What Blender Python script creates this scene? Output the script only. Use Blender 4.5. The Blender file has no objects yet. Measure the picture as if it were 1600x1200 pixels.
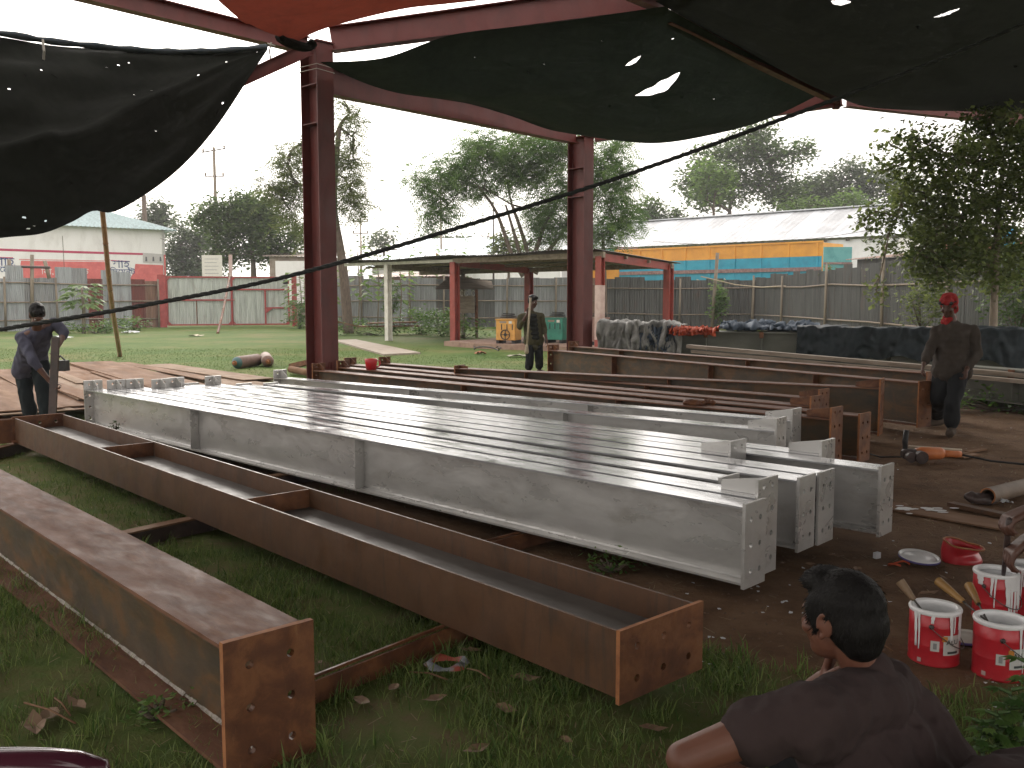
import bpy, bmesh, math, random
import numpy as np
from mathutils import Vector, Matrix, Quaternion
random.seed(7); rng = np.random.default_rng(11)
S = bpy.context.scene; COL = S.collection; R = math.radians

# ------------------------------------------------------------------ camera, sky, sun, exposure
F, H = 1435.0, 1.55
PITCH = math.atan(135 / F); CP, SP = math.cos(PITCH), math.sin(PITCH)
cd = bpy.data.cameras.new('camera'); cam = bpy.data.objects.new('camera', cd); COL.objects.link(cam)
cam.location = (0, 0, H); cam.rotation_euler = (math.pi / 2 - PITCH, 0, 0)
cd.sensor_width = 36; cd.lens = 36 * F / 1600; cd.clip_start = 0.05; cd.clip_end = 3000
S.camera = cam
SUN_EL, SUN_AZ = R(24), R(-14)          # low sun behind thin cloud, ahead and a little left
W = bpy.data.worlds.new('World'); S.world = W; W.use_nodes = True
nt = W.node_tree; nt.nodes.clear()
sky = nt.nodes.new('ShaderNodeTexSky'); sky.sky_type = 'NISHITA'; sky.sun_disc = False
sky.sun_elevation = SUN_EL; sky.sun_rotation = SUN_AZ
sky.air_density = 1.0; sky.dust_density = 7.0; sky.ozone_density = 1.0
hs = nt.nodes.new('ShaderNodeHueSaturation'); hs.inputs['Saturation'].default_value = 0.22
mx = nt.nodes.new('ShaderNodeMix'); mx.data_type = 'RGBA'; mx.inputs[0].default_value = 0.8
mx.inputs[7].default_value = (9.65, 9.05, 8.5, 1)       # even overcast veil
bg = nt.nodes.new('ShaderNodeBackground'); bg.inputs[1].default_value = 0.12
wo = nt.nodes.new('ShaderNodeOutputWorld')
nt.links.new(sky.outputs[0], hs.inputs['Color']); nt.links.new(hs.outputs[0], mx.inputs[6])
nt.links.new(mx.outputs[2], bg.inputs[0]); nt.links.new(bg.outputs[0], wo.inputs[0])
sd = bpy.data.lights.new('sun', 'SUN'); sd.energy = 0.9; sd.angle = R(14); sd.color = (1.0, 0.94, 0.86)
sun = bpy.data.objects.new('sun', sd); COL.objects.link(sun)
_d = Vector((math.sin(SUN_AZ) * math.cos(SUN_EL), math.cos(SUN_AZ) * math.cos(SUN_EL), math.sin(SUN_EL)))
sun.rotation_euler = (-_d).to_track_quat('-Z', 'Y').to_euler()
vs = S.view_settings; vs.view_transform = 'Standard'; vs.look = 'None'; vs.gamma = 1; vs.use_curve_mapping = False
vs.exposure = 0.95
S.render.engine = 'CYCLES'; cy = S.cycles
cy.use_denoising = True; cy.max_bounces = 6; cy.transparent_max_bounces = 6; cy.caustics_reflective = False; cy.caustics_refractive = False
cy.use_adaptive_sampling = True; cy.adaptive_threshold = 0.02

# ------------------------------------------------------------------ helpers
def ray(px, py):
    x = (px - 800) / F; v = (600 - py) / F
    return Vector((x, CP + v * SP, -SP + v * CP))
def G(px, py, z=0.0):                       # where the sight line meets the level z
    d = ray(px, py); t = (z - H) / d.z
    return Vector((0, 0, H)) + d * t
def at(px, py, y):                          # the point on the sight line at depth y
    d = ray(px, py)
    return Vector((0, 0, H)) + d * (y / d.y)

class MB:
    def __init__(s): s.v = []; s.f = []
    def add(s, vs, fs):
        o = len(s.v); s.v += [tuple(p) for p in vs]; s.f += [tuple(i + o for i in f) for f in fs]; return s
    def box(s, a, b, M=None):
        (x0, y0, z0), (x1, y1, z1) = a, b
        vs = [(x0,y0,z0),(x1,y0,z0),(x1,y1,z0),(x0,y1,z0),(x0,y0,z1),(x1,y0,z1),(x1,y1,z1),(x0,y1,z1)]
        if M is not None: vs = [M @ Vector(p) for p in vs]
        return s.add(vs, [(0,3,2,1),(4,5,6,7),(0,1,5,4),(1,2,6,5),(2,3,7,6),(3,0,4,7)])
    def bar(s, p, q, w, h, up=(0,0,1)):     # rectangular bar from p to q
        p, q = Vector(p), Vector(q); d = (q - p).normalized(); up = Vector(up)
        r = d.cross(up)
        if r.length < 1e-4: r = d.cross(Vector((0,1,0)))
        r.normalize(); u = r.cross(d)
        vs = []
        for c in (p, q):
            for a, b in ((-1,-1),(1,-1),(1,1),(-1,1)): vs.append(c + r*(a*w/2) + u*(b*h/2))
        return s.add(vs, [(0,3,2,1),(4,5,6,7),(0,1,5,4),(1,2,6,5),(2,3,7,6),(3,0,4,7)])
    def tube(s, pts, r, n=8, cap=True):
        pts = [Vector(p) for p in pts]; m = len(pts)
        rs = r if isinstance(r, (list, tuple)) else [r]*m
        o = len(s.v); pr = None
        for i, p in enumerate(pts):
            d = (pts[min(i+1,m-1)] - pts[max(i-1,0)])
            if d.length < 1e-9: d = Vector((0,0,1))
            d.normalize()
            if pr is None:
                a = Vector((0,0,1)) if abs(d.z) < .9 else Vector((1,0,0)); pr = d.cross(a).normalized()
            else:
                pr = (pr - d*pr.dot(d))
                pr = pr.normalized() if pr.length > 1e-6 else d.orthogonal().normalized()
            b = d.cross(pr)
            for k in range(n):
                t = 2*math.pi*k/n; s.v.append(tuple(p + (pr*math.cos(t) + b*math.sin(t))*rs[i]))
        for i in range(m-1):
            for k in range(n):
                k2 = (k+1) % n
                s.f.append((o+i*n+k, o+i*n+k2, o+(i+1)*n+k2, o+(i+1)*n+k))
        if cap:
            s.f.append(tuple(o+k for k in reversed(range(n)))); s.f.append(tuple(o+(m-1)*n+k for k in range(n)))
        return s
    def lathe(s, prof, n=24, c=(0,0,0), M=None):   # profile of (radius, z)
        o = len(s.v)
        for r, z in prof:
            for k in range(n):
                t = 2*math.pi*k/n; p = Vector((c[0]+r*math.cos(t), c[1]+r*math.sin(t), c[2]+z))
                s.v.append(tuple(M @ p if M is not None else p))
        for i in range(len(prof)-1):
            for k in range(n):
                k2 = (k+1) % n; s.f.append((o+i*n+k, o+i*n+k2, o+(i+1)*n+k2, o+(i+1)*n+k))
        return s
    def prism(s, poly, a, b, M=None):       # polygon in xz extruded along y from a to b
        n = len(poly); vs = [(x, a, z) for x, z in poly] + [(x, b, z) for x, z in poly]
        if M is not None: vs = [M @ Vector(p) for p in vs]
        return s.add(vs, [tuple(range(n)), tuple(reversed(range(n, 2*n)))] + [(i, i+n, (i+1)%n+n, (i+1)%n) for i in range(n)])
    def slab(s, poly, z0, z1):              # polygon in xy extruded in z
        n = len(poly); vs = [(p[0], p[1], z0) for p in poly] + [(p[0], p[1], z1) for p in poly]
        return s.add(vs, [tuple(reversed(range(n))), tuple(range(n, 2*n))] + [(i, (i+1)%n, (i+1)%n+n, i+n) for i in range(n)])
    def build(s, name, mat, parent=None, smooth=False, fix=True):
        me = bpy.data.meshes.new(name); me.from_pydata(s.v, [], s.f)
        if fix:
            bm = bmesh.new(); bm.from_mesh(me); bmesh.ops.recalc_face_normals(bm, faces=bm.faces[:]); bm.to_mesh(me); bm.free()
        return link(name, me, mat, parent, smooth)
def link(name, me, mat, parent=None, smooth=False):
    if mat: 
        for m in (mat if isinstance(mat, (list, tuple)) else [mat]): me.materials.append(m)
    if smooth: me.polygons.foreach_set('use_smooth', [True]*len(me.polygons))
    o = bpy.data.objects.new(name, me); COL.objects.link(o)
    if parent: o.parent = parent
    return o
def tag(o, label=None, cat=None, group=None, kind=None):
    if label: o['label'] = label
    if cat: o['category'] = cat
    if group: o['group'] = group
    if kind: o['kind'] = kind
    return o
def empty(name, label, cat, loc=(0,0,0), rz=0.0, group=None, rot=None):
    o = bpy.data.objects.new(name, None); COL.objects.link(o); o.empty_display_size = .2
    o.location = loc; o.rotation_euler = rot if rot else (0,0,rz)
    return tag(o, label, cat, group)
def bulk(name, V, Fq, mat, parent=None, attr=None, smooth=False):   # numpy mesh, all faces with same vertex count
    me = bpy.data.meshes.new(name); n = len(V); k = Fq.shape[1]; m = len(Fq)
    me.vertices.add(n); me.vertices.foreach_set('co', np.asarray(V, np.float32).ravel())
    me.loops.add(m*k); me.loops.foreach_set('vertex_index', np.asarray(Fq, np.int32).ravel())
    me.polygons.add(m); me.polygons.foreach_set('loop_start', np.arange(0, m*k, k, dtype=np.int32))
    me.update(calc_edges=True)
    if attr:
        for an, av in attr.items():
            a = me.attributes.new(an, 'FLOAT', 'POINT'); a.data.foreach_set('value', np.asarray(av, np.float32))
    return link(name, me, mat, parent, smooth)
def vnoise(x, y, sc, seed=0):               # smooth value noise, vectorised
    x = np.asarray(x, float)*sc; y = np.asarray(y, float)*sc
    xi = np.floor(x).astype(int); yi = np.floor(y).astype(int); fx = x-xi; fy = y-yi
    fx = fx*fx*(3-2*fx); fy = fy*fy*(3-2*fy)
    def h(a, b):
        n = (a*374761393 + b*668265263 + seed*974711) & 0xffffffff
        n = ((n ^ (n >> 13)) * 1274126177) & 0xffffffff
        return ((n ^ (n >> 16)) & 0xffff) / 65535.0
    return (h(xi,yi)*(1-fx)+h(xi+1,yi)*fx)*(1-fy) + (h(xi,yi+1)*(1-fx)+h(xi+1,yi+1)*fx)*fy
def fbm(x, y, sc, seed=0):
    return (vnoise(x,y,sc,seed)*.5 + vnoise(x,y,sc*2.1,seed+1)*.3 + vnoise(x,y,sc*4.3,seed+2)*.2)

# ------------------------------------------------------------------ materials
def M_(name):
    m = bpy.data.materials.new(name); m.use_nodes = True; t = m.node_tree
    b = t.nodes['Principled BSDF']; return m, t, b
def nd(t, typ, **kw):
    n = t.nodes.new(typ)
    for k, v in kw.items(): setattr(n, k, v)
    return n
def coords(t, scale=(1,1,1), rnd=True):
    tc = nd(t, 'ShaderNodeTexCoord'); mp = nd(t, 'ShaderNodeMapping'); mp.inputs['Scale'].default_value = scale
    t.links.new(tc.outputs['Object'], mp.inputs['Vector'])
    if rnd:
        oi = nd(t, 'ShaderNodeObjectInfo'); ml = nd(t, 'ShaderNodeMath', operation='MULTIPLY'); ml.inputs[1].default_value = 37.0
        t.links.new(oi.outputs['Random'], ml.inputs[0]); t.links.new(ml.outputs[0], mp.inputs['Location'])
    return mp.outputs[0]
def ramp(t, fac, stops):
    r = nd(t, 'ShaderNodeValToRGB'); e = r.color_ramp.elements
    while len(e) > 1: e.remove(e[-1])
    e[0].position = stops[0][0]; e[0].color = tuple(stops[0][1]) + (1,)
    for p, c in stops[1:]: x = e.new(p); x.color = tuple(c) + (1,)
    t.links.new(fac, r.inputs[0]); return r.outputs[0]
def noise(t, vec, sc, det=5, rough=.6, dist=0):
    n = nd(t, 'ShaderNodeTexNoise'); n.inputs['Scale'].default_value = sc; n.inputs['Detail'].default_value = det
    n.inputs['Roughness'].default_value = rough; n.inputs['Distortion'].default_value = dist
    t.links.new(vec, n.inputs['Vector']); return n.outputs['Fac']
def bump(t, b, h, strength, dist=.01):
    n = nd(t, 'ShaderNodeBump'); n.inputs['Strength'].default_value = strength; n.inputs['Distance'].default_value = dist
    t.links.new(h, n.inputs['Height']); t.links.new(n.outputs[0], b.inputs['Normal'])
def pm(name, stops, sc=6, rough=.6, metal=0, bmp=.2, scale=(1,1,1), det=6, rr=None, spec=None, dist=.4, fine=0, coat=0, stain=None):
    """procedural paint/metal/wood: colour ramp over stretched noise, roughness noise and fine relief"""
    m, t, b = M_(name); v = coords(t, scale)
    f = noise(t, v, sc, det, .62, dist); c = ramp(t, f, stops)
    if stain:                      # (colour, scale vector, low, high, amount)
        v3 = coords(t, stain[1]); f3 = noise(t, v3, 3.0, 8, .72, .5); mk = ramp(t, f3, [(stain[2],(0,0,0)),(stain[3],(stain[4],)*3)])
        mq = nd(t, 'ShaderNodeMix', data_type='RGBA'); t.links.new(mk, mq.inputs[0]); t.links.new(c, mq.inputs[6]); mq.inputs[7].default_value = tuple(stain[0])+(1,); c = mq.outputs[2]
    t.links.new(c, b.inputs['Base Color'])
    b.inputs['Metallic'].default_value = metal
    if rr:
        f2 = noise(t, v, sc*1.7, 4, .6, .5); mr = nd(t, 'ShaderNodeMapRange')
        mr.inputs[1].default_value = .3; mr.inputs[2].default_value = .7; mr.inputs[3].default_value = rr[0]; mr.inputs[4].default_value = rr[1]
        t.links.new(f2, mr.inputs[0]); t.links.new(mr.outputs[0], b.inputs['Roughness'])
    else: b.inputs['Roughness'].default_value = rough
    if spec is not None: b.inputs['Specular IOR Level'].default_value = spec
    if coat: b.inputs['Coat Weight'].default_value = coat
    if bmp: bump(t, b, noise(t, v, fine or sc*6, 4), bmp)
    return m
def flat(name, c, rough=.6, metal=0, spec=None):
    k = .85; return pm(name, [(.3, [x*k for x in c]), (.7, c)], 9, rough, metal, .08, spec=spec)
def leafmat(name, dark, light, tr=.35, rough=.5):
    m, t, b = M_(name); out = t.nodes['Material Output']
    a = nd(t, 'ShaderNodeAttribute', attribute_name='rnd')
    c = ramp(t, a.outputs['Fac'], [(0, dark), (1, light)])
    t.links.new(c, b.inputs['Base Color']); b.inputs['Roughness'].default_value = rough; b.inputs['Specular IOR Level'].default_value = .3
    tl = nd(t, 'ShaderNodeBsdfTranslucent'); t.links.new(c, tl.inputs['Color'])
    ms = nd(t, 'ShaderNodeMixShader'); ms.inputs[0].default_value = tr
    t.links.new(b.outputs[0], ms.inputs[1]); t.links.new(tl.outputs[0], ms.inputs[2]); t.links.new(ms.outputs[0], out.inputs['Surface'])
    return m
MT = {}
MT['rust_top'] = pm('rust_flange', [(.25,(.07,.028,.015)),(.45,(.13,.055,.029)),(.62,(.185,.088,.054)),(.8,(.105,.041,.021))], 5, metal=.0, rr=(.55,.8), bmp=.12, scale=(.6,1.6,1.6), spec=.35, stain=((.26,.115,.05),(1.5,5,5),.55,.72,.6))
MT['rust_web'] = pm('rust_web', [(.25,(.042,.036,.026)),(.48,(.08,.055,.032)),(.6,(.13,.068,.028)),(.8,(.055,.044,.032))], 3.2, rr=(.4,.65), bmp=.1, scale=(1,1,2.2), spec=.4, stain=((.17,.07,.025),(3,3,.8),.56,.70,.55))
MT['rust_flat'] = pm('rust_side', [(.25,(.058,.031,.017)),(.5,(.108,.054,.028)),(.7,(.08,.039,.02)),(.85,(.135,.062,.028))], 3.5, rr=(.42,.65), bmp=.12, scale=(1,1,1.5), spec=.4, stain=((.045,.034,.025),(7,.8,7),.52,.68,.75))
MT['rust_plate'] = pm('rust_plate', [(.2,(.055,.022,.013)),(.45,(.115,.044,.020)),(.6,(.19,.078,.032)),(.8,(.085,.035,.018))], 7, rr=(.45,.7), bmp=.15, spec=.4, stain=((.26,.13,.06),(2,9,2),.60,.70,.5))
MT['rust_edge'] = pm('rust_edge', [(.3,(.22,.08,.03)),(.6,(.35,.14,.05))], 14, .75, bmp=.2)
MT['rust_strip'] = pm('rust_strip', [(.25,(.105,.055,.03)),(.5,(.18,.10,.058)),(.7,(.25,.155,.098)),(.85,(.14,.062,.032))], 2.6, rr=(.75,.95), bmp=.12, scale=(.35,1.5,1.5), spec=.15)
MT['rust_strip2'] = pm('rust_strip_tan', [(.25,(.14,.085,.05)),(.5,(.24,.165,.11)),(.7,(.30,.21,.15)),(.85,(.17,.10,.06))], 2.6, rr=(.75,.95), bmp=.12, scale=(.35,1.5,1.5), spec=.15)
MT['mill'] = pm('mill_scale', [(.3,(.065,.055,.047)),(.6,(.10,.09,.08)),(.8,(.085,.06,.045))], 4, rr=(.5,.72), bmp=.08, scale=(.5,1,1), spec=.4)
MT['weld'] = pm('weld_bead', [(.35,(.20,.17,.14)),(.65,(.44,.39,.33))], 40, .5, bmp=.5)
MT['silver_top'] = pm('aluminium_paint_wet', [(.3,(.38,.385,.40)),(.6,(.60,.605,.62)),(.8,(.47,.475,.49))], 5, metal=.55, rr=(.08,.26), bmp=.035, scale=(.35,1.6,1), fine=18)
MT['silver'] = pm('aluminium_paint', [(.28,(.41,.40,.385)),(.5,(.55,.54,.52)),(.75,(.47,.46,.445))], 3, metal=.5, rr=(.22,.42), bmp=.06, scale=(.6,1,1.4), stain=((.30,.27,.22),(1.2,4,2.6),.55,.74,.5))
MT['oxide'] = pm('red_oxide_paint', [(.25,(.085,.019,.017)),(.55,(.14,.030,.026)),(.8,(.11,.024,.021))], 3, rr=(.42,.6), bmp=.06, scale=(1,1,.5))
MT['oxide_post'] = pm('red_post_paint', [(.25,(.17,.035,.025)),(.6,(.30,.055,.04))], 3, .55, bmp=.06)
MT['gate_red'] = pm('gate_red_paint', [(.3,(.24,.035,.035)),(.65,(.38,.06,.055))], 4, .5, bmp=.06)
MT['white_post'] = pm('white_post_paint', [(.3,(.45,.42,.36)),(.6,(.68,.66,.60))], 4, .6, bmp=.06)
MT['pink_post'] = pm('pink_post_paint', [(.3,(.40,.27,.24)),(.6,(.55,.42,.38))], 4, .6, bmp=.06)
def galv(name, base, rust=.35, streak=(6,6,.5)):
    m, t, b = M_(name); v = coords(t, streak); f = noise(t, v, 1.2, 6, .65, .3)
    c1 = ramp(t, f, [(.3, [x*.62 for x in base]), (.55, base), (.8, [min(1,x*1.25) for x in base])])
    v2 = coords(t, (1.2,1.2,.35)); f2 = noise(t, v2, 1.6, 6, .7, .6)
    mk = ramp(t, f2, [(.56,(0,0,0)),(.72,(rust,)*3)])
    mxx = nd(t, 'ShaderNodeMix', data_type='RGBA'); t.links.new(mk, mxx.inputs[0]); t.links.new(c1, mxx.inputs[6])
    mxx.inputs[7].default_value = (.16,.07,.035,1); t.links.new(mxx.outputs[2], b.inputs['Base Color'])
    b.inputs['Metallic'].default_value = .35; b.inputs['Roughness'].default_value = .5
    return m
MT['galv'] = galv('galvanised_sheet', (.28,.29,.30))
MT['galv2'] = galv('galvanised_sheet_light', (.36,.38,.40), .2)
MT['galv_dark'] = galv('galvanised_sheet_weathered', (.105,.107,.104), .45)
MT['galv_rust'] = galv('rusty_sheet', (.24,.14,.10), .9)
MT['sheet_red'] = galv('red_brown_sheet', (.17,.045,.035), .4)
MT['gate_sheet'] = galv('gate_sheet', (.48,.51,.48), .25)
MT['roof_white'] = galv('white_grey_roof_sheet', (.62,.64,.67), .0, (.4,.4,.4))
MT['roof_grey'] = galv('grey_roof_sheet', (.50,.51,.53), .05, (.4,.4,.4))
MT['roof_teal'] = galv('pale_teal_roof_sheet', (.36,.46,.47), .0)
MT['roof_blue'] = galv('pale_blue_roof_sheet', (.58,.68,.76), .0)
MT['roof_dark'] = galv('dark_roof_sheet', (.06,.058,.055), .6)
MT['bamboo'] = pm('bamboo', [(.3,(.20,.10,.06)),(.6,(.33,.18,.115))], 3, .55, bmp=.1, scale=(2,2,.4))
MT['bamboo_grey'] = pm('weathered_bamboo', [(.3,(.13,.105,.08)),(.65,(.26,.215,.16))], 4, .75, bmp=.15, scale=(2,2,.4))
MT['wood'] = pm('weathered_timber', [(.3,(.16,.12,.085)),(.55,(.27,.22,.17)),(.8,(.34,.29,.24))], 5, .8, bmp=.2, scale=(.4,2,2))
MT['wood_pale'] = pm('pale_timber', [(.3,(.30,.24,.17)),(.6,(.46,.38,.28))], 5, .75, bmp=.15, scale=(.4,2,2))
MT['bark'] = pm('bark', [(.3,(.07,.05,.038)),(.6,(.14,.105,.08))], 8, .9, bmp=.5, scale=(2,2,.5))
MT['bark_pale'] = pm('pale_bark', [(.3,(.14,.11,.085)),(.6,(.25,.20,.155))], 8, .9, bmp=.4, scale=(2,2,.5))
MT['girder'] = pm('grey_green_primer', [(.3,(.10,.105,.085)),(.6,(.165,.165,.14)),(.8,(.13,.12,.10))], 3, rr=(.4,.6), bmp=.06, scale=(.5,1,1))
MT['concrete'] = pm('concrete', [(.3,(.26,.21,.165)),(.6,(.38,.32,.265))], 4, .85, bmp=.3)
MT['plinth'] = pm('worn_plinth', [(.3,(.20,.12,.09)),(.6,(.33,.22,.165))], 4, .85, bmp=.3)
MT['wall_white'] = pm('white_wash', [(.2,(.60,.58,.56)),(.5,(.80,.79,.78)),(.8,(.84,.83,.83))], 1.2, .8, bmp=.1, scale=(1,1,.4))
MT['wall_pink'] = flat('salmon_wall', (.50,.22,.17), .8)
MT['mural_red'] = pm('mural_red', [(.25,(.52,.11,.11)),(.6,(.66,.16,.15)),(.85,(.70,.30,.28))], 2.5, .8, bmp=.05)
MT['mural_stripe'] = flat('mural_stripe', (.50,.06,.13), .8)
MT['mural_blue'] = flat('mural_blue', (.03,.07,.22), .8)
MT['mural_white'] = flat('mural_white', (.75,.72,.72), .8)
MT['rope'] = pm('black_rope', [(.3,(.012,.014,.014)),(.7,(.035,.038,.036))], 60, .8, bmp=.3)
MT['string'] = flat('pale_string', (.45,.42,.38), .8)
MT['blackrubber'] = flat('black_rubber', (.02,.02,.02), .6)
MT['dark_steel'] = pm('dark_steel', [(.3,(.03,.022,.02)),(.6,(.07,.045,.04))], 8, .5, bmp=.1)
# ------------------------------------------------------------------ ground and grass
U = Vector((.714, -.700, 0)); V = Vector((.700, .714, 0))
def bl(x, lo, hi): return np.clip((x-lo)/(hi-lo), 0, 1)
def ell(x, y, cx, cy, rx, ry): return 1 - np.clip(np.sqrt(((x-cx)/rx)**2 + ((y-cy)/ry)**2), 0, 1.6)/1.0
def dirt(x, y):
    x = np.asarray(x, float); y = np.asarray(y, float)
    n = fbm(x, y, .55, 3); n2 = fbm(x, y, 1.9, 9); n3 = fbm(x, y, 5.5, 21)
    s = x*.714 - y*.700; t = x*.700 + y*.714
    d = np.zeros_like(x) + (n-.5)*1.1 + (n2-.5)*.9 + (n3-.5)*.7 - .17
    d += 1.25*np.clip(ell(x, y, 5.2, 10.6, 4.6, 4.6)*2, 0, 1)                       # trodden working area on the right
    d += .30*np.clip(ell(x, y, 2.6, 5.4, 2.4, 2.2)*2, 0, 1)
    d += .95*bl(t, 3.2, 3.9)*bl(-t, -12.2, -11.0)*bl(s, -12, -10.6)*bl(-s, .2, 1.6)       # under the beams
    d += .40*np.clip(ell(x, y, 1.3, 4.3, 1.1, .9)*2, 0, 1)
    d += .42*np.clip(ell(x, y, -1.2, 2.4, .55, .45)*2, 0, 1) + .35*np.clip(ell(x, y, -1.7, 2.6, .5, .4)*2, 0, 1)
    d += .35*np.clip(ell(x, y, .55, 2.9, .9, .35)*2, 0, 1)
    d += .30*np.clip(ell(x, y, -9, 20, 4, 3)*1.5, 0, 1)
    d -= .5*np.clip(ell(x, y, 6.2, 8.0, 1.2, .8)*2, 0, 1)
    d -= .35*np.clip(ell(x, y, 2.5, 3.0, 1.0, .9)*2, 0, 1)
    far = bl(y, 17, 24)*bl(-x, -6, 0)
    return np.clip(d*(1-.75*far) - .1*far, 0, 1)
def gz(x, y):
    return (fbm(x, y, .7, 40)-.5)*.05*np.clip(1-np.hypot(x, y-6)/30, 0, 1) - .004
def axis(segs):
    out = []
    for a, b, n in segs: out += list(np.linspace(a, b, n, endpoint=False))
    return np.array(out + [segs[-1][1]])
xs = axis([(-900,-60,12),(-60,-14,46),(-14,14,230),(14,60,46),(60,900,12)])
ys = axis([(-300,-3,14),(-3,15,150),(15,34,95),(34,80,46),(80,1500,16)])
X, Y = np.meshgrid(xs, ys); nx, ny = len(xs), len(ys)
Z = gz(X, Y); idx = np.arange(nx*ny).reshape(ny, nx)
q = np.stack([idx[:-1,:-1], idx[:-1,1:], idx[1:,1:], idx[1:,:-1]], -1).reshape(-1, 4)
D = dirt(X.ravel(), Y.ravel())
m, t, b = M_('ground_soil_and_turf')
tc = nd(t, 'ShaderNodeTexCoord'); vec = tc.outputs['Object']
a = nd(t, 'ShaderNodeAttribute', attribute_name='dirt')
f1 = noise(t, vec, 3.0, 8, .7); f2 = noise(t, vec, 28, 6, .7); f3 = noise(t, vec, .35, 4)
sd1 = nd(t, 'ShaderNodeMath', operation='MULTIPLY_ADD'); t.links.new(f2, sd1.inputs[0]); sd1.inputs[1].default_value = .7; 
t.links.new(a.outputs['Fac'], sd1.inputs[2])
mk = ramp(t, sd1.outputs[0], [(.45,(0,0,0)),(.85,(1,1,1))])
gr = ramp(t, f1, [(.25,(.045,.075,.018)),(.42,(.085,.12,.03)),(.55,(.12,.125,.045)),(.68,(.15,.105,.06)),(.85,(.11,.072,.045))])
so = ramp(t, f1, [(.25,(.060,.034,.019)),(.5,(.135,.078,.043)),(.72,(.19,.12,.072))])
gm = nd(t, 'ShaderNodeMix', data_type='RGBA'); t.links.new(mk, gm.inputs[0]); t.links.new(gr, gm.inputs[6]); t.links.new(so, gm.inputs[7])
fa = nd(t, 'ShaderNodeAttribute', attribute_name='lawn')
lw = ramp(t, f3, [(.3,(.07,.125,.03)),(.5,(.105,.15,.042)),(.7,(.165,.16,.065))])
lm = nd(t, 'ShaderNodeMix', data_type='RGBA'); 
lf = ramp(t, f1, [(.25,(.62,.70,.60)),(.5,(1.0,1.0,1.0)),(.75,(1.28,1.15,1.2))])
lx = nd(t, 'ShaderNodeMix', data_type='RGBA', blend_type='MULTIPLY'); lx.inputs[0].default_value = 1; t.links.new(lw, lx.inputs[6]); t.links.new(lf, lx.inputs[7])
t.links.new(fa.outputs['Fac'], lm.inputs[0]); t.links.new(gm.outputs[2], lm.inputs[6]); t.links.new(lx.outputs[2], lm.inputs[7])
t.links.new(lm.outputs[2], b.inputs['Base Color']); b.inputs['Roughness'].default_value = .95; b.inputs['Specular IOR Level'].default_value = .15
bump(t, b, f2, .6, .03)
LAWN = np.clip(bl(Y.ravel()-.25*X.ravel(), 13.5, 16.5)*bl(-X.ravel(), -7, -2), 0, 1)*(1-.7*D)
go = bulk('ground', np.stack([X.ravel(), Y.ravel(), Z.ravel()], 1), q, m, attr={'dirt': D, 'lawn': LAWN}, smooth=True)
tag(go, 'yard ground of trodden brown soil and turf', kind='structure')

def blades(name, P, hgt, wid, mat, lean=.5):
    """bent blades of grass standing at points P"""
    n = len(P); th = rng.uniform(0, 2*np.pi, n); h = hgt*rng.uniform(.45, 1.25, n); w = wid*rng.uniform(.6, 1.3, n)
    dx, dy = np.cos(th), np.sin(th); lx = rng.uniform(.15, 1, n)*lean*h
    la = rng.uniform(0, 2*np.pi, n); ax, ay = np.cos(la)*lx, np.sin(la)*lx
    z0 = P[:,2]
    v = np.empty((n, 5, 3))
    v[:,0] = np.stack([P[:,0]-dx*w, P[:,1]-dy*w, z0], 1); v[:,1] = np.stack([P[:,0]+dx*w, P[:,1]+dy*w, z0], 1)
    v[:,2] = np.stack([P[:,0]+dx*w*.7+ax*.35, P[:,1]+dy*w*.7+ay*.35, z0+h*.6], 1)
    v[:,3] = np.stack([P[:,0]-dx*w*.7+ax*.35, P[:,1]-dy*w*.7+ay*.35, z0+h*.6], 1)
    v[:,4] = np.stack([P[:,0]+ax, P[:,1]+ay, z0+h*.95], 1)
    base = np.arange(n)[:,None]*5
    f = np.concatenate([base+np.array([[0,1,2]]), base+np.array([[0,2,3]]), base+np.array([[3,2,4]])])
    r = np.repeat(np.clip(rng.normal(.45,.22,n), 0, 1), 5)
    return bulk(name, v.reshape(-1,3), f, mat, attr={'rnd': r})
gmat = leafmat('grass_blade', (.035,.10,.014), (.27,.32,.10), .35, .5)
gmat2 = leafmat('lawn_blade', (.06,.12,.024), (.145,.185,.055), .3, .6)
def scatter(x0, x1, y0, y1, n, thr=.55, pw=1.0):
    x = rng.uniform(x0, x1, n); y = rng.uniform(y0, y1, n)
    keep = (np.abs(x) < y*.62+.8); x, y = x[keep], y[keep]
    d = dirt(x, y); c = fbm(x, y, 2.2, 77)
    k = (rng.uniform(0,1,len(x)) > d*1.5) & (rng.uniform(0,1,len(x)) < .06 + np.clip((c-.36)*3.2, 0, 1)*pw)
    x, y = x[k], y[k]; return np.stack([x, y, gz(x, y)-.004], 1)
P = np.concatenate([scatter(-6, 6, 1.3, 5.5, 290000), scatter(-9, 10, 5.5, 12, 150000)])
tag(blades('grass', P, .060, .0022, gmat, 1.15), 'short dark green grass growing around the beams', 'grass', kind='stuff')
def clumps(n, x0, x1, y0, y1, k, h, w):
    c = scatter(x0, x1, y0, y1, n); c = c[:max(1,int(len(c)))]
    p = np.repeat(c, k, 0); p[:,:2] += rng.normal(0, .025, (len(p),2)); return p
P = clumps(1300, -5, 5, 1.6, 6, 14, .1, .003)
tag(blades('grass', P, .10, .0032, gmat, .8), 'taller grass tufts standing out of the dark turf', 'grass', kind='stuff')
x = rng.uniform(-17, 7, 60000); y = rng.uniform(13, 28, 60000)
k = (np.abs(x) < y*.6+1) & (x < 5.5) & (y-.25*x > 14) & ~((x>-2.5)&(x<6)&(y>24.5)&(y<33.5)) & (dirt(x,y) < .55)
x, y = x[k], y[k]
tag(blades('grass', np.stack([x,y,gz(x,y)],1), .026, .005, gmat2, 1.0), 'bright green lawn between the beams and the gate', 'grass', kind='stuff')
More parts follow.
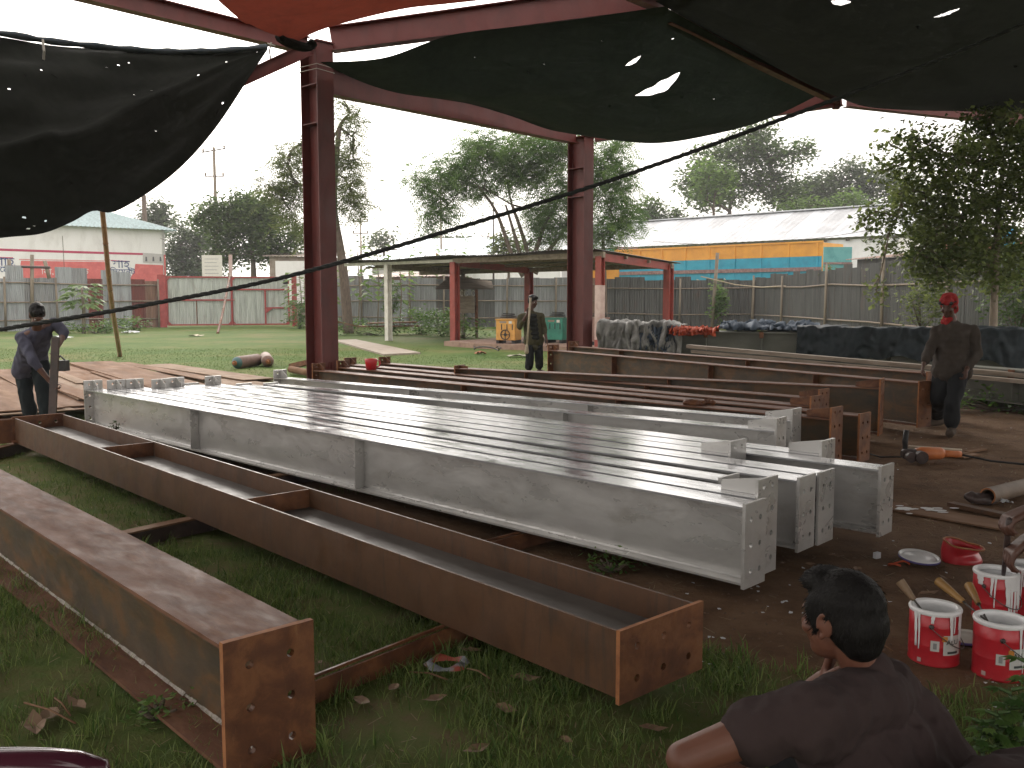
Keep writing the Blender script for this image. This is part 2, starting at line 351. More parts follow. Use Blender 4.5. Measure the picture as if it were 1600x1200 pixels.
# crumbs of soil, small stones and straw on the bare ground
n_ = 26000; x = rng.uniform(-5, 8, n_); y = 1.6+rng.uniform(0, 1, n_)**1.6*11; k = (np.abs(x) < y*.6+.6) & (dirt(x, y) > .35); x, y = x[k], y[k]; n_ = len(x)
r = rng.uniform(.003, .011, n_)*(1+.5*(rng.uniform(0,1,n_)>.95)); th = rng.uniform(0, 6.28, n_); Vc = np.empty((n_, 6, 3))
for j in range(5): a_ = th+j*1.257; rr_ = r*rng.uniform(.7,1.3,n_); Vc[:,j] = np.stack([x+np.cos(a_)*rr_, y+np.sin(a_)*rr_, gz(x,y)-.001], 1)
Vc[:,5] = np.stack([x, y, gz(x,y)+r*rng.uniform(.5,1.0,n_)], 1); bs = np.arange(n_)[:,None]*6
tag(bulk('soil_crumbs', Vc.reshape(-1,3), np.concatenate([bs+np.array([[j,(j+1)%5,5]]) for j in range(5)]), pm('soil_crumb', [(.3,(.07,.042,.026)),(.6,(.16,.10,.062)),(.8,(.23,.17,.12))], 40, .95, bmp=0)), 'crumbs of soil and small stones on the bare ground', 'soil crumbs', kind='stuff')
n_ = 5000; x = rng.uniform(-5, 8, n_); y = 1.6+rng.uniform(0, 1, n_)**1.6*11; k = (np.abs(x) < y*.6+.6); x, y = x[k], y[k]; n_ = len(x)
th = rng.uniform(0, 6.28, n_); L_ = rng.uniform(.02, .07, n_); w_ = .0011+.0002*y; dx, dy = np.cos(th), np.sin(th); z0, z1 = gz(x,y)+.004, gz(x,y)+rng.uniform(.004,.02,n_)
Vc = np.stack([np.stack([x-dy*w_,y+dx*w_,z0],1), np.stack([x+dy*w_,y-dx*w_,z0],1), np.stack([x+dx*L_+dy*w_,y+dy*L_-dx*w_,z1],1), np.stack([x+dx*L_-dy*w_,y+dy*L_+dx*w_,z1],1)], 1)
tag(bulk('straw', Vc.reshape(-1,3), np.arange(n_*4).reshape(-1,4), flat('dry_straw', (.26,.20,.11), .8)), 'dry straw and dead grass strewn over soil and turf', 'straw', kind='stuff')
# fallen scraps of lime paint and chips on the soil
mb = MB()
for i in range(150):
    c = random.choice([(2.0,5.2,1.0),(1.3,4.5,.6),(.75,3.9,.35),(2.55,3.7,.35),(4.7,7.2,1.3),(6,10,2.5),(1.9,3.4,.4)])
    px, py = random.gauss(c[0], c[2]*.5), random.gauss(c[1], c[2]*.5); r = random.uniform(.004, .016); z = float(gz(px,py))+.012
    a0 = random.uniform(0, 6); mb.add([(px+r*math.cos(a0+k*1.257)*random.uniform(.5,1.2), py+r*math.sin(a0+k*1.257)*random.uniform(.5,1.2), z+random.uniform(0,.006)) for k in range(5)], [(0,1,2,3,4)])
tag(mb.build('paint_chips', flat('white_paint_chip', (.6,.62,.64), .5), fix=False), 'white paint chips and spatter scattered on the soil', 'paint chips', kind='stuff')

# ------------------------------------------------------------------ steel frame of the open shed
NC = Vector((-3.0, 14.5, 0)); FC = Vector((1.42, 19.35, 0)); NA = Vector((2.36, 14.7, 0)); FA = Vector((6.8, 19.5, 0))
frame = empty('shed_structure', 'red oxide painted steel frame of the open shed with two tall columns', 'shed', NC)
def rel(p): return Vector(p) - NC
def hcol(base, h, name='column'):
    a = math.atan2(V.y, V.x)         # flange width runs along V, depth along U
    Mx = Matrix.Translation(rel(base)) @ Matrix.Rotation(a, 4, 'Z')
    mb = MB()
    mb.box((-.15,-.225,.02), (.15,-.21,h), Mx); mb.box((-.15,.21,.02), (.15,.225,h), Mx); mb.box((-.006,-.21,.02), (.006,.21,h), Mx)
    o = mb.build(name, MT['oxide'], frame)
    c = MB(); c.box((-.17,-.25,0), (.17,.25,.02), Mx); c.build('base_plate', MT['oxide'], o)
    c = MB(); c.box((-.165,-.26,h), (.165,.26,h+.02), Mx); c.build('cap_plate', MT['oxide'], o)
    for z in (h-.62, h-1.2):
        c = MB(); c.box((-.146,-.209,z), (-.007,.209,z+.012), Mx); c.box((.007,-.209,z), (.146,.209,z+.012), Mx); c.build('stiffener', MT['oxide'], o)
    for sx in (-1, 1):
        g = MB(); g.prism([(sx*.007,.02),(sx*.145,.02),(sx*.03,.55),(sx*.007,.55)], -.235, -.227, Mx); g.build('base_gusset', MT['oxide'], o)
    return o
hcol(NC, 5.40); hcol(FC, 4.82)
def ibar(name, p, q, d0, d1, w, parent=frame, mat='oxide'):   # I-beam with its top at p..q, depth d0..d1
    p, q = rel(p), rel(q); d = (q-p).normalized(); r = d.cross(Vector((0,0,1))).normalized(); up = r.cross(d)
    mb = MB(); t_ = .014
    for (a0, a1, ww) in ((0, t_, w), (None, None, w)):
        if a0 is not None: A = [p, p-up*t_]; B = [q, q-up*t_]
        else: A = [p-up*(d0-t_), p-up*d0]; B = [q-up*(d1-t_), q-up*d1]
        vs = [A[0]-r*ww/2, A[0]+r*ww/2, A[1]+r*ww/2, A[1]-r*ww/2, B[0]-r*ww/2, B[0]+r*ww/2, B[1]+r*ww/2, B[1]-r*ww/2]
        mb.add(vs, [(0,1,2,3),(7,6,5,4),(0,4,5,1),(1,5,6,2),(2,6,7,3),(3,7,4,0)])
    A = [p-up*t_, p-up*(d0-t_)]; B = [q-up*t_, q-up*(d1-t_)]
    vs = [A[0]-r*.005, A[0]+r*.005, A[1]+r*.005, A[1]-r*.005, B[0]-r*.005, B[0]+r*.005, B[1]+r*.005, B[1]-r*.005]
    mb.add(vs, [(0,1,2,3),(7,6,5,4),(0,4,5,1),(1,5,6,2),(2,6,7,3),(3,7,4,0)])
    return mb.build(name, MT[mat], parent)
dv = (FC-NC).normalized()
ibar('tie_beam', NC+dv*.16+Vector((0,0,5.11)), FC-dv*.16+Vector((0,0,5.11)), .42, .42, .2)
dr = (NA-NC).normalized()
ibar('rafter', NC+dr*.2+Vector((0,0,5.66)), NA+Vector((0,0,6.42)), .36, .42, .22)
ibar('rafter', FC+(FA-FC).normalized()*.25+Vector((0,0,5.05)), FA+Vector((0,0,5.86)), .3, .36, .2)
FR = at(1700, 188, 22.5)
ibar('rafter', FA+Vector((.16,.07,5.86)), FR, .36, .3, .2)
RN = at(1250, -150, 11.8)
ibar('rafter', NA+Vector((.15,-.1,6.42)), RN, .42, .3, .2)
ibar('ridge_beam', NA+Vector((.07,.1,6.0)), FA+Vector((-.1,-.1,5.72)), .2, .2, .16)
ibar('eave_beam', NC-dv*.16+Vector((0,0,5.48)), NC-dv*12+Vector((0,0,5.52)), .24, .24, .18)
ibar('outrigger', Vector((-3.1,14.25,5.38)), at(250, 172, 13.0), .2, .16, .12)
c = MB(); c.bar(rel(FA+Vector((-.12,-.12,5.74))), rel(FA+Vector((-.12,-.12,5.42))), .12, .12); c.build('apex_plate', MT['oxide'], frame)
# a run of the same frame towards and behind the camera, out of the picture
for k, s_ in ((1, -9.5),):
    hcol(NC + dv*s_*1.0, 5.5)
hcol(at(2300, 465, 9.5)*1.0 - Vector((0,0,1.55)), 5.0)
ibar('rafter', NC-dv*9.4+Vector((.2,0,5.75)), NA-dv*9.4+Vector((0,0,6.5)), .36, .4, .2)
ibar('ridge_beam', NA+Vector((-.05,-.15,6.1)), NA-dv*13+Vector((0,0,6.1)), .2, .2, .16)
# string ties on the column head
c = MB()
for z, r in ((5.0,.0),(4.93,.01)): 
    c.tube([NC+V*x+U*y+Vector((0,0,z+.02*k)) for k,(x,y) in enumerate(((-.16,-.24),(.16,-.24),(.16,.24),(-.16,.24),(-.16,-.24)))], .006, 5)
tag(c.build('string_tie', MT['string']), 'pale string wound around the head of the near column', 'string')

# ------------------------------------------------------------------ tarpaulins
def tarpmat(name, c0, c1, tr, sc=1.2):
    m, t, b = M_(name); out = t.nodes['Material Output']; v = coords(t, (1,1,1), False)
    f = noise(t, v, sc, 7, .65, .8); wvx = nd(t, 'ShaderNodeTexNoise'); wvx.inputs['Scale'].default_value = 9; wvx.inputs['Detail'].default_value = 8; t.links.new(v, wvx.inputs['Vector'])
    ad = nd(t, 'ShaderNodeMath', operation='MULTIPLY_ADD'); t.links.new(wvx.outputs['Fac'], ad.inputs[0]); ad.inputs[1].default_value = .6; ad.inputs[2].default_value = -.3
    ad2 = nd(t, 'ShaderNodeMath', operation='ADD'); t.links.new(f, ad2.inputs[0]); t.links.new(ad.outputs[0], ad2.inputs[1])
    c = ramp(t, ad2.outputs[0], [(.25, c0), (.75, c1)]); t.links.new(c, b.inputs['Base Color']); b.inputs['Roughness'].default_value = .8
    b.inputs['Specular IOR Level'].default_value = .06
    wv = nd(t, 'ShaderNodeTexNoise'); wv.inputs['Scale'].default_value = 2.2; wv.inputs['Detail'].default_value = 5; wv.inputs['Distortion'].default_value = 1.5
    bump(t, b, wv.outputs['Fac'], .6, .08)
    tl = nd(t, 'ShaderNodeBsdfTranslucent'); t.links.new(c, tl.inputs['Color'])
    ms = nd(t, 'ShaderNodeMixShader'); ms.inputs[0].default_value = tr
    t.links.new(b.outputs[0], ms.inputs[1]); t.links.new(tl.outputs[0], ms.inputs[2]); t.links.new(ms.outputs[0], out.inputs['Surface'])
    return m
def poly(pts, n, smooth=True):              # resample a polyline of Vectors to n points, softened
    pts = [Vector(p) for p in pts]; L = [0]
    for a, b_ in zip(pts, pts[1:]): L.append(L[-1] + (b_-a).length)
    out = []
    for i in range(n):
        s_ = L[-1]*i/(n-1); k = 0
        while k < len(L)-2 and L[k+1] < s_: k += 1
        f_ = (s_-L[k])/max(1e-9, L[k+1]-L[k])
        p0, p1, p2, p3 = pts[max(0,k-1)], pts[k], pts[k+1], pts[min(len(pts)-1,k+2)]
        if smooth:
            m1 = (p2-p0)*.5; m2 = (p3-p1)*.5; f2_, f3_ = f_*f_, f_**3
            out.append(p1*(2*f3_-3*f2_+1) + m1*(f3_-2*f2_+f_) + p2*(-2*f3_+3*f2_) + m2*(f3_-f2_))
        else: out.append(p1.lerp(p2, f_))
    return out
def tarp(name, label, e0, e1, s0, s1, mat, nu=70, nv=50, disp=None, holes=(), thick=.006):
    """Coons patch between edges e0 (v=0), e1 (v=1), s0 (u=0), s1 (u=1); holes are (u,v,ru,rv,ang)"""
    e0, e1 = poly(e0, nu), poly(e1, nu); s0, s1 = poly(s0, nv), poly(s1, nv)
    Vt = []
    for j in range(nv):
        v = j/(nv-1)
        for i in range(nu):
            u = i/(nu-1)
            p = e0[i]*(1-v)+e1[i]*v + s0[j]*(1-u)+s1[j]*u - (e0[0]*(1-u)*(1-v)+e0[-1]*u*(1-v)+e1[0]*(1-u)*v+e1[-1]*u*v)
            if disp: p = p + disp(u, v)
            Vt.append(tuple(p))
    Fs = [(j*nu+i, j*nu+i+1, (j+1)*nu+i+1, (j+1)*nu+i) for j in range(nv-1) for i in range(nu-1)]
    me = bpy.data.meshes.new(name); me.from_pydata(Vt, [], Fs)
    bm = bmesh.new(); bm.from_mesh(me)
    if holes:
        bm.faces.ensure_lookup_table(); bm.verts.ensure_lookup_table()
        for (hu, hv, r1, r2, an) in holes:     # punch: split the cell, put a ragged ring in it
            i = min(nu-2, int(hu*(nu-1))); j = min(nv-2, int(hv*(nv-1)))
            f = Fs[j*nu+i]; a, b_, c_, d_ = [Vector(Vt[k]) for k in f]
            ctr = (a+b_+c_+d_)/4; ex = ((b_+c_)-(a+d_))/2; ey = ((c_+d_)-(a+b_))/2
            lx_, ly_ = ex.length, ey.length
            fc = next((x for x in bm.faces if x.is_valid and len(x.verts)==4 and set(v_.index for v_ in x.verts)==set(f)), None)
            if fc is None: continue
            vs_ = [bm.verts[k] for k in f]; bm.faces.remove(fc)
            ring = []
            for k in range(12):
                th = -math.pi*.75 + k*math.pi/6 ; rr_ = random.uniform(.7, 1.15)
                xx, yy = math.cos(th)*r1*rr_, math.sin(th)*r2*rr_
                x2 = xx*math.cos(an)-yy*math.sin(an); y2 = xx*math.sin(an)+yy*math.cos(an)
                x2 = max(-.46*lx_, min(.46*lx_, x2)); y2 = max(-.46*ly_, min(.46*ly_, y2))
                ring.append(bm.verts.new(ctr + ex.normalized()*x2 + ey.normalized()*y2))
            for k in range(4):
                for q_ in range(3): bm.faces.new((vs_[k], ring[(k*3+q_+1)%12], ring[(k*3+q_)%12]))
                bm.faces.new((vs_[k], vs_[(k+1)%4], ring[(k*3+3)%12]))
            bm.verts.ensure_lookup_table(); bm.verts.index_update()
    bmesh.ops.recalc_face_normals(bm, faces=bm.faces[:]); bm.to_mesh(me); bm.free()
    o = link(name, me, mat, None, True)
    return tag(o, label, 'tarpaulin')
def big_hole(o, pts): pass
black = tarpmat('black_shade_net', (.011,.012,.010), (.019,.021,.017), .16)
green = tarpmat('dark_green_shade_net', (.018,.025,.021), (.034,.044,.037), .08)
redtp = tarpmat('orange_red_tarpaulin', (.20,.045,.03), (.30,.065,.042), .16)
def dl(u, v):
    f = math.sin((v*2.4+u*1.2)*math.pi*2.2)*.10*math.sin(math.pi*min(1,u*1.02))*(1-u)**.4 + math.sin((v*5.1-u*2.3)*6.0)*.05*(1-u)
    f += math.exp(-((v-.55-.10*math.sin(u*5))/.045)**2)*.22*(1-u) + math.exp(-((v-.78+.25*u)/.04)**2)*.16*(1-u)
    return Vector((0, -f, .25*f))
L0, L1 = at(418, 74, 13.6), at(418, 78, 13.6)
hl = [(random.uniform(.15,.93), random.uniform(.12,.93), random.uniform(.010,.030), random.uniform(.008,.02), random.uniform(0,3)) for _ in range(64)]
hl += [(.70,.42,.05,.028,.5),(.80,.52,.055,.035,.2),(.6,.72,.06,.03,-.5),(.62,.42,.035,.02,.1),(.68,.52,.03,.025,0)]
tarp('hanging_tarpaulin', 'black torn shade net hanging across the left of the shed, full of pinholes',
     [at(-420,20,7.2), at(-150,45,9), at(0,56,10.2), at(70,64,10.8), at(150,71,11.4), at(250,78,12.2), at(340,78,13), L0],
     [at(-420,400,6.6), at(-150,392,7.6), at(0,374,8.6), at(70,368,9.0), at(118,350,9.3), at(150,333,9.6), at(190,331,9.9), at(270,275,10.8), at(330,208,11.8), at(388,122,13), L1],
     [at(-420,20,7.2), at(-420,210,6.7), at(-420,400,6.6)], [L0, L0.lerp(L1,.5), L1], black, 110, 70, dl, hl)
# folded upper hem and its tie strings
hem = poly([at(-420,16,7.15), at(-150,41,8.95), at(0,52,10.15), at(70,63,10.75), at(150,72,11.3), at(250,80,12.1), at(340,79,12.9), at(416,73,13.5)], 40)
mb = MB(); mb.tube(hem, [.028+.018*math.sin(i*1.1)**2 for i in range(40)], 7); o = mb.build('hem', tarpmat('blue_grey_hem', (.06,.075,.09), (.10,.115,.13), .1), bpy.data.objects['hanging_tarpaulin'], True)
mb = MB(); mb.tube([at(67,62,10.5), at(69,80,10.45), at(68,97,10.5)], .014, 5); tag(mb.build('tie_string', MT['string']), 'pale string dangling from the top hem of the left black net', 'string')
mb = MB(); mb.tube([at(424,66,13.3), at(421,80,13.3), at(423,92,13.3)], .012, 5); mb.tube([at(418,68,13.3), at(430,72,13.3)], .012, 5)
tag(mb.build('tie_string', MT['string']), 'short string tying the left black net to the frame beam', 'string')
CL, CR, FL_, FR_ = at(500,97,13.95), at(1038,10,14.3), at(925,214,18.95), at(1293,141,19.1)
def dc(u, v):
    w_ = math.sin(math.pi*u)*math.sin(math.pi*v)
    w_ *= min(1.1, 1.3*u**.6); f = -.5*w_ + .05*math.sin(u*9+v*4)*w_ + .06*math.sin(u*3-v*13)*w_ + .03*math.sin(u*21+v*3)*w_
    return Vector((0, 0, f))
hc = [(random.uniform(.1,.9), random.uniform(.1,.9), random.uniform(.008,.03), random.uniform(.006,.015), random.uniform(0,3)) for _ in range(16)]
tarp('roof_tarpaulin', 'dark green shade net sagging under the roof between the two columns',
     [CL, at(600,90,14.0), at(709,54,14.1), at(860,36,14.2), CR], [FL_, at(1020,224,19.0), at(1110,211,19.0), at(1200,186,19.05), FR_],
     [CL, at(560,126,14.75), at(620,145,15.2), at(690,155,16.0), at(740,164,16.6), at(800,182,17.4), at(860,203,18.2), FL_], [CR, at(1160,78,16.4), FR_], green, 64, 56, dc, hc)
def drr(u, v):
    w_ = math.sin(math.pi*min(1,u))*math.sin(math.pi*v)
    return Vector((0, 0, -.6*w_ + .05*math.sin(u*8+v*5)*w_ + .05*math.sin(u*4-v*12)*w_))
hr = [(random.uniform(.05,.6), random.uniform(.3,.9), random.uniform(.01,.03), random.uniform(.006,.02), random.uniform(0,3)) for _ in range(8)]
C1, C2, C3, C4 = at(1024,2,14.2), at(1660,-330,10.5), at(1293,141,19.2), at(1900,180,21.5)
tarp('roof_tarpaulin', 'very dark shade net roofing the right side beside the ridge beam',
     [C1, at(1300,-130,12.6), C2], [C3, at(1345,165,19.5), at(1420,172,19.8), at(1520,174,20.3), at(1650,176,20.8), C4],
     [C1, at(1148,70,16.4), C3], [C2, at(1780,-60,15), C4], black, 60, 56, drr, hr)
# bigger tears: real openings with bright sky behind, cut as lens-shaped gaps
def rip(o, c, halfw, halfh, an):
    """cut a lens-shaped tear through the net around the point nearest to the sight line"""
    me = o.data; bm = bmesh.new(); bm.from_mesh(me); o0 = Vector((0,0,H)); d = ray(*c)
    from mathutils.bvhtree import BVHTree
    bv = BVHTree.FromBMesh(bm); hit, nrm, fi, _ = bv.ray_cast(o0, d)
    if hit is None: bm.free(); return
    nrm = nrm.normalized(); ex = Vector((1,0,0)); ex = (ex-nrm*ex.dot(nrm)).normalized(); ey = nrm.cross(ex)
    if ey.z < 0: ey = -ey
    ax = ex*math.cos(an)+ey*math.sin(an); ay = -ex*math.sin(an)+ey*math.cos(an)
    near = [f for f in bm.faces if (f.calc_center_median()-hit).length < halfw*1.6]
    bmesh.ops.subdivide_edges(bm, edges=list({e for f in near for e in f.edges}), cuts=11, use_grid_fill=True)
    kill = []
    for f in bm.faces:
        q_ = f.calc_center_median()-hit
        if q_.length > halfw*1.2: continue
        x_, y_ = q_.dot(ax)/halfw, q_.dot(ay)/halfh
        if abs(x_) < 1 and abs(y_ - .35*x_*x_) < (1-x_*x_)*(.9+.1*math.sin(x_*9)): kill.append(f)
    bmesh.ops.delete(bm, geom=kill, context='FACES'); bm.to_mesh(me); bm.free()
    me.polygons.foreach_set('use_smooth', [True]*len(me.polygons))
tl_ = [o for o in bpy.data.objects if o.name.startswith('roof_tarpaulin')]
rip(tl_[0], (1030,138), .42, .20, .42); rip(tl_[0], (990,96), .14, .05, .5)
rip(tl_[1], (1313,4), .16, .075, -.1); rip(tl_[1], (1480,21), .20, .05, .35); rip(tl_[1], (1545,96), .05, .03, 0)
# red tarpaulin over the bay in front of the near column
def drd(u, v):
    w_ = math.sin(math.pi*u)*math.sin(math.pi*v)
    return Vector((0,0,-.35*w_ + .06*math.sin(u*11+v*6)*w_ + .05*math.sin(u*5-v*14)*w_))
A0 = at(466, 64, 14.0); A1 = at(795, -4, 13.6)
tarp('red_tarpaulin', 'orange red tarpaulin roofing the bay in front of the near column',
     [A0, at(510,44,13.9), at(620,16,13.8), at(700,6,13.7), A1], [at(-250,-560,7.0), at(300,-900,6.0), at(900,-1100,5.5)],
     [A0, at(445,60,13.4), at(395,40,12.9), at(340,0,12.2), at(-250,-560,7.0)], [A1, at(830,-300,9.5), at(900,-1100,5.5)], redtp, 50, 60, drd)
mb = MB(); fl = poly([at(436,57,13.3), at(450,66,13.5), at(478,74,13.9), at(490,66,14.0)], 12); mb.tube(fl, .07, 6)
o = mb.build('rolled_edge', black, tl_[0], True)
# sheets added out of view, above and behind the camera, to shade the yard
def flatsheet(name, label, c4, mat, sag=.4):
    a, b_, c_, d_ = [Vector(p) for p in c4]
    return tarp(name, label, [a, a.lerp(b_,.5), b_], [d_, d_.lerp(c_,.5), c_], [a, a.lerp(d_,.5), d_], [b_, b_.lerp(c_,.5), c_], mat, 24, 24,
                lambda u, v: Vector((0,0,-sag*math.sin(math.pi*u)*math.sin(math.pi*v))))
flatsheet('roof_tarpaulin', 'unseen dark shade net added overhead above the camera to shade the yard', [(2.2,14.2,6.45), (10.5,9.6,5.3), (1.5,-3.0,5.2), (-6.2,2.2,6.4)], black)
flatsheet('roof_tarpaulin', 'unseen dark shade net added behind the red tarpaulin to darken the foreground', [(-5.5,4.2,6.3), (-1.5,-1.8,5.6), (-6,-7,5.5), (-10.5,-1,6.2)], black)
flatsheet('roof_tarpaulin', 'unseen dark shade net added behind the camera to block light from the rear', [(1.5,-3.2,5.1), (-1.6,-6.5,5.0), (-7,-11,5.0), (-9,-5,6.2)], black)
flatsheet('roof_tarpaulin', 'unseen dark shade net added right of the camera to shade the foreground', [(10.6,9.4,5.2), (15.5,6.5,3.9), (7,-6,3.8), (1.7,-3.1,5.1)], black)

# ------------------------------------------------------------------ long rope
pts = poly([at(-120,537,7.4), at(0,515,7.4), at(230,476,7.4), at(480,424,7.4), at(850,315,7.5), at(1040,252,7.6), at(1230,183,7.6), at(1420,112,7.7), at(1610,33,7.8), at(1800,-60,7.9)], 260)
mb = MB()
for k in range(3):
    pp = []
    for i, p in enumerate(pts):
        th = i*1.05 + k*2.094; pp.append(p + Vector((.0, math.cos(th)*.009, math.sin(th)*.0095)))
    mb.tube(pp, .0105, 6)
tag(mb.build('rope', MT['rope'], None, True), 'thick dark twisted rope slanting across the whole yard', 'rope')
# ------------------------------------------------------------------ steel beams
def holed(mb, x0, x1, ys_, zs_, holes, r=.012):
    """plate x0..x1 thick over the y/z grid; cells listed in holes get a round through-hole"""
    def cell(ya, yb, za, zb, hole):
        if not hole:
            for x, fl in ((x0, 0), (x1, 1)):
                q_ = [(x,ya,za),(x,yb,za),(x,yb,zb),(x,ya,zb)]; mb.add(q_, [(0,1,2,3)] if fl else [(3,2,1,0)])
            return
        cy_, cz_ = (ya+yb)/2, (za+zb)/2; n = 12
        ring = [(cy_+r*math.cos(-math.pi*.75+k*math.pi/6), cz_+r*math.sin(-math.pi*.75+k*math.pi/6)) for k in range(n)]
        cor = [(ya,za),(yb,za),(yb,zb),(ya,zb)]
        for x, fl in ((x0, 0), (x1, 1)):
            vs = [(x,)+c for c in cor] + [(x,)+c for c in ring]; fs = []
            for k in range(4):
                for q_ in range(3):
                    f = (k, 4+(k*3+q_+1)%n, 4+(k*3+q_)%n); fs.append(f if not fl else f[::-1])
                f = (k, (k+1)%4, 4+(k*3+3)%n); fs.append(f if not fl else f[::-1])
            mb.add(vs, fs)
        vs = [(x0,)+c for c in ring] + [(x1,)+c for c in ring]
        mb.add(vs, [(k, (k+1)%n, n+(k+1)%n, n+k) for k in range(n)])
    for i in range(len(ys_)-1):
        for j in range(len(zs_)-1): cell(ys_[i], ys_[i+1], zs_[j], zs_[j+1], (i, j) in holes)
    y0, y1, z0, z1 = ys_[0], ys_[-1], zs_[0], zs_[-1]
    mb.add([(x0,y0,z0),(x1,y0,z0),(x1,y0,z1),(x0,y0,z1),(x0,y1,z0),(x1,y1,z0),(x1,y1,z1),(x0,y1,z1)],
           [(0,1,2,3),(5,4,7,6),(3,2,6,7),(1,0,4,5)])
def endplate(root, x0, x1, w, h, ext, mat, hole_r=.0145):
    mb = MB(); w += .012; ys_ = [-w/2, -w/2+.02, -.005, .005, w/2-.02, w/2]
    z_ = [-.014]; a = h/3.0
    for k in range(3): z_ += [k*a+a*.18, k*a+a*.82]
    z_ += [h+.02] if not ext else [h-.002]
    if ext: z_ += [h+ext*.25, h+ext*.85, h+ext]
    hs_ = {(1,1),(3,1),(1,3),(3,3),(1,5),(3,5)}
    if ext: hs_ |= {(1,8),(3,8)}
    z_ = sorted(z_); holed(mb, x0, x1, ys_, z_, hs_, hole_r)
    o = mb.build('end_plate', mat, root)
    if mat is MT['rust_plate']:
        o.data.materials.append(MT['rust_edge'])
        for p_ in o.data.polygons[-4:]: p_.material_index = 1
    return o
def beam(label, A, B, h=.40, w=.2, le=0, re=0, stiff=(), mats=('rust_top','rust_web','rust_plate'), group=None, z=.1, flat=False, tf=.012, tp=.018, weld=True, gl=.13, gr=.26, bev=True):
    """built-up I-beam between end points A (left) and B (right), centre line, lying on level z"""
    A, B = Vector((A[0],A[1],0)), Vector((B[0],B[1],0)); L = (B-A).length; az = math.atan2(B.y-A.y, B.x-A.x)
    rot = (math.pi/2, 0, az) if flat else (0, 0, az)
    root = empty('steel_beam', label, 'steel beam', (A.x, A.y, z + (w/2 if flat else .012)), group=group, rot=rot)
    if flat:                       # web level: depth h lies towards the viewer, flange width w stands upright
        root.location = Vector((A.x, A.y, z+w/2)) + Vector((-math.sin(az), math.cos(az), 0))*h/2
    mt, mw, mp = [MT[k] for k in mats]
    m = MB(); m.box((tp,-w/2,h-tf), (L-tp,w/2,h)); m.build('top_flange', mt, root)
    m = MB(); m.box((tp,-w/2,0), (L-tp,w/2,tf)); m.build('bottom_flange', MT['rust_flat'] if flat else (mt if mats[0]!='silver_top' else mw), root)
    m = MB(); m.box((tp,-.005,tf), (L-tp,.005,h-tf)); m.build('web', mw, root)
    endplate(root, 0, tp, w+.012, h, le, mp); endplate(root, L-tp, L, w+.012, h, re, mp)
    for sx in stiff:
        x = sx*L
        for s_ in (-1, 1):
            m = MB(); m.box((x, min(s_*.006, s_*(w/2-.004)), tf+.001), (x+.010, max(s_*.006, s_*(w/2-.004)), h-tf-.001)); m.build('stiffener', mw if mats[0]=='silver_top' else mp, root)
    if le:
        m = MB(); m.prism([(tp,h+.001),(tp+gl,h+.001),(tp+gl,h+.03),(tp+.03,h+le-.005),(tp,h+le-.005)], -.006, .006); m.build('gusset', mp, root)
    if re:
        m = MB(); m.prism([(L-tp,h+.001),(L-tp,h+re-.005),(L-tp-.03,h+re-.008),(L-tp-gr,h+re*.52),(L-tp-gr,h+.001)], -.006, .006); m.build('gusset', mp, root)
    if weld:
        m = MB(); n = int(L/.05); y0 = -.0062
        for i in range(n):
            x = tp+(L-2*tp)*i/n; r_ = .0045*random.uniform(.7,1.3)
            x2 = tp+(L-2*tp)*(i+1)/n
            m.add([(x,y0,tf+r_*2),(x2,y0,tf+r_*2),(x2,y0-r_*2,tf),(x,y0-r_*2,tf)], [(0,1,2,3)])
        if flat:
            for i in range(n):
                x = tp+(L-2*tp)*i/n; x2 = tp+(L-2*tp)*(i+1)/n; r_ = .004
                m.add([(x,-.0062,h-tf-r_*2),(x2,-.0062,h-tf-r_*2),(x2,-.0062-r_*2,h-tf),(x,-.0062-r_*2,h-tf)], [(3,2,1,0)])
        m.build('weld_seam', MT['weld'] if mats[0]!='silver_top' else MT['silver'], root, fix=False)
    return root
def ST(s_, t_): p = U*s_ + V*t_; return (p.x, p.y)
SIL = ('silver_top','silver','silver'); wg = 'aluminium painted beams laid side by side'; bg_ = 'bare rusty beams stacked behind the painted ones'
hw = .1
WB = [('long silver painted beam at the front edge of the painted row, full side in view', 4.10,-10.72, 4.10,-2.30, .10,0, (.30,.61)),
 ('silver beam second from the front, its right end plate rising behind the front beam', 4.315,-10.6, 4.325,-2.36, .10,.10, (.3,.6)),
 ('silver beam third from the front, its right end hidden behind a raised plate', 4.52,-10.58, 4.60,-2.75, .10,0, (.3,.6)),
 ('silver beam whose right end plate stands left in the tight pair of plates', 4.72,-10.35, 4.91,-2.43, .10,0, (.3,.6)),
 ('silver beam whose right end plate stands right in the tight pair of plates', 4.93,-10.4, 5.135,-2.42, .10,0, (.3,.6)),
 ('silver beam ending short with a small two-holed raised plate on the right', 5.14,-10.45, 5.345,-3.14, 0,.10, (.3,.6)),
 ('silver beam reaching farthest right, its end plate alone above bare soil', 5.35,-10.3, 5.57,-2.24, .10,0, (.3,.6)),
 ('silver beam with raised gusset just behind the farthest right end plate', 5.56,-9.95, 5.775,-2.72, 0,.10, (.3,.6)),
 ('silver beam standing apart at the back with its grey side showing', 5.83,-9.8, 6.60,-3.5, 0,.10, (.30,.68)),
 ('rearmost silver beam with a raised left plate, next to the rusty beams', 6.42,-10.55, 7.24,-3.70, .10,.10, (.35,.7))]
for lb, tL, sL, tR, sR, le, re, stf in WB:
    beam(lb, ST(sL,tL), ST(sR,tR), .40, .182, le, re, stf, SIL, wg)
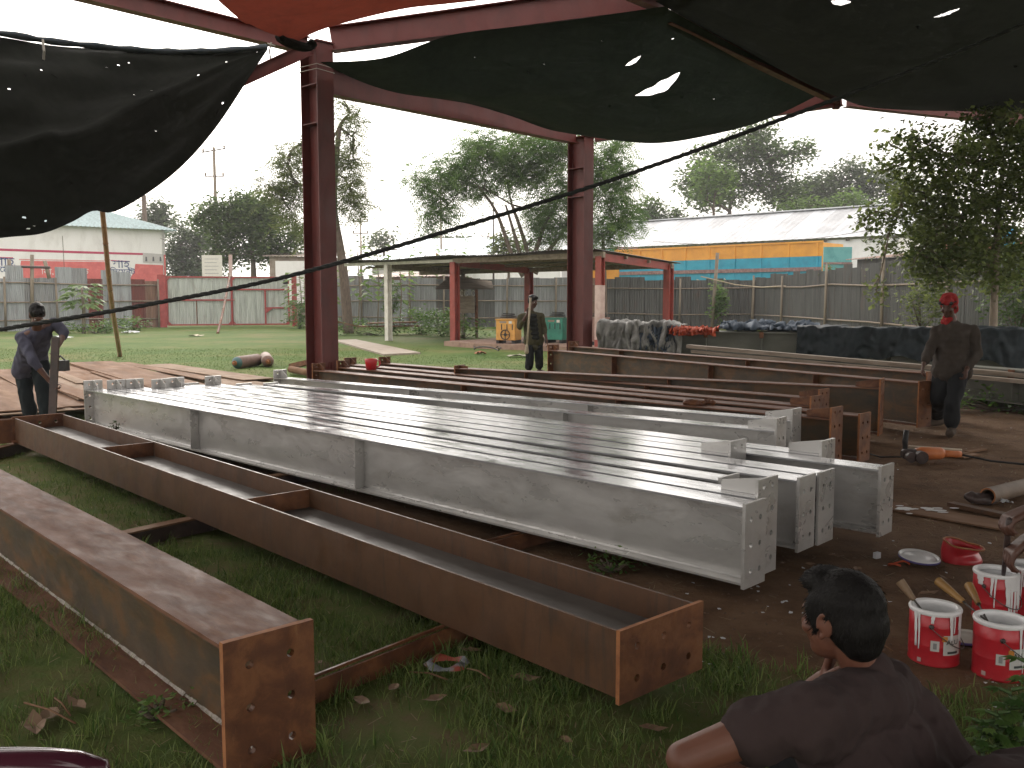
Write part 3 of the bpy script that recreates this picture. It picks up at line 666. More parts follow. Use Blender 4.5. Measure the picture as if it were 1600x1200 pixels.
BR = [('rusty beam next to the rearmost silver beam, tall drilled plate at its right end', 7.47,-11.23, 7.58,-3.5, .10,.10, (.4,.7)),
 ('rusty beam carrying the red mug, low end plate with rough edge on the right', 8.05,-11.45, 7.97,-3.42, .10,0, (.4,.7)),
 ('rusty beam third in the brown stack with a raised right gusset', 8.5,-11.9, 8.32,-4.05, .10,.10, (.4,.7)),
 ('rusty beam fourth in the brown stack, left plate standing over the lawn', 9.02,-11.7, 9.0,-4.3, .10,.10, (.4,.7))]
for lb, tL, sL, tR, sR, le, re, stf in BR:
    beam(lb, ST(sL,tL), ST(sR,tR), .40, .2, le, re, stf, group=bg_)
beam('deep rusty beam with full height right end plate beyond the brown stack', G(717,575,.58), G(1379,606,.58), .5, .22, .04,.10, (.2,.56), group=bg_, z=.07)
beam('deep rusty beam beginning beside the man with the stick', G(864,547,.58), G(1447,598,.58), .5, .22, .10,0, (.25,.55,.8), group=bg_, z=.07)
beam('deep rusty beam farthest back in the brown stack, near the tall column', G(896,541,.58), G(1458,583,.58), .5, .22, .10,0, (.2,.6), group=bg_, z=.07)
# the two foreground beams
fl = beam('rusty beam lying on its side in front of the silver row, trough upward', Vector((-4.96,9.07,0))+V*.235, Vector((.405,3.17,0))+V*.235+V*.0, .46, .25, 0, 0, (.305,.625), ('rust_flat','mill','rust_plate'), z=.105, flat=True)
m = MB(); m.box((.02,-.11,.462), (.12,-.098,.50)); m.build('bracket', MT['rust_plate'], fl)
m = MB(); m.box((0,-.12,.464), (.014,.12,.60)); m.build('bracket', MT['rust_plate'], fl)
nb = beam('wide rusty beam cut off by the left edge in the foreground', Vector((-4.75,7.2,0)), Vector((-.79,2.905,0)), .43, .30, 0, 0, (.28,), ('rust_top','rust_web','rust_plate'), z=.005, tf=.014, tp=.024)
# cross bearers under the beams
def bearer(label, p, q, h=.1, w=.09, mat='rust_strip', nm='bearer'):
    p, q = Vector(p), Vector(q); d = q-p; L = d.length
    r = empty(nm, label, 'bearer', (p.x,p.y,0), math.atan2(d.y,d.x), 'steel bearers laid across under the beams')
    m = MB(); m.box((0,-w/2,h-.012),(L,w/2,h)); m.build('top_flange', MT[mat], r)
    m = MB(); m.box((0,-.03,-.02),(L,-.02,h-.012)); m.build('web', MT['dark_steel'] if mat=='rust_strip' else MT[mat], r)
    return r
def gv(px,py,z=.1): p = G(px,py,z); return (p.x,p.y)
bearer('steel bearer lying between the two foreground beams at the left, light rusty top', gv(140,843), gv(420,782))
bearer('thin dark plate on edge with dried drips, from near end plate under the trough beam', gv(470,1062), gv(760,950), .1, .012, 'rust_plate')
bearer('bearer end showing at the far left below the trough beam', gv(-60,712), gv(120,670))
bearer('bearer crossing between trough beam and silver row near the left', ST(-6.6,3.1), ST(-6.6,6.9), .1, .1)
bearer('bearer crossing between trough beam and silver row near the right', ST(-3.9,3.25), ST(-3.9,6.9), .1, .012, 'rust_plate')
bearer('bearer hidden under the left ends of the silver row', ST(-9.4,3.95), ST(-9.4,7.6), .1, .1)
for s_, lb in ((-10.4,'left'),(-5.2,'right')):
    bearer('bearer under the %s half of the brown stack' % lb, ST(s_,7.1), ST(s_,11.6), .075, .1, 'rust_plate')

# long girders under covers along the right fence
def gird(lb, p, q, z, h, w=.3, stiff=(), mat='girder', nm='girder'):
    p, q = Vector(p), Vector(q); d = q-p; L = d.length; r = empty(nm, lb, 'girder', (p.x,p.y,z), math.atan2(d.y,d.x), 'grey green girders by the right fence')
    m = MB(); m.box((0,-w/2,h-.02),(L,w/2,h)); m.build('top_flange', MT[mat], r)
    m = MB(); m.box((0,-w/2,0),(L,w/2,.02)); m.build('bottom_flange', MT[mat], r)
    m = MB(); m.box((0,-.006,.02),(L,.006,h-.02)); m.build('web', MT[mat], r)
    for s_ in stiff:
        m = MB(); m.box((s_*L,-w/2+.01,.021),(s_*L+.02,-.008,h-.021)); m.build('stiffener', MT[mat], r)
        m = MB(); m.box((s_*L-.03,-w/2-.03,h-.12),(s_*L+.05,-w/2-.002,h+.004)); m.build('splice_plate', MT['rust_plate'], r)
    return r
g0, g1 = (3.05,19.4), (10.6,17.0)
gird('tall grey green girder with row of splice plates behind the brown beams', g0, g1, .05, .80, .34, (.03,.13,.27,.41,.58,.75))
gird('second grey green girder mostly under the blue and black covers', (3.6,20.3), (10.9,17.9), .05, .78, .34, (.2,.5))
gird('pale girder lying on top of the pile with open lattice ends', (4.9,20.6), (9.2,19.2), .84, .06, .3, mat='wood_pale')
gird('long grey green girder low at the right behind the man in the red scarf', G(1505,566,.62), G(1850,592,.62), .12, .46, .3, (.3,))
gird('low girder resting on soil behind the man in the red scarf', G(1500,600,.3), G(1800,622,.3), .0, .25, .2, ())
def plank(lb, p, q, w, h, mat='wood', nm='plank', cat='plank', group=None):
    p, q = Vector(p), Vector(q); m = MB(); m.box((0,-w/2,-h/2),((q-p).length,w/2,h/2))
    o = m.build(nm, MT[mat]); o.location = p; d = q-p
    o.rotation_euler = (0, -math.atan2(d.z, math.hypot(d.x,d.y)), math.atan2(d.y,d.x)); return tag(o, lb, cat, group)
plank('long weathered timber on top of the brown stack, upper of a pair', at(1076,541,16.3), at(1640,590,12.0), .14, .06, group='long timbers')
plank('long weathered timber below the upper one, slipping out at the right', at(1083,549,16.2), at(1640,600,11.8), .12, .05, group='long timbers')
plank('thin pale lath lying across the girders beneath blue cover', (5.2,19.9,.93), (7.3,19.1,.93), .08, .03, 'wood_pale', 'lath', 'lath')
# props that carry the timbers
for k, px in enumerate((1180, 1390)):
    p = at(px, 556 if k==0 else 575, 15.4 if k==0 else 13.6)
    m = MB(); m.box((-.08,-.08,0),(.08,.08,p.z-.05)); o = m.build('timber_block', MT['wood']); o.location = (p.x,p.y,0)
    tag(o, 'timber block propping the long timbers %s' % ('left of centre' if k==0 else 'near the man in the red scarf'), 'block')
# crumpled covers
def cover(name, lb, x0, x1, ybase, wy, ztop, drop_f, drop_b, mat, az=0, seed=0, nu=60, nv=50, crum=.05, rag=.12, fold=3.2, swag=0):
    """sheet thrown over a girder: u along it, v from the front hem over the top to the back"""
    Vt = []
    for j in range(nv):
        v = j/(nv-1); 
        for i in range(nu):
            u = i/(nu-1); x = x0+(x1-x0)*u
            wf = drop_f*(1+rag*math.sin(u*9+seed)+rag*.7*math.sin(u*23+seed*2))
            wf -= swag*abs(math.sin(u*(x1-x0)*1.35+seed))**.7; tot = wf+wy+drop_b; d_ = v*tot
            if d_ < wf: y, z = -wy/2-.03, ztop-(wf-d_)
            elif d_ < wf+wy: y, z = -wy/2+(d_-wf), ztop
            else: y, z = wy/2+.03, ztop-(d_-wf-wy)
            f = 1 if d_ < wf else .4
            n1 = float(fbm(u*7+seed*3, v*3+seed, 1.3, seed)); n2 = float(fbm(u*20+seed, v*5, 1.1, seed+5))
            swg = abs(math.sin(u*(x1-x0)*1.35+seed)) if swag else 1
            y -= (.10*(1-swg)**2*min(1,d_/max(.05,wf)) if swag and d_ < wf else 0); y -= f*(crum*fold*(abs(math.sin(u*(x1-x0)*4.2+math.sin(v*3+seed)*.6+n1*9+n2*3))**1.5)*(1-.7*v) + (n1-.3)*crum*2.4 + (n2-.5)*crum*.9)
            z += (n1-.4)*crum*3 + (n2-.5)*crum*1.6 if d_ >= wf*.9 else 0
            Vt.append((x + (n2-.5)*.08, y, max(.02, z)))
    Fs = [(j*nu+i, j*nu+i+1, (j+1)*nu+i+1, (j+1)*nu+i) for j in range(nv-1) for i in range(nu-1)]
    me = bpy.data.meshes.new(name); me.from_pydata(Vt, [], Fs); return tag(link(name, me, mat, None, True), lb, 'tarpaulin')
def clothmat(name, c0, c1, tr=0, rough=.75, sc=3):
    return pm(name, [(.3,c0),(.55,c1),(.75,[x*.7 for x in c1])], sc, rough, bmp=.3, fine=9, spec=.2)
gaz = math.atan2(g1[1]-g0[1], g1[0]-g0[0])
def putc(o, x, y): o.location = (x, y, 0); o.rotation_euler = (0,0,gaz); return o
CG = clothmat('grey_dusty_tarp', (.13,.13,.125), (.30,.295,.28)); CB = clothmat('blue_grey_tarp', (.04,.055,.075), (.085,.11,.145)); CK = clothmat('blue_black_tarp', (.010,.014,.017), (.024,.032,.038), rough=.55); CO = clothmat('orange_tarp', (.34,.06,.03), (.50,.10,.05))
putc(cover('grey_tarpaulin', 'dusty grey tarpaulin heaped over the left end of the girders', 0, 1.75, 0, 1.0, 1.02, .85, .8, CG, seed=2, crum=.07, fold=2.6, swag=.12), 1.95, 19.75)
putc(cover('blue_tarpaulin', 'blue grey tarpaulin crumpled on top of the girders beyond the orange one', 0, 2.0, 0, 1.1, .96, .06, .2, CB, seed=5, crum=.10), 4.5, 19.75)
putc(cover('blue_tarpaulin', 'blue corner of tarpaulin tucked between the grey and orange covers', 0, .7, 0, .5, .93, .42, .1, CB, seed=8, crum=.05), 2.75, 19.2)
putc(cover('orange_tarpaulin', 'bright orange tarpaulin scrap lying between grey and blue covers', 0, .95, 0, .7, .90, .10, .1, CO, seed=11, crum=.07), 3.3, 19.05)
putc(cover('orange_tarpaulin', 'orange flap hanging at the girder end under the grey cover', 0, .22, 0, .2, .88, .35, .05, CO, seed=13, crum=.03, nu=16, nv=24), 2.95, 19.25)
putc(cover('black_tarpaulin', 'blue black tarpaulin draped over the girder left of the red scarfed man', 0, 2.95, 0, .6, .97, .50, .6, CK, seed=17, crum=.035, nu=90, fold=1.6, swag=-.16), 5.75, 18.55)
putc(cover('black_tarpaulin', 'blue black tarpaulin hanging behind and right of the man in the red scarf', 0, 3.0, 0, .6, .97, .55, .6, CK, seed=23, crum=.035, nu=90, fold=1.6, swag=-.14), 8.7, 17.6)

# ------------------------------------------------------------------ rusty plates on the lawn
def strip(lb, a, b_, w, z, t_=.014, layers=1):
    p, q = G(*a, z), G(*b_, z); d = q-p; L = math.hypot(d.x,d.y); az = math.atan2(d.y,d.x)
    for k in range(layers):
        m = MB(); m.box((random.uniform(-.12,.12)*(k>0),-w/2+random.uniform(-.05,.05)*(k>0),-t_),(L+random.uniform(-.25,.2)*(k>0),w/2+random.uniform(-.05,.05)*(k>0),0))
        o = m.build('steel_plate', MT[random.choice(('rust_strip','rust_strip2'))]); o.location = (p.x,p.y,z-k*(t_+.012)); o.rotation_euler = (0,0,az+(random.uniform(-.012,.012) if k else 0))
        lab = lb if k == 0 else 'sheet %s in the edge stack below: %s' % (['directly under','second under','third under','fourth under'][k-1], lb)
        tag(o, ' '.join(lab.split()[:16]), 'steel plate', 'rusty steel plates piled on the lawn')
strip('long rusty plate crossing on top of the pile, pointing at the bamboo pole', (140,565), (300,608), .85, .20, .03)
strip('broad pale rusty plate left of the crossing one', (100,571), (205,606), .95, .16, .014, 2)
strip('rusty plate at the rear right of the pile near the gas cylinders', (245,569), (405,592), .55, .16, .014, 3)
strip('rusty plate ending right beside the silver gussets', (270,580), (420,606), .7, .13, .014, 2)
strip('narrow rusty strip left of the pale plate', (45,577), (150,622), .45, .18, .014, 4)
strip('narrow rusty strip behind the bending man', (5,577), (120,634), .5, .15, .014, 3)
strip('rusty plate reaching in from the left edge', (-60,588), (40,640), .9, .16, .014, 4)
strip('thin dark strip laid on the broad pale plate', (150,580), (250,612), .22, .185, .012)
strip('narrow tan strip behind the crossing plate', (190,566), (330,592), .3, .175, .012)
strip('narrow tan strip along the front edge of the pile', (60,592), (165,628), .28, .20, .012)
strip('short brown strip on the pile left of the pale plate', (85,580), (130,598), .2, .20, .012)
strip('small rusty offcut by the left edge', (-30,655), (30,676), .35, .06, .01)
strip('short rusty offcut in front of the pile at left', (8,662), (34,670), .25, .05, .01)
for i,(a,b_) in enumerate((((505,500),(560,512)),((575,507),(650,505)),((560,512),(655,511)))):
    p, q = G(*a,.2), G(*b_,.2); p = p*(34/p.y) if False else p
    o = plank('rusty plate lying by the fence %s the white post' % ['left of','just behind','in front of others near'][i], at(a[0],a[1]-2,38), at(b_[0],b_[1]-2,38.5), .8, .05, 'rust_strip', 'steel_plate', 'steel plate', 'steel pieces by the fence')
# ------------------------------------------------------------------ gas cylinders, pipes, mug, bamboo
XY_ = lambda px, D, z: Vector(((px-800)/F*D, D, z))
def cylinder(lb, a, b_, mat, cap):
    a, b_ = Vector(a), Vector(b_); r = .135; d = b_-a; L = d.length
    q_ = d.to_track_quat('Z','Y'); root = empty('gas_cylinder', lb, 'gas cylinder', a, group='gas cylinders on the lawn'); root.rotation_mode = 'QUATERNION'; root.rotation_quaternion = q_
    prof = [(0,0),(r*.75,0),(r,.03),(r,L-.16),(r*.93,L-.10),(r*.7,L-.045),(r*.42,L-.01),(r*.3,L)]
    m = MB(); m.lathe(prof[:5], 22); m.build('body', mat, root, True)
    m = MB(); m.lathe([(r*.935,L-.10),(r*.72,L-.045),(r*.44,L-.01),(r*.32,L)], 22); m.build('shoulder', cap, root, True)
    m = MB(); m.lathe([(0,L+.09),(.022,L+.085),(.026,L+.04),(.03,L),(.02,L-.01)], 12); m.lathe([(.05,L-.005),(.055,L+.025),(.04,L+.03),(.035,L-.005)], 14); m.build('valve', MT['rust_edge'], root, True)
    return root
cb = pm('cylinder_brown', [(.3,(.09,.05,.035)),(.6,(.16,.09,.065))], 5, .7, bmp=.15); ct = flat('cylinder_teal', (.05,.12,.12), .5); cpale = pm('cylinder_pale', [(.3,(.17,.12,.095)),(.6,(.27,.20,.165))], 5, .7, bmp=.15)
y0 = 20.0
cylinder('brown gas cylinder with teal shoulder lying sideways on the lawn', XY_(402,21.0,.135), XY_(366,19.9,.135), cb, ct)
cylinder('pale brown gas cylinder lying end-on beside the other one', XY_(414,21.8,.135), XY_(418,20.4,.135), cpale, cb)
m = MB(); a, b_ = at(454,577,18.5), at(500,586,17.6); m.tube([a,b_], .07, 12); tag(m.build('pipe', MT['rust_strip'], None, True), 'short rusty pipe lying behind the foot of the near column', 'pipe')
m = MB(); m.bar(at(458,572,18.9), at(484,566,18.5), .2, .1); tag(m.build('steel_offcut', MT['rust_plate']), 'rusty steel offcut leaning beside the foot of the near column', 'offcut')
# red mug on a beam
mugp = Vector((*ST(-10.75,8.05), .512)); rt = empty('mug', 'bright red plastic mug standing on a rusty beam', 'mug', mugp)
rp = flat('red_plastic', (.62,.03,.04), .35)
m = MB(); m.lathe([(0,.006),(.066,.006),(.085,.15),(.089,.155),(.092,.15),(.073,0),(0,0)], 24); m.build('body', rp, rt, True)
m = MB(); m.tube([Vector((.085,0,.13)),Vector((.125,0,.125)),Vector((.13,0,.09)),Vector((.115,0,.05)),Vector((.08,0,.04))], .010, 8); m.build('handle', rp, rt, True)
def bamboo(lb, p, q, r0, r1, mat='bamboo', nm='bamboo_pole', group=None, n=12):
    p, q = Vector(p), Vector(q); pts_, rs_ = [], []
    for i in range(n):
        f0, f1 = i/n, (i+1)/n
        for f_, k in ((f0,1.14),(f0+.06/n,1.0),(f1-.06/n,1.0),(f1,1.14)):
            b2 = Vector((math.sin(f_*5+p.x)*.02, math.cos(f_*4+p.x)*.02, 0)); pts_.append(p.lerp(q,f_)+b2*(0 if f_ in (0,1) else 1)); rs_.append((r0+(r1-r0)*f_)*k)
    m = MB(); m.tube(pts_, rs_, 8); return tag(m.build(nm, MT[mat], None, True), lb, 'bamboo pole', group)
bamboo('leaning brown bamboo pole propping the black net at its low corner', at(187,556,24.2), at(157,322,16.5)+Vector((0,0,0)), .055, .045, n=11)
bamboo('thin reddish pole leaning against the gate', G(340,521,0), at(360,432,46.5), .06, .05, n=5, mat='rust_plate')
# ------------------------------------------------------------------ corrugated fences
def XY(px, D): return Vector(((px-800)/F*D, D, 0))
def corr(w, h, mat, parent, name='sheet', amp=.012, per=.09, loc=(0,0,0), tilt=0):
    n = max(6, int(w/per*6)); m = MB(); vs = []
    for i in range(n+1):
        x = w*i/n; y = amp*math.sin(2*math.pi*x/per); vs += [(x,y,0),(x,y,h)]
    m.add(vs, [(2*i,2*i+2,2*i+3,2*i+1) for i in range(n)])
    o = m.build(name, mat, parent, True, False); o.location = loc; o.rotation_euler = (0,tilt,0); return o
def fence(lb, pts, h, pick, rails=(.5,1.35,2.2), post_gap=2.6, postr=.06, front=-1, sheetw=.78, tall=None, gaps=.02, postm='bamboo_grey', hv=.12, amp=.012, per=.09, railm='wood'):
    root = empty('corrugated_fence', lb, 'fence', pts[0]); P0 = Vector(pts[0])
    for a, b_ in zip(pts, pts[1:]):
        a, b_ = Vector(a), Vector(b_); d = b_-a; L = d.length; az = math.atan2(d.y,d.x); n = max(1,round(L/sheetw)); w = L/n
        nrm = Vector((math.sin(az), -math.cos(az), 0))*(1 if front < 0 else -1)
        for i in range(n):
            p = a+d*(i/n)-P0; mt, hh, yo = pick(i, n)
            o = corr(w+.04, h*hh*random.uniform(1-hv*.4,1+hv*.4), mt, root, amp=amp, per=per, loc=(p.x+nrm.x*yo,p.y+nrm.y*yo,random.uniform(-.02,.04)), tilt=random.uniform(-.006,.006)); o.rotation_euler[2] = az
        for z in rails:
            m = MB(); k = max(2,int(L/3)); zz = [z+random.uniform(-.05,.05) for _ in range(k+1)]
            m.tube([a-P0+d*(i/k)+nrm*.06+Vector((0,0,zz[i])) for i in range(k+1)], .035, 6); m.build('rail', MT[railm], root, True)
        k = max(1, round(L/post_gap))
        for i in range(k+1):
            p = a-P0+d*min(.995,(i+random.uniform(-.2,.2)*(0<i<k))/k)+nrm*.14; hh = h*random.choice((1,1.0,1.05,1.12,1.3))
            m = MB(); lean = random.uniform(-.05,.05); m.tube([p, p+Vector((lean*.5,0,hh*.5)), p+Vector((lean,0,hh))], [postr,postr*.9,postr*.8], 7); m.build('post', MT[postm], root, True)
    return root
def pick_left(i, n):
    f_ = (i+.5)/n; p = XY(-70,40.5).lerp(XY(249,48.2), f_); px = p.x/p.y*F+800
    mt = MT['galv2'] if px < 40 else random.choice((MT['galv'],MT['galv'],MT['galv2']))
    hh = 1.16 if 8<px<42 else 1.21 if 98<px<138 else 1.17 if 163<px<197 else 1.0
    if 138<px<166 or 196<px<224: mt = MT['sheet_red']
    if px > 226: mt = MT['galv_rust']
    return mt, hh, 0
PL0, PL1 = XY(-70,40.5), XY(249,48.2); PG1 = XY(466,50.2); PM1 = XY(935,48.5); PM2 = XY(1178,45); PR1 = XY(1640,21.5)
fence('patchwork corrugated fence left of the gate with raised and red brown sheets', [PL0,PL1], 2.5, pick_left)
def pick_mid(i, n):
    return random.choice((MT['galv'],MT['galv2'],MT['galv_dark'],MT['galv'],MT['galv_rust'] if random.random()<.3 else MT['galv'])), 1, 0
fence('corrugated fence with bamboo posts between the gate and the low shed', [PG1+Vector((.5,0,0)),PM1], 2.6, pick_mid)
def pick_r(i, n): return MT['galv_dark'], 1+(.10*i/n if n>20 else 0), 0
fence('dark weathered corrugated fence running from the shed along the right side', [PM1+Vector((.05,.02,0)),PM2,PR1], 2.5, pick_r, rails=(.7,2.0), post_gap=5.2, amp=.024, per=.125, railm='bark_pale')
# loose pole and cross piece on the left fence
r = empty('bamboo_scaffold', 'rough bamboo cross frame sticking up over the left fence', 'scaffold', at(48,500,43))
o0 = Vector(r.location)
for nm, a, b_ in (('post',at(50,505,43),at(50,398,43)),('post',at(16,440,43),at(14,405,43)),('post',at(77,435,43),at(70,408,43)),('crossbar',at(8,416,42.9),at(78,418,42.9))):
    m = MB(); m.tube([a-o0,b_-o0], .085 if nm=='post' else .06, 7); m.build(nm, MT['bamboo_grey'] if nm=='post' else MT['dark_steel'], r, True)
# ------------------------------------------------------------------ gate
gd = PG1-PL1; GL = gd.length; gaz_ = math.atan2(gd.y,gd.x)
gate = empty('sheet_metal_gate', 'two leaf gate of grey corrugated sheet in a red steel frame', 'gate', PL1, gaz_)
def gb(nm, x0, z0, x1, z1, w=.11, par=gate, mat='gate_red', y=-.06):
    m = MB(); m.bar((x0,y,z0),(x1,y,z1), w, w*.8, up=(0,1,0)); return m.build(nm, MT[mat], par)
hg = 2.68
for x, pw_ in ((.22,.2),(GL-.16,.13)):
    m = MB(); m.box((x-pw_,-.16,0),(x+pw_,.16,hg+.06)); m.build('gate_post', MT['gate_red'], gate)
for k,(xa,xb) in enumerate(((.46,GL*.52-.02),(GL*.52+.02,GL-.46))):
    m = MB()
    for a_,b_,c_,d_ in ((xa,.12,xa,hg),(xb,.12,xb,hg),(xa,.12,xb,.12),(xa,hg-.05,xb,hg-.05)): m.bar((a_,-.06,b_),(c_,-.06,d_), .075,.07, up=(0,1,0))
    for cx,cz,sx,sz in ((xa,hg-.05,1,-1),(xb,hg-.05,-1,-1),(xa,.12,1,1),(xb,.12,-1,1)): m.prism([(cx,cz),(cx+sx*.22,cz),(cx,cz+sz*.22)], -.105, -.03)
    fr = m.build('leaf_frame', MT['gate_red'], gate)
    n = max(2,int((xb-xa)/.8)); w = (xb-xa)/n
    for i in range(n): corr(w+.02, hg-.2, MT['gate_sheet'], fr, loc=(xa+w*i,0,.14))
    mid = 1.42 if k==0 else 1.98
    gb('crossbar', xa, mid, xb, mid, .08, fr)
    if k == 1:
        gb('wicket_post', xb-.42*(xb-xa), .12, xb-.42*(xb-xa), mid, .09, fr); gb('wicket_rail', xb-.42*(xb-xa), 1.0, xb, 1.0, .07, fr)
        m = MB(); m.prism([(xb-.42*(xb-xa)+.05,1.0),(xb-.42*(xb-xa)+.4,1.0),(xb-.42*(xb-xa)+.05,.72)], -.11, -.08); m.build('latch_plate', MT['gate_red'], fr)
    else:
        m = MB(); m.bar((xa+.45*(xb-xa),-.03,.14),(xa+.45*(xb-xa),-.03,1.4),.04,.03,up=(0,1,0)); m.build('seam_bar', MT['rust_plate'], fr)
m = MB(); m.tube([(GL*.52,-.14,.1),(GL*.52,-.14,1.9)],.03,6); m.tube([(GL*.52-.12,-.14,1.42),(GL*.52+.14,-.14,1.42)],.03,6); m.build('bolt', MT['gate_red'], gate)
# lamp bracket on the right gate post
m = MB(); p = at(456,438,49.6); m.tube([p, at(449,434,49.5), at(446,440,49.4)], .03, 6); m.lathe([(0,.12),(.12,.1),(.15,-.08),(0,-.1)], 10, c=at(446,441,49.4)); tag(m.build('lamp', MT['blackrubber'],None,True), 'small dark lamp bracketed on the right gate post', 'lamp')
# ------------------------------------------------------------------ paved strip, plinth
sl = [G(521,533),G(556,532),G(657,553),G(600,556)]
m = MB(); m.slab([(p.x,p.y) for p in sl], -.02, .045); tag(m.build('path', MT['concrete']), 'short pale concrete path slab on the lawn', kind='structure')
pl = [(-2.2,29.7),(-1.05,28.1),(3.3,25.0),(6.3,28.8),(1.2,34.0)]
m = MB(); m.slab(pl, -.02, .15); tag(m.build('concrete_floor', MT['plinth']), 'low concrete floor of the open shed', kind='structure')
# ------------------------------------------------------------------ open corrugated shed
SN = Vector((2.55,26.1,0)); Uu = Vector((-.71,.704,0)); Vv = Vector((.60,.80,0)); LS = 13.0; DS = 4.6
shed = empty('open_shed', 'open lean-to shed with corrugated roof on red and white posts', 'shed', SN)
n = 26; w = LS/n
zf, zb = 2.90, 2.66
for i in range(n):
    m = MB(); vs = []; k = 24
    for j in range(k+1):
        p = Uu*(w*(i+j/k*1.03)); dz = .014*math.sin(2*math.pi*(i*k+j)/6)+.03*math.sin(i*.6)
        for s_, z in ((-.35, zf), (DS+.35, zb)):
            q_ = p + Vv*s_; vs.append((q_.x,q_.y,z+dz))
    m.add(vs, [(2*j,2*j+2,2*j+3,2*j+1) for j in range(k)]); m.build('roof_sheet', MT['roof_dark'], shed, True, False)
def shpost(s_, t_, mat, z1=2.72, w=.2, z0=0, two=None):
    p = Uu*s_+Vv*t_; m = MB(); c_ = Matrix.Translation(p) @ Matrix.Rotation(math.atan2(Uu.y,Uu.x),4,'Z')
    m.box((-w/2,-w/2,z0),(w/2,-w/2+.03,z1),c_); m.box((-w/2,w/2-.03,z0),(w/2,w/2,z1),c_); m.box((-.02,-w/2+.03,z0),(.02,w/2-.03,z1),c_)
    o = m.build('post', MT[mat], shed)
    if two:
        m = MB(); e = .004; m.box((-w/2-e,-w/2-e,.35),(w/2+e,w/2+e,1.9),c_); m.build('paint_band', MT[two], o)
    return o
shpost(.15,.1,'oxide_post', two='pink_post'); shpost(6.35,.1,'oxide_post', w=.24); shpost(9.95,.1,'white_post', w=.2)
shpost(.15,4.3,'oxide_post', 2.6, .24); shpost(6.35,4.3,'oxide_post', 2.6, .24); shpost(9.95,4.3,'bamboo_grey', 2.6, .12)
def shbeam(nm, a, b_, za, zb_, w=.1, h=.16, mat='oxide_post'):
    m = MB(); p = Uu*a[0]+Vv*a[1]; q_ = Uu*b_[0]+Vv*b_[1]; m.bar(p+Vector((0,0,za)), q_+Vector((0,0,zb_)), w, h); m.build(nm, MT[mat], shed)
shbeam('front_beam', (0,.1),(6.4,.1), 2.76,2.76, mat='wood'); shbeam('front_beam', (6.4,.12),(12.6,.12), 2.76,2.78, .08,.1,'white_post')
shbeam('back_beam', (0,4.3),(12.6,4.3), 2.56,2.56, mat='wood')
for s_ in (.15, 6.35, 9.95): shbeam('side_beam', (s_,.2),(s_,4.2), 2.70,2.54, .1,.22,'oxide_post' if s_<9 else 'wood')
for t_ in (1.4,2.8): shbeam('purlin', (0,t_),(12.8,t_), 2.79-t_*.05,2.79-t_*.05, .06,.08,'wood')
# switch board with its own little roof
sw = empty('switch_board', 'brown electrical switch board under a small gable roof beside the shed', 'switch board', XY(728,36))
for x in (-.42,.42): m = MB(); m.box((x-.06,-.05,0),(x+.06,.05,2.0)); m.build('post', MT['rust_plate'], sw)
m = MB(); m.box((-.40,-.05,.95),(.40,-.02,1.62)); m.build('panel', MT['wood'], sw)
m = MB(); m.add([(-1.15,-.5,1.9),(1.1,-.5,1.9),(1.0,.6,2.2),(-.6,.6,2.45)],[(0,1,2,3)]); m.add([(-1.15,-.5,1.87),(1.1,-.5,1.87),(1.0,.6,2.17),(-.6,.6,2.42)],[(3,2,1,0)]); m.build('roof', MT['wood'], sw, fix=False)
for x in (-.3,-.14,.02,.3):
    m = MB(); m.tube([(x+.06*math.cos(t_),-.09,1.72+.11*math.sin(t_)) for t_ in np.linspace(0.6,5.8,12)], .018, 5); m.build('cable_loop', MT['string'], sw, True)
# ------------------------------------------------------------------ welding machines
def machine(lb, loc, w, d, h, mat, az, fan=True, louv=True, dark='blackrubber'):
    r = empty('welding_machine', lb, 'welding machine', loc, az)
    m = MB(); m.box((-w/2,-d/2,.10),(w/2,d/2,h)); o = m.build('body', mat, r); bv = o.modifiers.new('b','BEVEL'); bv.width = .02; bv.segments = 2
    m = MB(); m.box((-w/2-.02,-d/2-.02,h+.001),(w/2+.02,d/2+.02,h+.03)); m.build('lid', mat, r)
    for x in (-w/2+.06,w/2-.06):
        m = MB(); m.box((x-.05,-d/2,0),(x+.05,d/2,.099)); m.build('foot', MT[dark], r)
    if fan:
        m = MB(); M2 = Matrix.Translation((0,-d/2-.004,h*.38)) @ Matrix.Rotation(math.pi/2,4,'X')
        m.lathe([(.15,0),(.16,.02),(.135,.02),(.13,0)], 20, M=M2); m.lathe([(0,.012),(.05,.015),(.05,0)], 12, M=M2)
        for k in range(4): m.bar((.05*math.cos(k*1.57),-d/2-.012,h*.38+.05*math.sin(k*1.57)),(.14*math.cos(k*1.57),-d/2-.012,h*.38+.14*math.sin(k*1.57)),.02,.02,up=(0,1,0))
        m.build('hand_wheel', MT[dark], r)
    if louv:
        for k in range(6):
            x = -w*.36+k*w*.14; m = MB(); m.box((x,-d/2-.008,h*.58),(x+w*.05,-d/2+.001,h*.82)); m.build('louvre', MT[dark] if k%2 else mat, r)
        m = MB(); m.box((-w*.3,-d/2-.006,h*.87),(w*.05,-d/2,h*.95)); m.build('name_plate', MT['wood'], r)
        m = MB(); m.box((w*.18,-d/2-.007,h*.85),(w*.34,-d/2,h*.96)); m.build('notice', flat('notice_white',(.7,.68,.6)), r)
    m = MB(); m.tube([(math.cos(t_*1.3)*w*.36*(1+.15*math.sin(t_*3)), math.sin(t_*1.3)*d*.36, h+.05+.012*t_) for t_ in np.linspace(0,12,50)], .014, 5); m.build('coiled_cable', MT[dark], r, True)
    return r
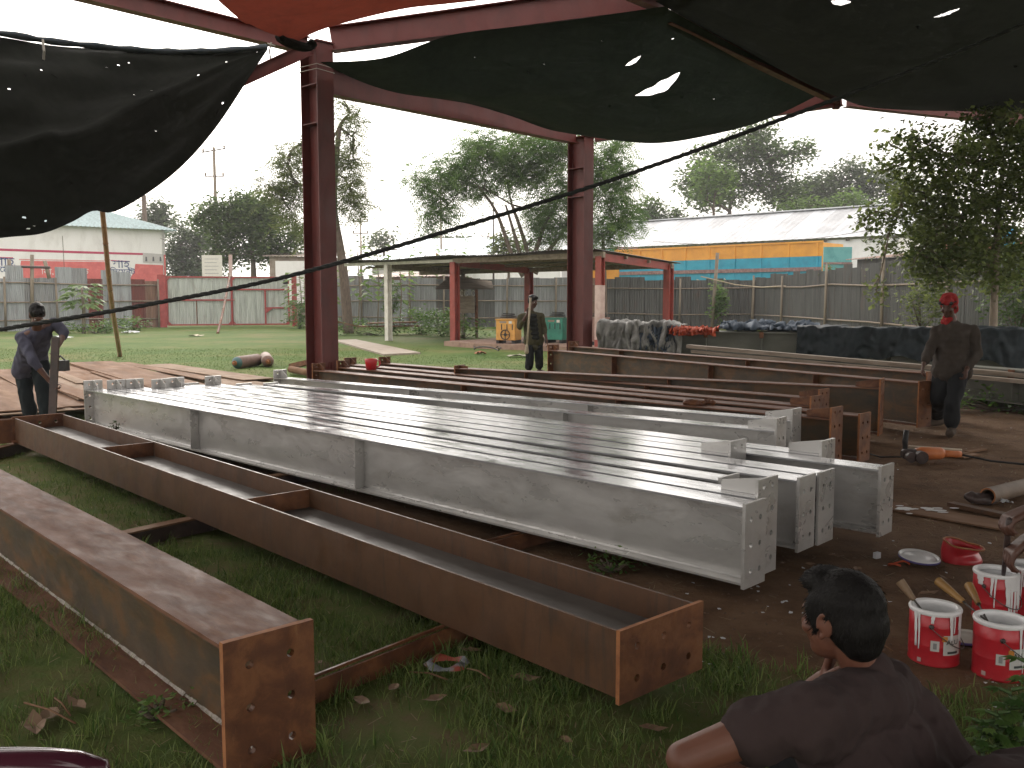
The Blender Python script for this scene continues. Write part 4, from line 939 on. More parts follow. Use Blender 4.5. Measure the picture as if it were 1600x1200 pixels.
yel = pm('yellow_orange_paint', [(.3,(.50,.24,.05)),(.6,(.66,.34,.08))], 5, .5, bmp=.05); grn = pm('green_paint', [(.3,(.02,.14,.10)),(.6,(.03,.22,.15))], 5, .5, bmp=.05); brn = pm('dusty_brown_paint', [(.3,(.22,.12,.10)),(.6,(.33,.20,.17))], 5, .55, bmp=.05)
machine('yellow orange welding machine with hand wheel on the shed floor', Vector((-.10,28.3,.15)), .62,.6,.72, yel, -.35)
machine('green welding machine on the shed floor behind the man with the stick', Vector((1.42,28.6,.15)), .62,.6,.75, grn, -.5, fan=False)
machine('brown cabinet just right of the green machine', Vector((1.95,28.9,.15)), .5,.4,.72, brn, -.3, fan=False, louv=False)
machine('brown cabinet with round dial to the right of the far column', Vector((2.62,27.4,.15)), .55,.5,.78, brn, -.1, louv=False)
for i,(a,b_) in enumerate((((775,545),(800,533)),((808,541),(850,546)),((735,548),(790,552)))):
    m = MB(); p0, p1 = G(*a,.02), G(*b_,.1); pts_ = [p0.lerp(p1,f_)+Vector((.12*math.sin(f_*9+i),0,.10*abs(math.sin(f_*6+i))+.04)) for f_ in np.linspace(0,1,24)]
    m.tube(pts_, .018, 5); tag(m.build('cable', MT['blackrubber'], None, True), 'black cable looping over the edge of the shed floor %s' % ['by the yellow machine','beside the man with the stick','left of the yellow machine'][i], 'cable')
# ------------------------------------------------------------------ buildings behind the fences
def bldg_wall(root, pts, z0, z1, mat, name='wall', th=.2):
    for a, b_ in zip(pts, pts[1:]):
        a, b_ = Vector(a)-root.location, Vector(b_)-root.location; d = (b_-a).normalized(); nn = Vector((-d.y,d.x,0))*th
        m = MB(); m.slab([a,b_,b_+nn,a+nn], z0, z1); m.build(name, mat, root)
B0, B1 = XY(-260,53), XY(263,64.5)
mb_ = empty('mural_building', 'long whitewashed building with red painted cement advertisement on its wall', 'building', B0)
bd = (B1-B0).normalized(); bn = Vector((-bd.y,bd.x,0)); BL = (B1-B0).length
bldg_wall(mb_, [B0,B1,B1+bn*9], -.1, 6.25, MT['wall_white'])
def roofsheets(root, a, b_, c_, d_, mat, n, k=10, amp=.03, name='roof_sheet'):
    """sheets from eave a-b to ridge d-c"""
    a,b_,c_,d_ = [Vector(x)-Vector(root.location) for x in (a,b_,c_,d_)]
    for i in range(n):
        m = MB(); vs = []
        for j in range(k+1):
            f_ = (i+j/k)/n; dz = amp*math.sin(math.pi*2*j/k*3); p, q_ = a.lerp(b_,f_), d_.lerp(c_,f_); vs += [(p.x,p.y,p.z+dz),(q_.x,q_.y,q_.z+dz)]
        m.add(vs, [(2*j,2*j+2,2*j+3,2*j+1) for j in range(k)]); m.build(name, mat if not isinstance(mat,list) else mat[i%len(mat)], root, True, False)
ez, rz_ = 6.2, 8.0
eA, eB = B0-bn*.5, B1-bn*.5+bd*.7; rA, rB = B0+bn*4.5, B1+bn*4.5-bd*4
zv = lambda p, z: Vector((p.x,p.y,z))
roofsheets(mb_, zv(eA,ez), zv(eB,ez), zv(rB,rz_), zv(rA,rz_), MT['roof_teal'], 24, 12)
roofsheets(mb_, zv(eB,ez), zv(B1+bn*9.5+bd*.7,ez), zv(rB,rz_), zv(rB,rz_), MT['roof_teal'], 10, 12)
def mural(nm, mat, poly2, off=.012, par=mb_):     # polygon in (px,py) on the facade
    vs = []
    for px, py in poly2:
        k = (px-800)/F; # intersect with the facade line
        t_ = (k*B0.y-B0.x)/(bd.x-k*bd.y); p = B0+bd*t_; z = 1.55-(py-465)/F*p.y
        vs.append(p-bn*off+Vector((0,0,z))-mb_.location)
    m = MB(); n_ = len(vs); vb = [v+bn*.008 for v in vs]
    m.add(vs+vb, [tuple(range(n_))]+[(i,i+n_,(i+1)%n_+n_,(i+1)%n_) for i in range(n_)]); return m.build(nm, mat, par)
mural('red_stripe', MT['mural_stripe'], [(-120,386),(0,389),(120,393),(232,396.5),(232,399.5),(120,396.5),(0,392.5),(-120,389.5)])
mural('red_panel', MT['mural_red'], [(39,408),(100,409),(169,410),(169,440),(30,440),(36,424)])
mural('panel_border', MT['mural_red'], [(36,405.5),(168,408),(168,409),(36,406.6)])
mural('red_panel', MT['mural_red'], [(216,413),(259,415),(259,440),(196,440),(208,434),(214,424)])
mural('red_panel', MT['mural_red'], [(-40,408),(-20,408),(-2,424),(4,436),(4,440),(-40,440)])
mural('red_edge', MT['mural_red'], [(260.5,399),(263,399),(263,440),(260.5,440)])
mural('logo_bar', MT['mural_stripe'], [(178,407),(207.5,408.5),(207.5,410),(178,408.5)]); mural('logo_bar', MT['mural_stripe'], [(-6,402),(27,402.8),(27,404.4),(-6,403.6)])
mural('pasted_poster', flat('poster_grey',(.55,.53,.52),.8), [(228,396),(259,398),(259,412),(228,411)], .03)
for q_ in (232,243,254): mural('poster_mark', flat('poster_mark',(.12,.12,.13),.8), [(q_,402),(q_+2,402),(q_+2.6,409),(q_-.6,409)], .045)
m = MB(); kx = mural('wall_crack', MT['bark'], [(104.6,370),(105.3,370),(105.9,432),(105.2,432)], .02)
def facetext(txt, px, py, hpx, mat, off=.03):
    cu = bpy.data.curves.new('t','FONT'); cu.body = txt; cu.align_x = 'CENTER'; cu.extrude = 0; ob = bpy.data.objects.new('t', cu); COL.objects.link(ob)
    dg = bpy.context.evaluated_depsgraph_get(); me = bpy.data.meshes.new_from_object(ob.evaluated_get(dg)); bpy.data.objects.remove(ob)
    if not len(me.vertices): return
    k = (px-800)/F; t_ = (k*B0.y-B0.x)/(bd.x-k*bd.y); p = B0+bd*t_; s_ = hpx/F*p.y
    for v in me.vertices:
        x, y = v.co.x*s_, v.co.y*s_; q_ = p-bn*off+bd*x-mb_.location; v.co = (q_.x,q_.y,1.55-(py-465)/F*p.y+y)
    link('lettering', me, mat, mb_)
facetext('\u09b6\u09be\u09b9\u09cd', 194, 419, 17, MT['mural_blue']); facetext('\u09bf\u09b8\u09c7\u09ae\u09a8\u09cd\u099f', 196, 429, 12, MT['mural_blue'])
facetext('\u09b6\u09be\u09b9\u09cd', 13, 416, 19, MT['mural_blue']); facetext('\u09bf\u09b8\u09c7\u09ae\u09a8\u09cd\u099f', 14, 425.5, 13, MT['mural_blue'])
facetext('\u09be\u09a8\u09be, \u09b8\u09c1', 86, 429, 13, MT['mural_white']); facetext('\u09a1', 138, 429, 13, MT['mural_white'])
# warehouse
WR, WL = XY(1437,62), XY(830,86)
wh = empty('warehouse', 'long white walled warehouse with banded grey white sheet roof', 'warehouse', WR)
wd = (WL-WR).normalized(); wn = Vector((wd.y,-wd.x,0)); wn = wn if wn.y < 0 else -wn
bldg_wall(wh, [WL+wn*5,WR+wn*5][::-1], 0, 5.3, MT['wall_white']); bldg_wall(wh, [WR-wn*5,WR+wn*5], 0, 5.3, MT['wall_white'])
roofsheets(wh, zv(WR+wn*5.5-wd*.5,5.45), zv(WL+wn*5.5,5.45), zv(WL,7.85), zv(WR-wd*.5,7.85), [MT['roof_white'],MT['roof_grey']], 22, 36, .010)
roofsheets(wh, zv(WR-wn*5.5-wd*.5,5.45), zv(WL-wn*5.5,5.45), zv(WL,7.85), zv(WR-wd*.5,7.85), MT['roof_grey'], 8, 36, .010)
m = MB(); m.bar(zv(WR-wd*.5,7.9)-WR, zv(WL,7.9)-WR, .5,.08); m.build('ridge_cap', MT['roof_white'], wh)
m = MB()
for i in range(22): p = WR+wn*5.25+wd*(i*1.5)-WR; m.box((p.x-.06,p.y-.3,5.22),(p.x+.06,p.y+.1,5.36))
m.build('rafter_ends', MT['dark_steel'], wh)
# small far sheds
def hut(lb, pl_, pr_, D0, D1, ztop, wall, roof, depth=5, rise=.8, over=.4, n=8):
    a, b_ = XY(pl_,D0), XY(pr_,D1); r = empty('hut', lb, 'hut', a); d = (b_-a).normalized(); nn = Vector((-d.y,d.x,0))
    bldg_wall(r, [a,b_,b_+nn*depth], 0, ztop, wall)
    roofsheets(r, zv(a-nn*over-d*over,ztop), zv(b_-nn*over+d*over,ztop), zv(b_+nn*depth+d*over,ztop+rise), zv(a+nn*depth-d*over,ztop+rise), roof, n, 12, .02); return r
hut('pale blue roofed hut behind the fence beside the near column', 583, 730, 62, 60, 3.6, MT['wall_white'], MT['roof_blue'], 9, 2.4)
hut('small rusty roofed hut low behind the fence by the white post', 588, 700, 54, 52, 2.75, MT['galv_rust'], MT['galv_rust'], 3, .35)
r = hut('squat grey concrete stall with white shutter behind the gate', 424, 520, 60, 60, 4.2, MT['concrete'], MT['concrete'], 5, .5)
m = MB(); a = XY(433,59.7)-r.location; b_ = XY(505,59.7)-r.location; m.slab([a,b_,b_+Vector((0,.1,0)),a+Vector((0,.1,0))], 1.2, 3.9); m.build('shutter', MT['wall_white'], r)
m = MB(); a = XY(427,59.6)-r.location; m.box((a.x-.15,a.y-.05,0),(a.x+.15,a.y+.1,2.9)); m.build('red_jamb', MT['gate_red'], r)
hut('salmon pink wall glimpsed through the right hand tree', 1470, 1720, 36, 33, 3.7, MT['wall_pink'], MT['roof_dark'], 3, .3, .1)
r = empty('red_gable', 'small bright red gable end above the shed roof', 'gable', XY(690,58)); m = MB(); m.prism([(-.55,2.6),(.45,2.6),(.25,4.0),(-.3,4.35)],0,.3); m.build('panel', flat('bright_red_sheet',(.62,.10,.07)), r)
m = MB(); m.lathe([(0,0),(.30,0),(.31,.45),(.29,.9),(0,.92)],16,c=at(1570,398,30)); tag(m.build('water_drum', flat('blue_plastic',(.02,.25,.40),.4),None,True), 'bright blue drum seen through the right hand tree', 'drum')
hut('rusty low roof between the truck and the right hand tree', 1335, 1430, 44, 40, 3.35, MT['galv_dark'], MT['galv_rust'], 3, .35)
# notice board behind the gate
nbd = empty('notice_board', 'white notice board on posts behind the gate', 'notice board', XY(335,57))
m = MB(); m.box((-.62,-.03,2.75),(.62,.03,4.15)); m.build('panel', flat('board_white',(.70,.68,.62)), nbd)
for x in (-.5,.5): m = MB(); m.box((x-.05,.031,0),(x+.05,.1,4.1)); m.build('post', MT['bark'], nbd)
for k in range(5): m = MB(); m.box((-.45,-.036,3.9-k*.22),(.40-.1*(k%2),-.031,3.93-k*.22)); m.build('text_line', flat('grey_ink',(.3,.3,.32)), nbd)
p = at(362,432,52); m = MB(); m.bar(XY(362,51.4), at(360,398,51.4), .16,.16); tag(m.build('striped_post', MT['pink_post']), 'pale pinkish post standing just behind the gate', 'post')
# ------------------------------------------------------------------ trucks
tr = empty('truck', 'high sided truck with orange and blue body parked behind the fence', 'truck', XY(1280,48.5))
ta = tr.location.copy(); tb = XY(960,58); td = (tb-ta).normalized(); tn = Vector((td.y,-td.x,0)); tn = tn if tn.y<0 else -tn
TL = (tb-ta).length
def tq(x, y, z): p = td*x - tn*y; return Vector((p.x,p.y,z))
def tbox(nm, x0, x1, y0, y1, z0, z1, mat, par=tr):
    m = MB(); vs = [tq(x,y,z) for z in (z0,z1) for x,y in ((x0,y0),(x1,y0),(x1,y1),(x0,y1))]
    m.add(vs, [(0,3,2,1),(4,5,6,7),(0,1,5,4),(1,2,6,5),(2,3,7,6),(3,0,4,7)]); return m.build(nm, mat, par)
tor = pm('truck_orange', [(.3,(.62,.27,.04)),(.6,(.78,.36,.05))], 1.5, .5, bmp=.03); tbl = pm('truck_blue', [(.25,(.02,.22,.33)),(.6,(.03,.34,.48))], 1.5, .5, bmp=.03); trd = pm('truck_rust_band', [(.35,(.18,.10,.09)),(.6,(.30,.20,.19))], 6, .7, bmp=.1); ttl = pm('truck_teal', [(.3,(.06,.24,.25)),(.6,(.12,.36,.36))], 2, .6, bmp=.03)
tbox('upper_side', 0, TL, 0, .06, 3.72, 4.42, tor); tbox('side', 0, TL, .002, .06, 2.1, 3.72, tbl); tbox('rub_rail', -.02, TL+.02, -.07, 0, 2.95, 3.15, trd)
tbox('top_rail', -.03, TL+.03, -.05, .1, 4.42, 4.52, tor); tbox('far_side', 0, TL, 2.3, 2.36, 2.1, 4.42, tbl); tbox('tailboard', -.06, 0, 0, 2.36, 2.1, 4.42, tor); tbox('floor', 0, TL, .06, 2.3, 1.9, 2.1, trd)
for i in range(9): x = .25+i*(TL-.5)/8; tbox('stake', x-.06, x+.06, -.045, -.001, 3.72, 4.42, tor); tbox('stake', x-.06, x+.06, -.043, 0, 2.1, 2.95, tbl); tbox('stake', x-.06, x+.06, -.043, 0, 3.15, 3.72, tbl)
tbox('headboard', TL, TL+.08, .1, 2.3, 2.1, 4.75, trd); tbox('cab', TL+.4, TL+2.3, .1, 2.3, 1.2, 4.0, ttl); tbox('cab_side_panel', TL+.6, TL+2.1, .03, .098, 1.4, 3.0, tor)
for k in range(3): tbox('roof_rail', TL+.3, TL+2.4, .3+.9*k, .35+.9*k, 4.55, 4.6, ttl)
for x in (TL+.3, TL+1.3, TL+2.35): tbox('roof_rail_post', x, x+.05, .3, .35, 4.0, 4.6, ttl); tbox('roof_rail_post', x, x+.05, 2.1, 2.15, 4.0, 4.6, ttl)
tbox('chassis', 0, TL+2, .5, 1.9, .9, 1.2, MT['dark_steel'])
for x in (1.5, 2.8, TL+1.2):
    for y in (.05, 2.05):
        m = MB(); c_ = tq(x,y,.55); m.lathe([(0,0),(.3,0),(.52,.02),(.55,.1),(.52,.28),(.3,.3),(0,.3)], 20, M=Matrix.Translation(c_) @ (-tn).to_track_quat('Z','Y').to_matrix().to_4x4()); m.build('wheel', MT['blackrubber'], tr, True)
scr = MB()
for k in range(8):
    x = 5.6+k*.26; scr.bar(tq(x,-.012,2.45+.1*math.sin(k*2.1)), tq(x+.2,-.012,2.5+.13*math.cos(k*1.7)), .05,.01, up=tn)
scr.build('brushed_lettering', flat('cream_paint',(.6,.55,.42)), tr)
t2 = empty('trailer', 'teal painted tailboard of a second truck beside the orange one', 'truck', XY(1325,46)); 
m = MB(); m.box((-1.35,0,1.9),(.05,.08,4.05)); m.build('tailboard', ttl, t2); m = MB(); m.box((-1.36,-.05,3.2),(.06,-.001,3.3)); m.build('rail', trd, t2); m = MB(); m.box((-1.0,.081,1.9),(0,1.8,2.5)); m.build('bed', tbl, t2)
m = MB(); m.box((-1.2,.2,1.2),(-.2,1.6,1.9)); m.build('chassis', MT['dark_steel'], t2)
for x in (-1.1,-.3): m = MB(); m.lathe([(0,0),(.5,0),(.52,.2),(0,.22)],16,M=Matrix.Translation((x,.3,.52))@Matrix.Rotation(math.pi/2,4,'X')); m.build('wheel', MT['blackrubber'], t2, True)
t3 = empty('parked_truck', 'yellow orange truck front showing beneath the shed roof edge', 'truck', XY(972,50)); 
m = MB(); m.box((-2.2,0,1.6),(-.2,1.8,3.35)); m.build('body', tor, t3); m = MB(); m.box((-3.3,0,1.9),(-2.25,1.8,3.3)); m.build('cab', MT['wall_white'], t3)
for x in (-1.7,-.7): m = MB(); m.lathe([(0,0),(.5,0),(.52,.2),(0,.22)],16,M=Matrix.Translation((x,.2,.52))@Matrix.Rotation(math.pi/2,4,'X')); m.build('wheel', MT['blackrubber'], t3, True)
m = MB(); m.box((-2.1,.2,.9),(-.3,1.6,1.6)); m.build('chassis', MT['dark_steel'], t3)
# ------------------------------------------------------------------ utility poles and wires
def pole(lb, px, ytop, D, r, arms=(), mat='concrete'):
    o0 = XY(px, D); z1 = at(px,ytop,D).z; rt = empty('utility_pole', lb, 'utility pole', o0)
    m = MB(); m.tube([(0,0,0),(0.02,0,z1*.5),(0,0,z1)], [r,r*.85,r*.65], 8); m.build('shaft', MT[mat], rt, True)
    for z, hw_, tl in arms:
        m = MB(); m.bar((-hw_,-.05,z1-z-tl),(hw_,-.05,z1-z+tl), .09,.09); a_ = m.build('crossarm', MT['dark_steel'], rt)
        for x in (-hw_*.9, hw_*.9):
            m = MB(); m.lathe([(0,.22),(.07,.2),(.09,.1),(.05,0),(0,0)],8,c=(x,-.05,z1-z+tl*(x/hw_)+.05)); m.build('insulator', MT['wood'], a_, True)
    return rt
pole('tall utility pole with three crossarms behind the leafy tree on the left', 343, 230, 72, .17, ((.25,.9,.15),(2.2,.75,0),(4.4,.9,0)), 'bamboo_grey')
pole('thick brown pole beyond the roof of the mural building', 233, 305, 80, .3, (), 'bark')
pole('slim pole left of the spreading tree crown', 690, 276, 66, .09, ())
pole('slim dark pole with small box just right of the tree branches', 771, 315, 60, .07, (), 'dark_steel')
pole('far small utility pole with crossarms above the shed roof', 763, 366, 110, .14, ((.3,.8,0),(1.2,.8,0)))
pole('far utility pole showing right of the near column', 566, 340, 95, .13, ((.4,.8,0),(1.6,.8,0)))
for i, (a, b_, D0, D1) in enumerate((((250,372),(480,392),60,60),((200,318),(343,238),72,72),((343,238),(566,345),72,95),((660,318),(900,330),62,62),((1020,377),(1420,347),58,52))):
    m = MB(); p, q_ = at(*a,D0), at(*b_,D1); m.tube([p.lerp(q_,f_)-Vector((0,0,1.2*(f_*(1-f_))*2)) for f_ in np.linspace(0,1,16)], .014, 4); tag(m.build('overhead_wire', MT['dark_steel']), ['wire sagging across the leafy tree on the left','wire running left from the tall utility pole','wire from the tall pole to the far pole','wire across the crown of the spreading tree','wire across the warehouse roof'][i], 'wire')
# ------------------------------------------------------------------ trees
LF = {'dark': leafmat('leaf_dark',(.035,.075,.022),(.16,.235,.07),.5), 'mid': leafmat('leaf_mid',(.05,.12,.03),(.20,.31,.085),.55), 'light': leafmat('leaf_light',(.07,.14,.03),(.24,.36,.09),.5),
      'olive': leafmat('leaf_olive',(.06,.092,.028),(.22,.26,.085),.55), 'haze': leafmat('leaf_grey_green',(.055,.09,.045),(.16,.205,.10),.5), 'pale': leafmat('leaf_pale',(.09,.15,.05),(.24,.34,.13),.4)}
def leaves(C, N, size, spread, droop=.4, frond=False, aspect=.45):
    """leaf faces around clump centres C; fronds are rows of small leaflets"""
    n = len(C)*N; c = np.repeat(C, N, 0) + rng.normal(0, 1, (n,3))*spread
    cv = np.repeat(rng.uniform(.0,.75,len(C)), N); rn = np.clip(cv + rng.uniform(0,.3,n), 0, 1)
    th = rng.uniform(0, 2*np.pi, n); dz = rng.uniform(-1.1,.5,n)*droop*2
    d = np.stack([np.cos(th), np.sin(th), dz], 1); d /= np.linalg.norm(d,axis=1)[:,None]
    sd = np.cross(d, np.array([0,0,1.0])+rng.normal(0,.5,(n,3))); sd /= np.linalg.norm(sd,axis=1)[:,None]+1e-9
    if frond:
        k = 7; L = size*rng.uniform(.7,1.3,n); Vl = []; rr = []
        for j in range(k):
            f_ = (j+.6)/k; ctr = c + d*(L*f_)[:,None] + np.array([0,0,-1])*(L*f_**2*.35)[:,None]
            ll = L*.30*(1-abs(f_-.45))
            for s_ in (-1,1):
                tip = ctr + sd*(ll*s_)[:,None] + d*(ll*.45)[:,None] - np.array([0,0,1])*(ll*.3)[:,None]; mid = (ctr+tip)/2; wv = d*(ll*.17)[:,None]
                Vl.append(np.stack([ctr, mid+wv, tip, mid-wv],1)); rr.append(rn)
        Vv_ = np.concatenate(Vl); rn = np.concatenate(rr)
    else:
        L = size*rng.uniform(.6,1.35,n); w = L*aspect
        tip = c+d*L[:,None]; mid = c+d*(L*.45)[:,None]
        nrm = np.cross(d, sd)
        Vv_ = np.stack([c, mid+sd*(w*.5)[:,None]+nrm*(w*.12)[:,None], tip, mid-sd*(w*.5)[:,None]+nrm*(w*.12)[:,None]],1)
    return Vv_.reshape(-1,3), np.repeat(rn,4)
DENS = 2.0
def tree(lb, D, trunk, lobes, leaf, size=.18, clumps=60, per=16, spread=.28, frond=False, r=.16, bark='bark', name='tree', group=None, droop=.4, asp=.45, dz=1.0, branch=True):
    """trunk: pixel polyline (first = foot); lobes: (px,py,rx,ry[,dD]) at depth D"""
    base = XY(trunk[0][0], D); root = empty(name, lb, 'tree', base, group=group); o0 = Vector(base)
    tp_ = [at(px,py,D)-o0 for px,py in trunk]; tp_[0] = Vector((0,0,-.1))
    m = MB(); m.tube(poly(tp_, 3*len(tp_)), [r*(1-.6*i/(3*len(tp_)-1)) for i in range(3*len(tp_))], 8)
    Cs = []; nodes = list(tp_[max(1,len(tp_)//2):]); trk = tp_[-1]
    lobes = sorted(lobes, key=lambda l: (at(l[0],l[1],D)-o0-trk).length)
    for lo in lobes:
        px, py, rx, ry = lo[:4]; dd = lo[4] if len(lo)>4 else random.uniform(-.5,.5)*rx/F*D
        c = at(px,py,D)-o0+Vector((0,dd,0)); RX, RZ = .92*rx/F*D, .92*ry/F*D; RY = (RX*.9+RZ*.1)*dz
        st_ = tp_[-1] if branch else c
        best = min(nodes, key=lambda q: (q-c).length+(q-trk).length*.25); nodes.append(c)
        mid = best.lerp(c,.5)+Vector((random.uniform(-.2,.2)*RX,0,random.uniform(0,.25)*RZ)); bp = poly([best,mid,c],7); m.tube(bp, [r*.40/(1+.12*len(nodes)**.5)*(1-.11*i) for i in range(7)], 6)
        k = max(8,int(clumps*DENS*(.95 if frond else 1)*(rx*ry)/900.0)); v = rng.normal(0,1,(k,3)); v /= np.linalg.norm(v,axis=1)[:,None]; v *= (rng.uniform(.12,1,k)**.42)[:,None]
        v *= (.86+.28*rng.uniform(0,1,(k,1)))
        P_ = np.array(c)+v*np.array([RX,RY,RZ]); Cs.append(P_)
        for q_ in P_[:max(3,k//7)]:
            e = Vector(q_); s0 = bp[random.randint(2,6)]; m.tube([s0, s0.lerp(e,.55)+Vector((0,0,.1*RZ)), e], [r*.2,r*.12,r*.05], 5)
    m.build('trunk', MT[bark], root, True)
    C = np.concatenate(Cs); Vx, rn = leaves(C, per, size, spread, droop, frond, asp)
    bulk('crown', Vx, np.arange(len(Vx)).reshape(-1,4), LF[leaf], root, {'rnd': rn})
    return root
bk = 'trees beyond the fences'
tree('dense dark leafy tree behind the gate, left of the near column', 62, [(398,470),(396,420),(393,385)], [(385,345,36,38),(350,360,28,34),(425,360,34,36),(375,318,28,18),(410,330,30,24),(340,335,22,22),(440,395,26,24),(352,398,26,18),(315,338,20,16),(390,392,40,18),(462,372,16,24)], 'dark', .30, 55, 18, .32, r=.3, group=bk)
tree('hazy grey green tree between mural building and leafy tree', 84, [(285,470),(285,400)], [(285,375,26,34),(305,400,30,26),(275,410,22,28),(318,375,20,24),(290,430,36,16),(330,425,26,16)], 'haze', .4, 60, 14, .42, r=.3, group=bk)
tree('hazy tree top rising over the roof of the mural building', 92, [(250,470),(250,360)], [(247,330,18,22),(240,352,20,20),(262,345,14,20),(228,345,14,16)], 'haze', .45, 60, 14, .45, r=.3, group=bk)
tree('tall open crowned tree behind the near column with drooping sprays', 40, [(545,500),(538,440),(532,390),(522,330),(524,270),(530,200)], [(545,175,22,16),(552,215,20,14),(550,250,24,18),(545,290,26,20),(556,325,24,16),(450,255,26,20),(462,290,26,18),(440,300,22,16),(468,225,18,14),(418,292,12,14),(455,330,22,14),(540,160,14,10),(515,240,20,20),(505,310,16,18),(488,360,18,16)], 'olive', .55, 24, 9, .30, frond=True, r=.24, group=bk, droop=.5)
tree('spreading feathery tree with forked trunks behind the low shed', 44, [(828,470),(826,420),(822,385),(800,320)], [(760,240,50,30),(820,228,55,26),(700,270,38,26),(672,300,24,22),(735,285,42,28),(800,270,50,32),(860,250,45,36),(880,300,34,34),(850,330,34,30),(890,355,30,28),(700,320,30,18),(668,338,20,14),(845,370,26,20),(900,225,40,24),(650,275,14,14),(740,225,26,14)], 'mid', .62, 20, 9, .32, frond=True, r=.17, group=bk, droop=.45)
# extra stems of the forked tree
tr_ = [o for o in bpy.data.objects if o.get('label','').startswith('spreading feathery')][0]; o0 = Vector(tr_.location)
m = MB()
for q_ in ([(826,425),(838,390),(852,350),(880,300)],[(822,430),(812,395),(802,360),(790,320)],[(836,428),(850,400),(875,370),(890,340)],[(818,432),(800,400),(775,330),(745,290)]):
    m.tube(poly([at(x,y,44)-o0 for x,y in q_],10), [.13*(1-.07*i) for i in range(10)], 7)
m.build('stem', MT['bark'], tr_, True)
tree('green leafy tree right of the far column in front of the warehouse', 42, [(945,470),(944,420),(942,370)], [(950,250,40,26),(945,300,40,30),(960,345,38,26),(975,275,26,26),(935,370,34,18),(985,335,20,18),(965,225,30,16)], 'mid', .58, 20, 9, .30, frond=True, r=.16, group=bk, droop=.5)
tree('big round tree with bright lower leaves above the warehouse', 92, [(1140,470),(1140,330)], [(1110,260,42,40),(1160,230,44,30),(1200,250,40,40),(1150,290,50,36),(1085,285,26,26),(1215,290,36,34),(1245,240,26,16),(1260,232,14,10),(1185,205,24,18),(1230,310,40,22),(1100,310,34,20)], 'dark', .45, 40, 16, .5, r=.5, group=bk)
tree('yellow green leafy patch tree in front of the big round tree', 86, [(1115,470),(1115,330)], [(1100,270,20,24),(1125,290,24,18),(1135,270,14,14),(1095,300,18,16)], 'light', .45, 36, 14, .4, r=.3, group=bk)
tree('far dark tree row top right of the big round tree', 98, [(1300,470),(1300,320)], [(1290,290,36,26),(1330,275,36,28),(1270,305,34,22),(1370,285,36,30),(1320,310,50,20),(1410,300,40,30)], 'haze', .5, 45, 14, .5, r=.4, group=bk)
tree('light green young trees standing along the warehouse ridge', 88, [(1310,470),(1310,330)], [(1325,315,28,18),(1275,322,20,12),(1232,325,24,10),(1350,325,20,12)], 'light', .42, 50, 14, .35, r=.2, group=bk)
tree('small round dark tree at the left end of the warehouse roof', 96, [(1022,470),(1022,340)], [(1020,328,22,20),(1040,345,26,14),(1005,335,16,16),(1060,335,14,12)], 'dark', .45, 55, 14, .4, r=.3, group=bk)
tree('far grey green trees between near column and shed', 105, [(600,470),(600,390)], [(590,378,20,10),(607,372,14,10),(680,372,26,14),(720,384,28,14),(740,392,26,10),(660,395,26,12)], 'haze', .5, 60, 14, .5, r=.3, group=bk)
tree('dull green bush tree over the shed roof beside the forked trunks', 60, [(795,470),(795,400)], [(790,380,20,16),(808,392,22,10),(775,393,14,10)], 'olive', .3, 60, 14, .3, r=.15, group=bk)
tree('big dark tree overhanging the right fence above the man in the red scarf', 19.5, [(1552,560),(1553,480),(1556,420),(1560,330),(1568,260)], [(1560,220,70,44),(1490,260,60,46),(1600,280,70,60),(1450,300,48,40),(1530,320,70,50),(1420,250,34,24),(1470,360,52,40),(1580,380,70,44),(1510,400,60,38),(1430,395,34,30),(1400,340,22,22),(1460,430,34,28),(1395,225,22,10),(1380,270,14,12),(1410,300,26,16),(1370,330,12,10),(1350,345,10,8),(1385,380,20,14),(1370,455,14,12),(1560,430,50,24),(1660,330,60,80),(1440,215,30,16),(1620,215,40,40),(1540,190,50,20)], 'olive', .125, 19, 13, .15, r=.10, bark='bark_pale', group=bk, droop=.6, asp=.6)
# saplings, papaya, creepers, bushes
def sapling(lb, loc, h, n, L, leaf='light', name='sapling', stem=.03, pet=.35, top=.5, group=None, lobed=False, cat='plant'):
    r = empty(name, lb, cat, loc, group=group); m = MB(); m.tube([(0,0,-.03),(.03*h,0,h*.5),(0,.02,h)], [stem,stem*.8,stem*.5], 7); Vl, rn = [], []
    for i in range(n):
        z = h*(1-top*(i/n)); th = i*2.4+random.uniform(-.3,.3); d = Vector((math.cos(th),math.sin(th),.25-.3*(i/n))).normalized(); p0 = Vector((0,0,z)); p1 = p0+d*pet*random.uniform(.7,1.2); m.tube([p0,p1],[.008,.006],4)
        ang = [-1.1,-.55,0,.55,1.1] if lobed else [0]
        sd = d.cross(Vector((0,0,1))).normalized(); rr = random.uniform(.1,.95)
        for a in ang:
            dd = (d*math.cos(a)+sd*math.sin(a)+Vector((0,0,-.35))).normalized(); l = L*random.uniform(.8,1.15)*(1-.25*abs(a)); s2 = dd.cross(Vector((0,0,1))).normalized(); w = l*(.25 if lobed else .34)
            mid = p1+dd*l*.45; Vl += [p1, mid+s2*w+Vector((0,0,w*.2)), p1+dd*l-Vector((0,0,.1*l)), mid-s2*w+Vector((0,0,w*.2))]; rn += [rr]*4
    m.build('stem', MT['bark_pale'] if stem > .02 else flat('green_stem',(.06,.11,.03),.7), r, True); V_ = np.array([tuple(v) for v in Vl]); bulk('foliage', V_, np.arange(len(V_)).reshape(-1,4), LF[leaf], r, {'rnd': np.array(rn)}); return r
sapling('young papaya plant with lobed leaves in front of the left fence', XY(131,40), 2.05, 22, .62, 'pale', 'papaya_plant', .09, .5, .45, lobed=True)
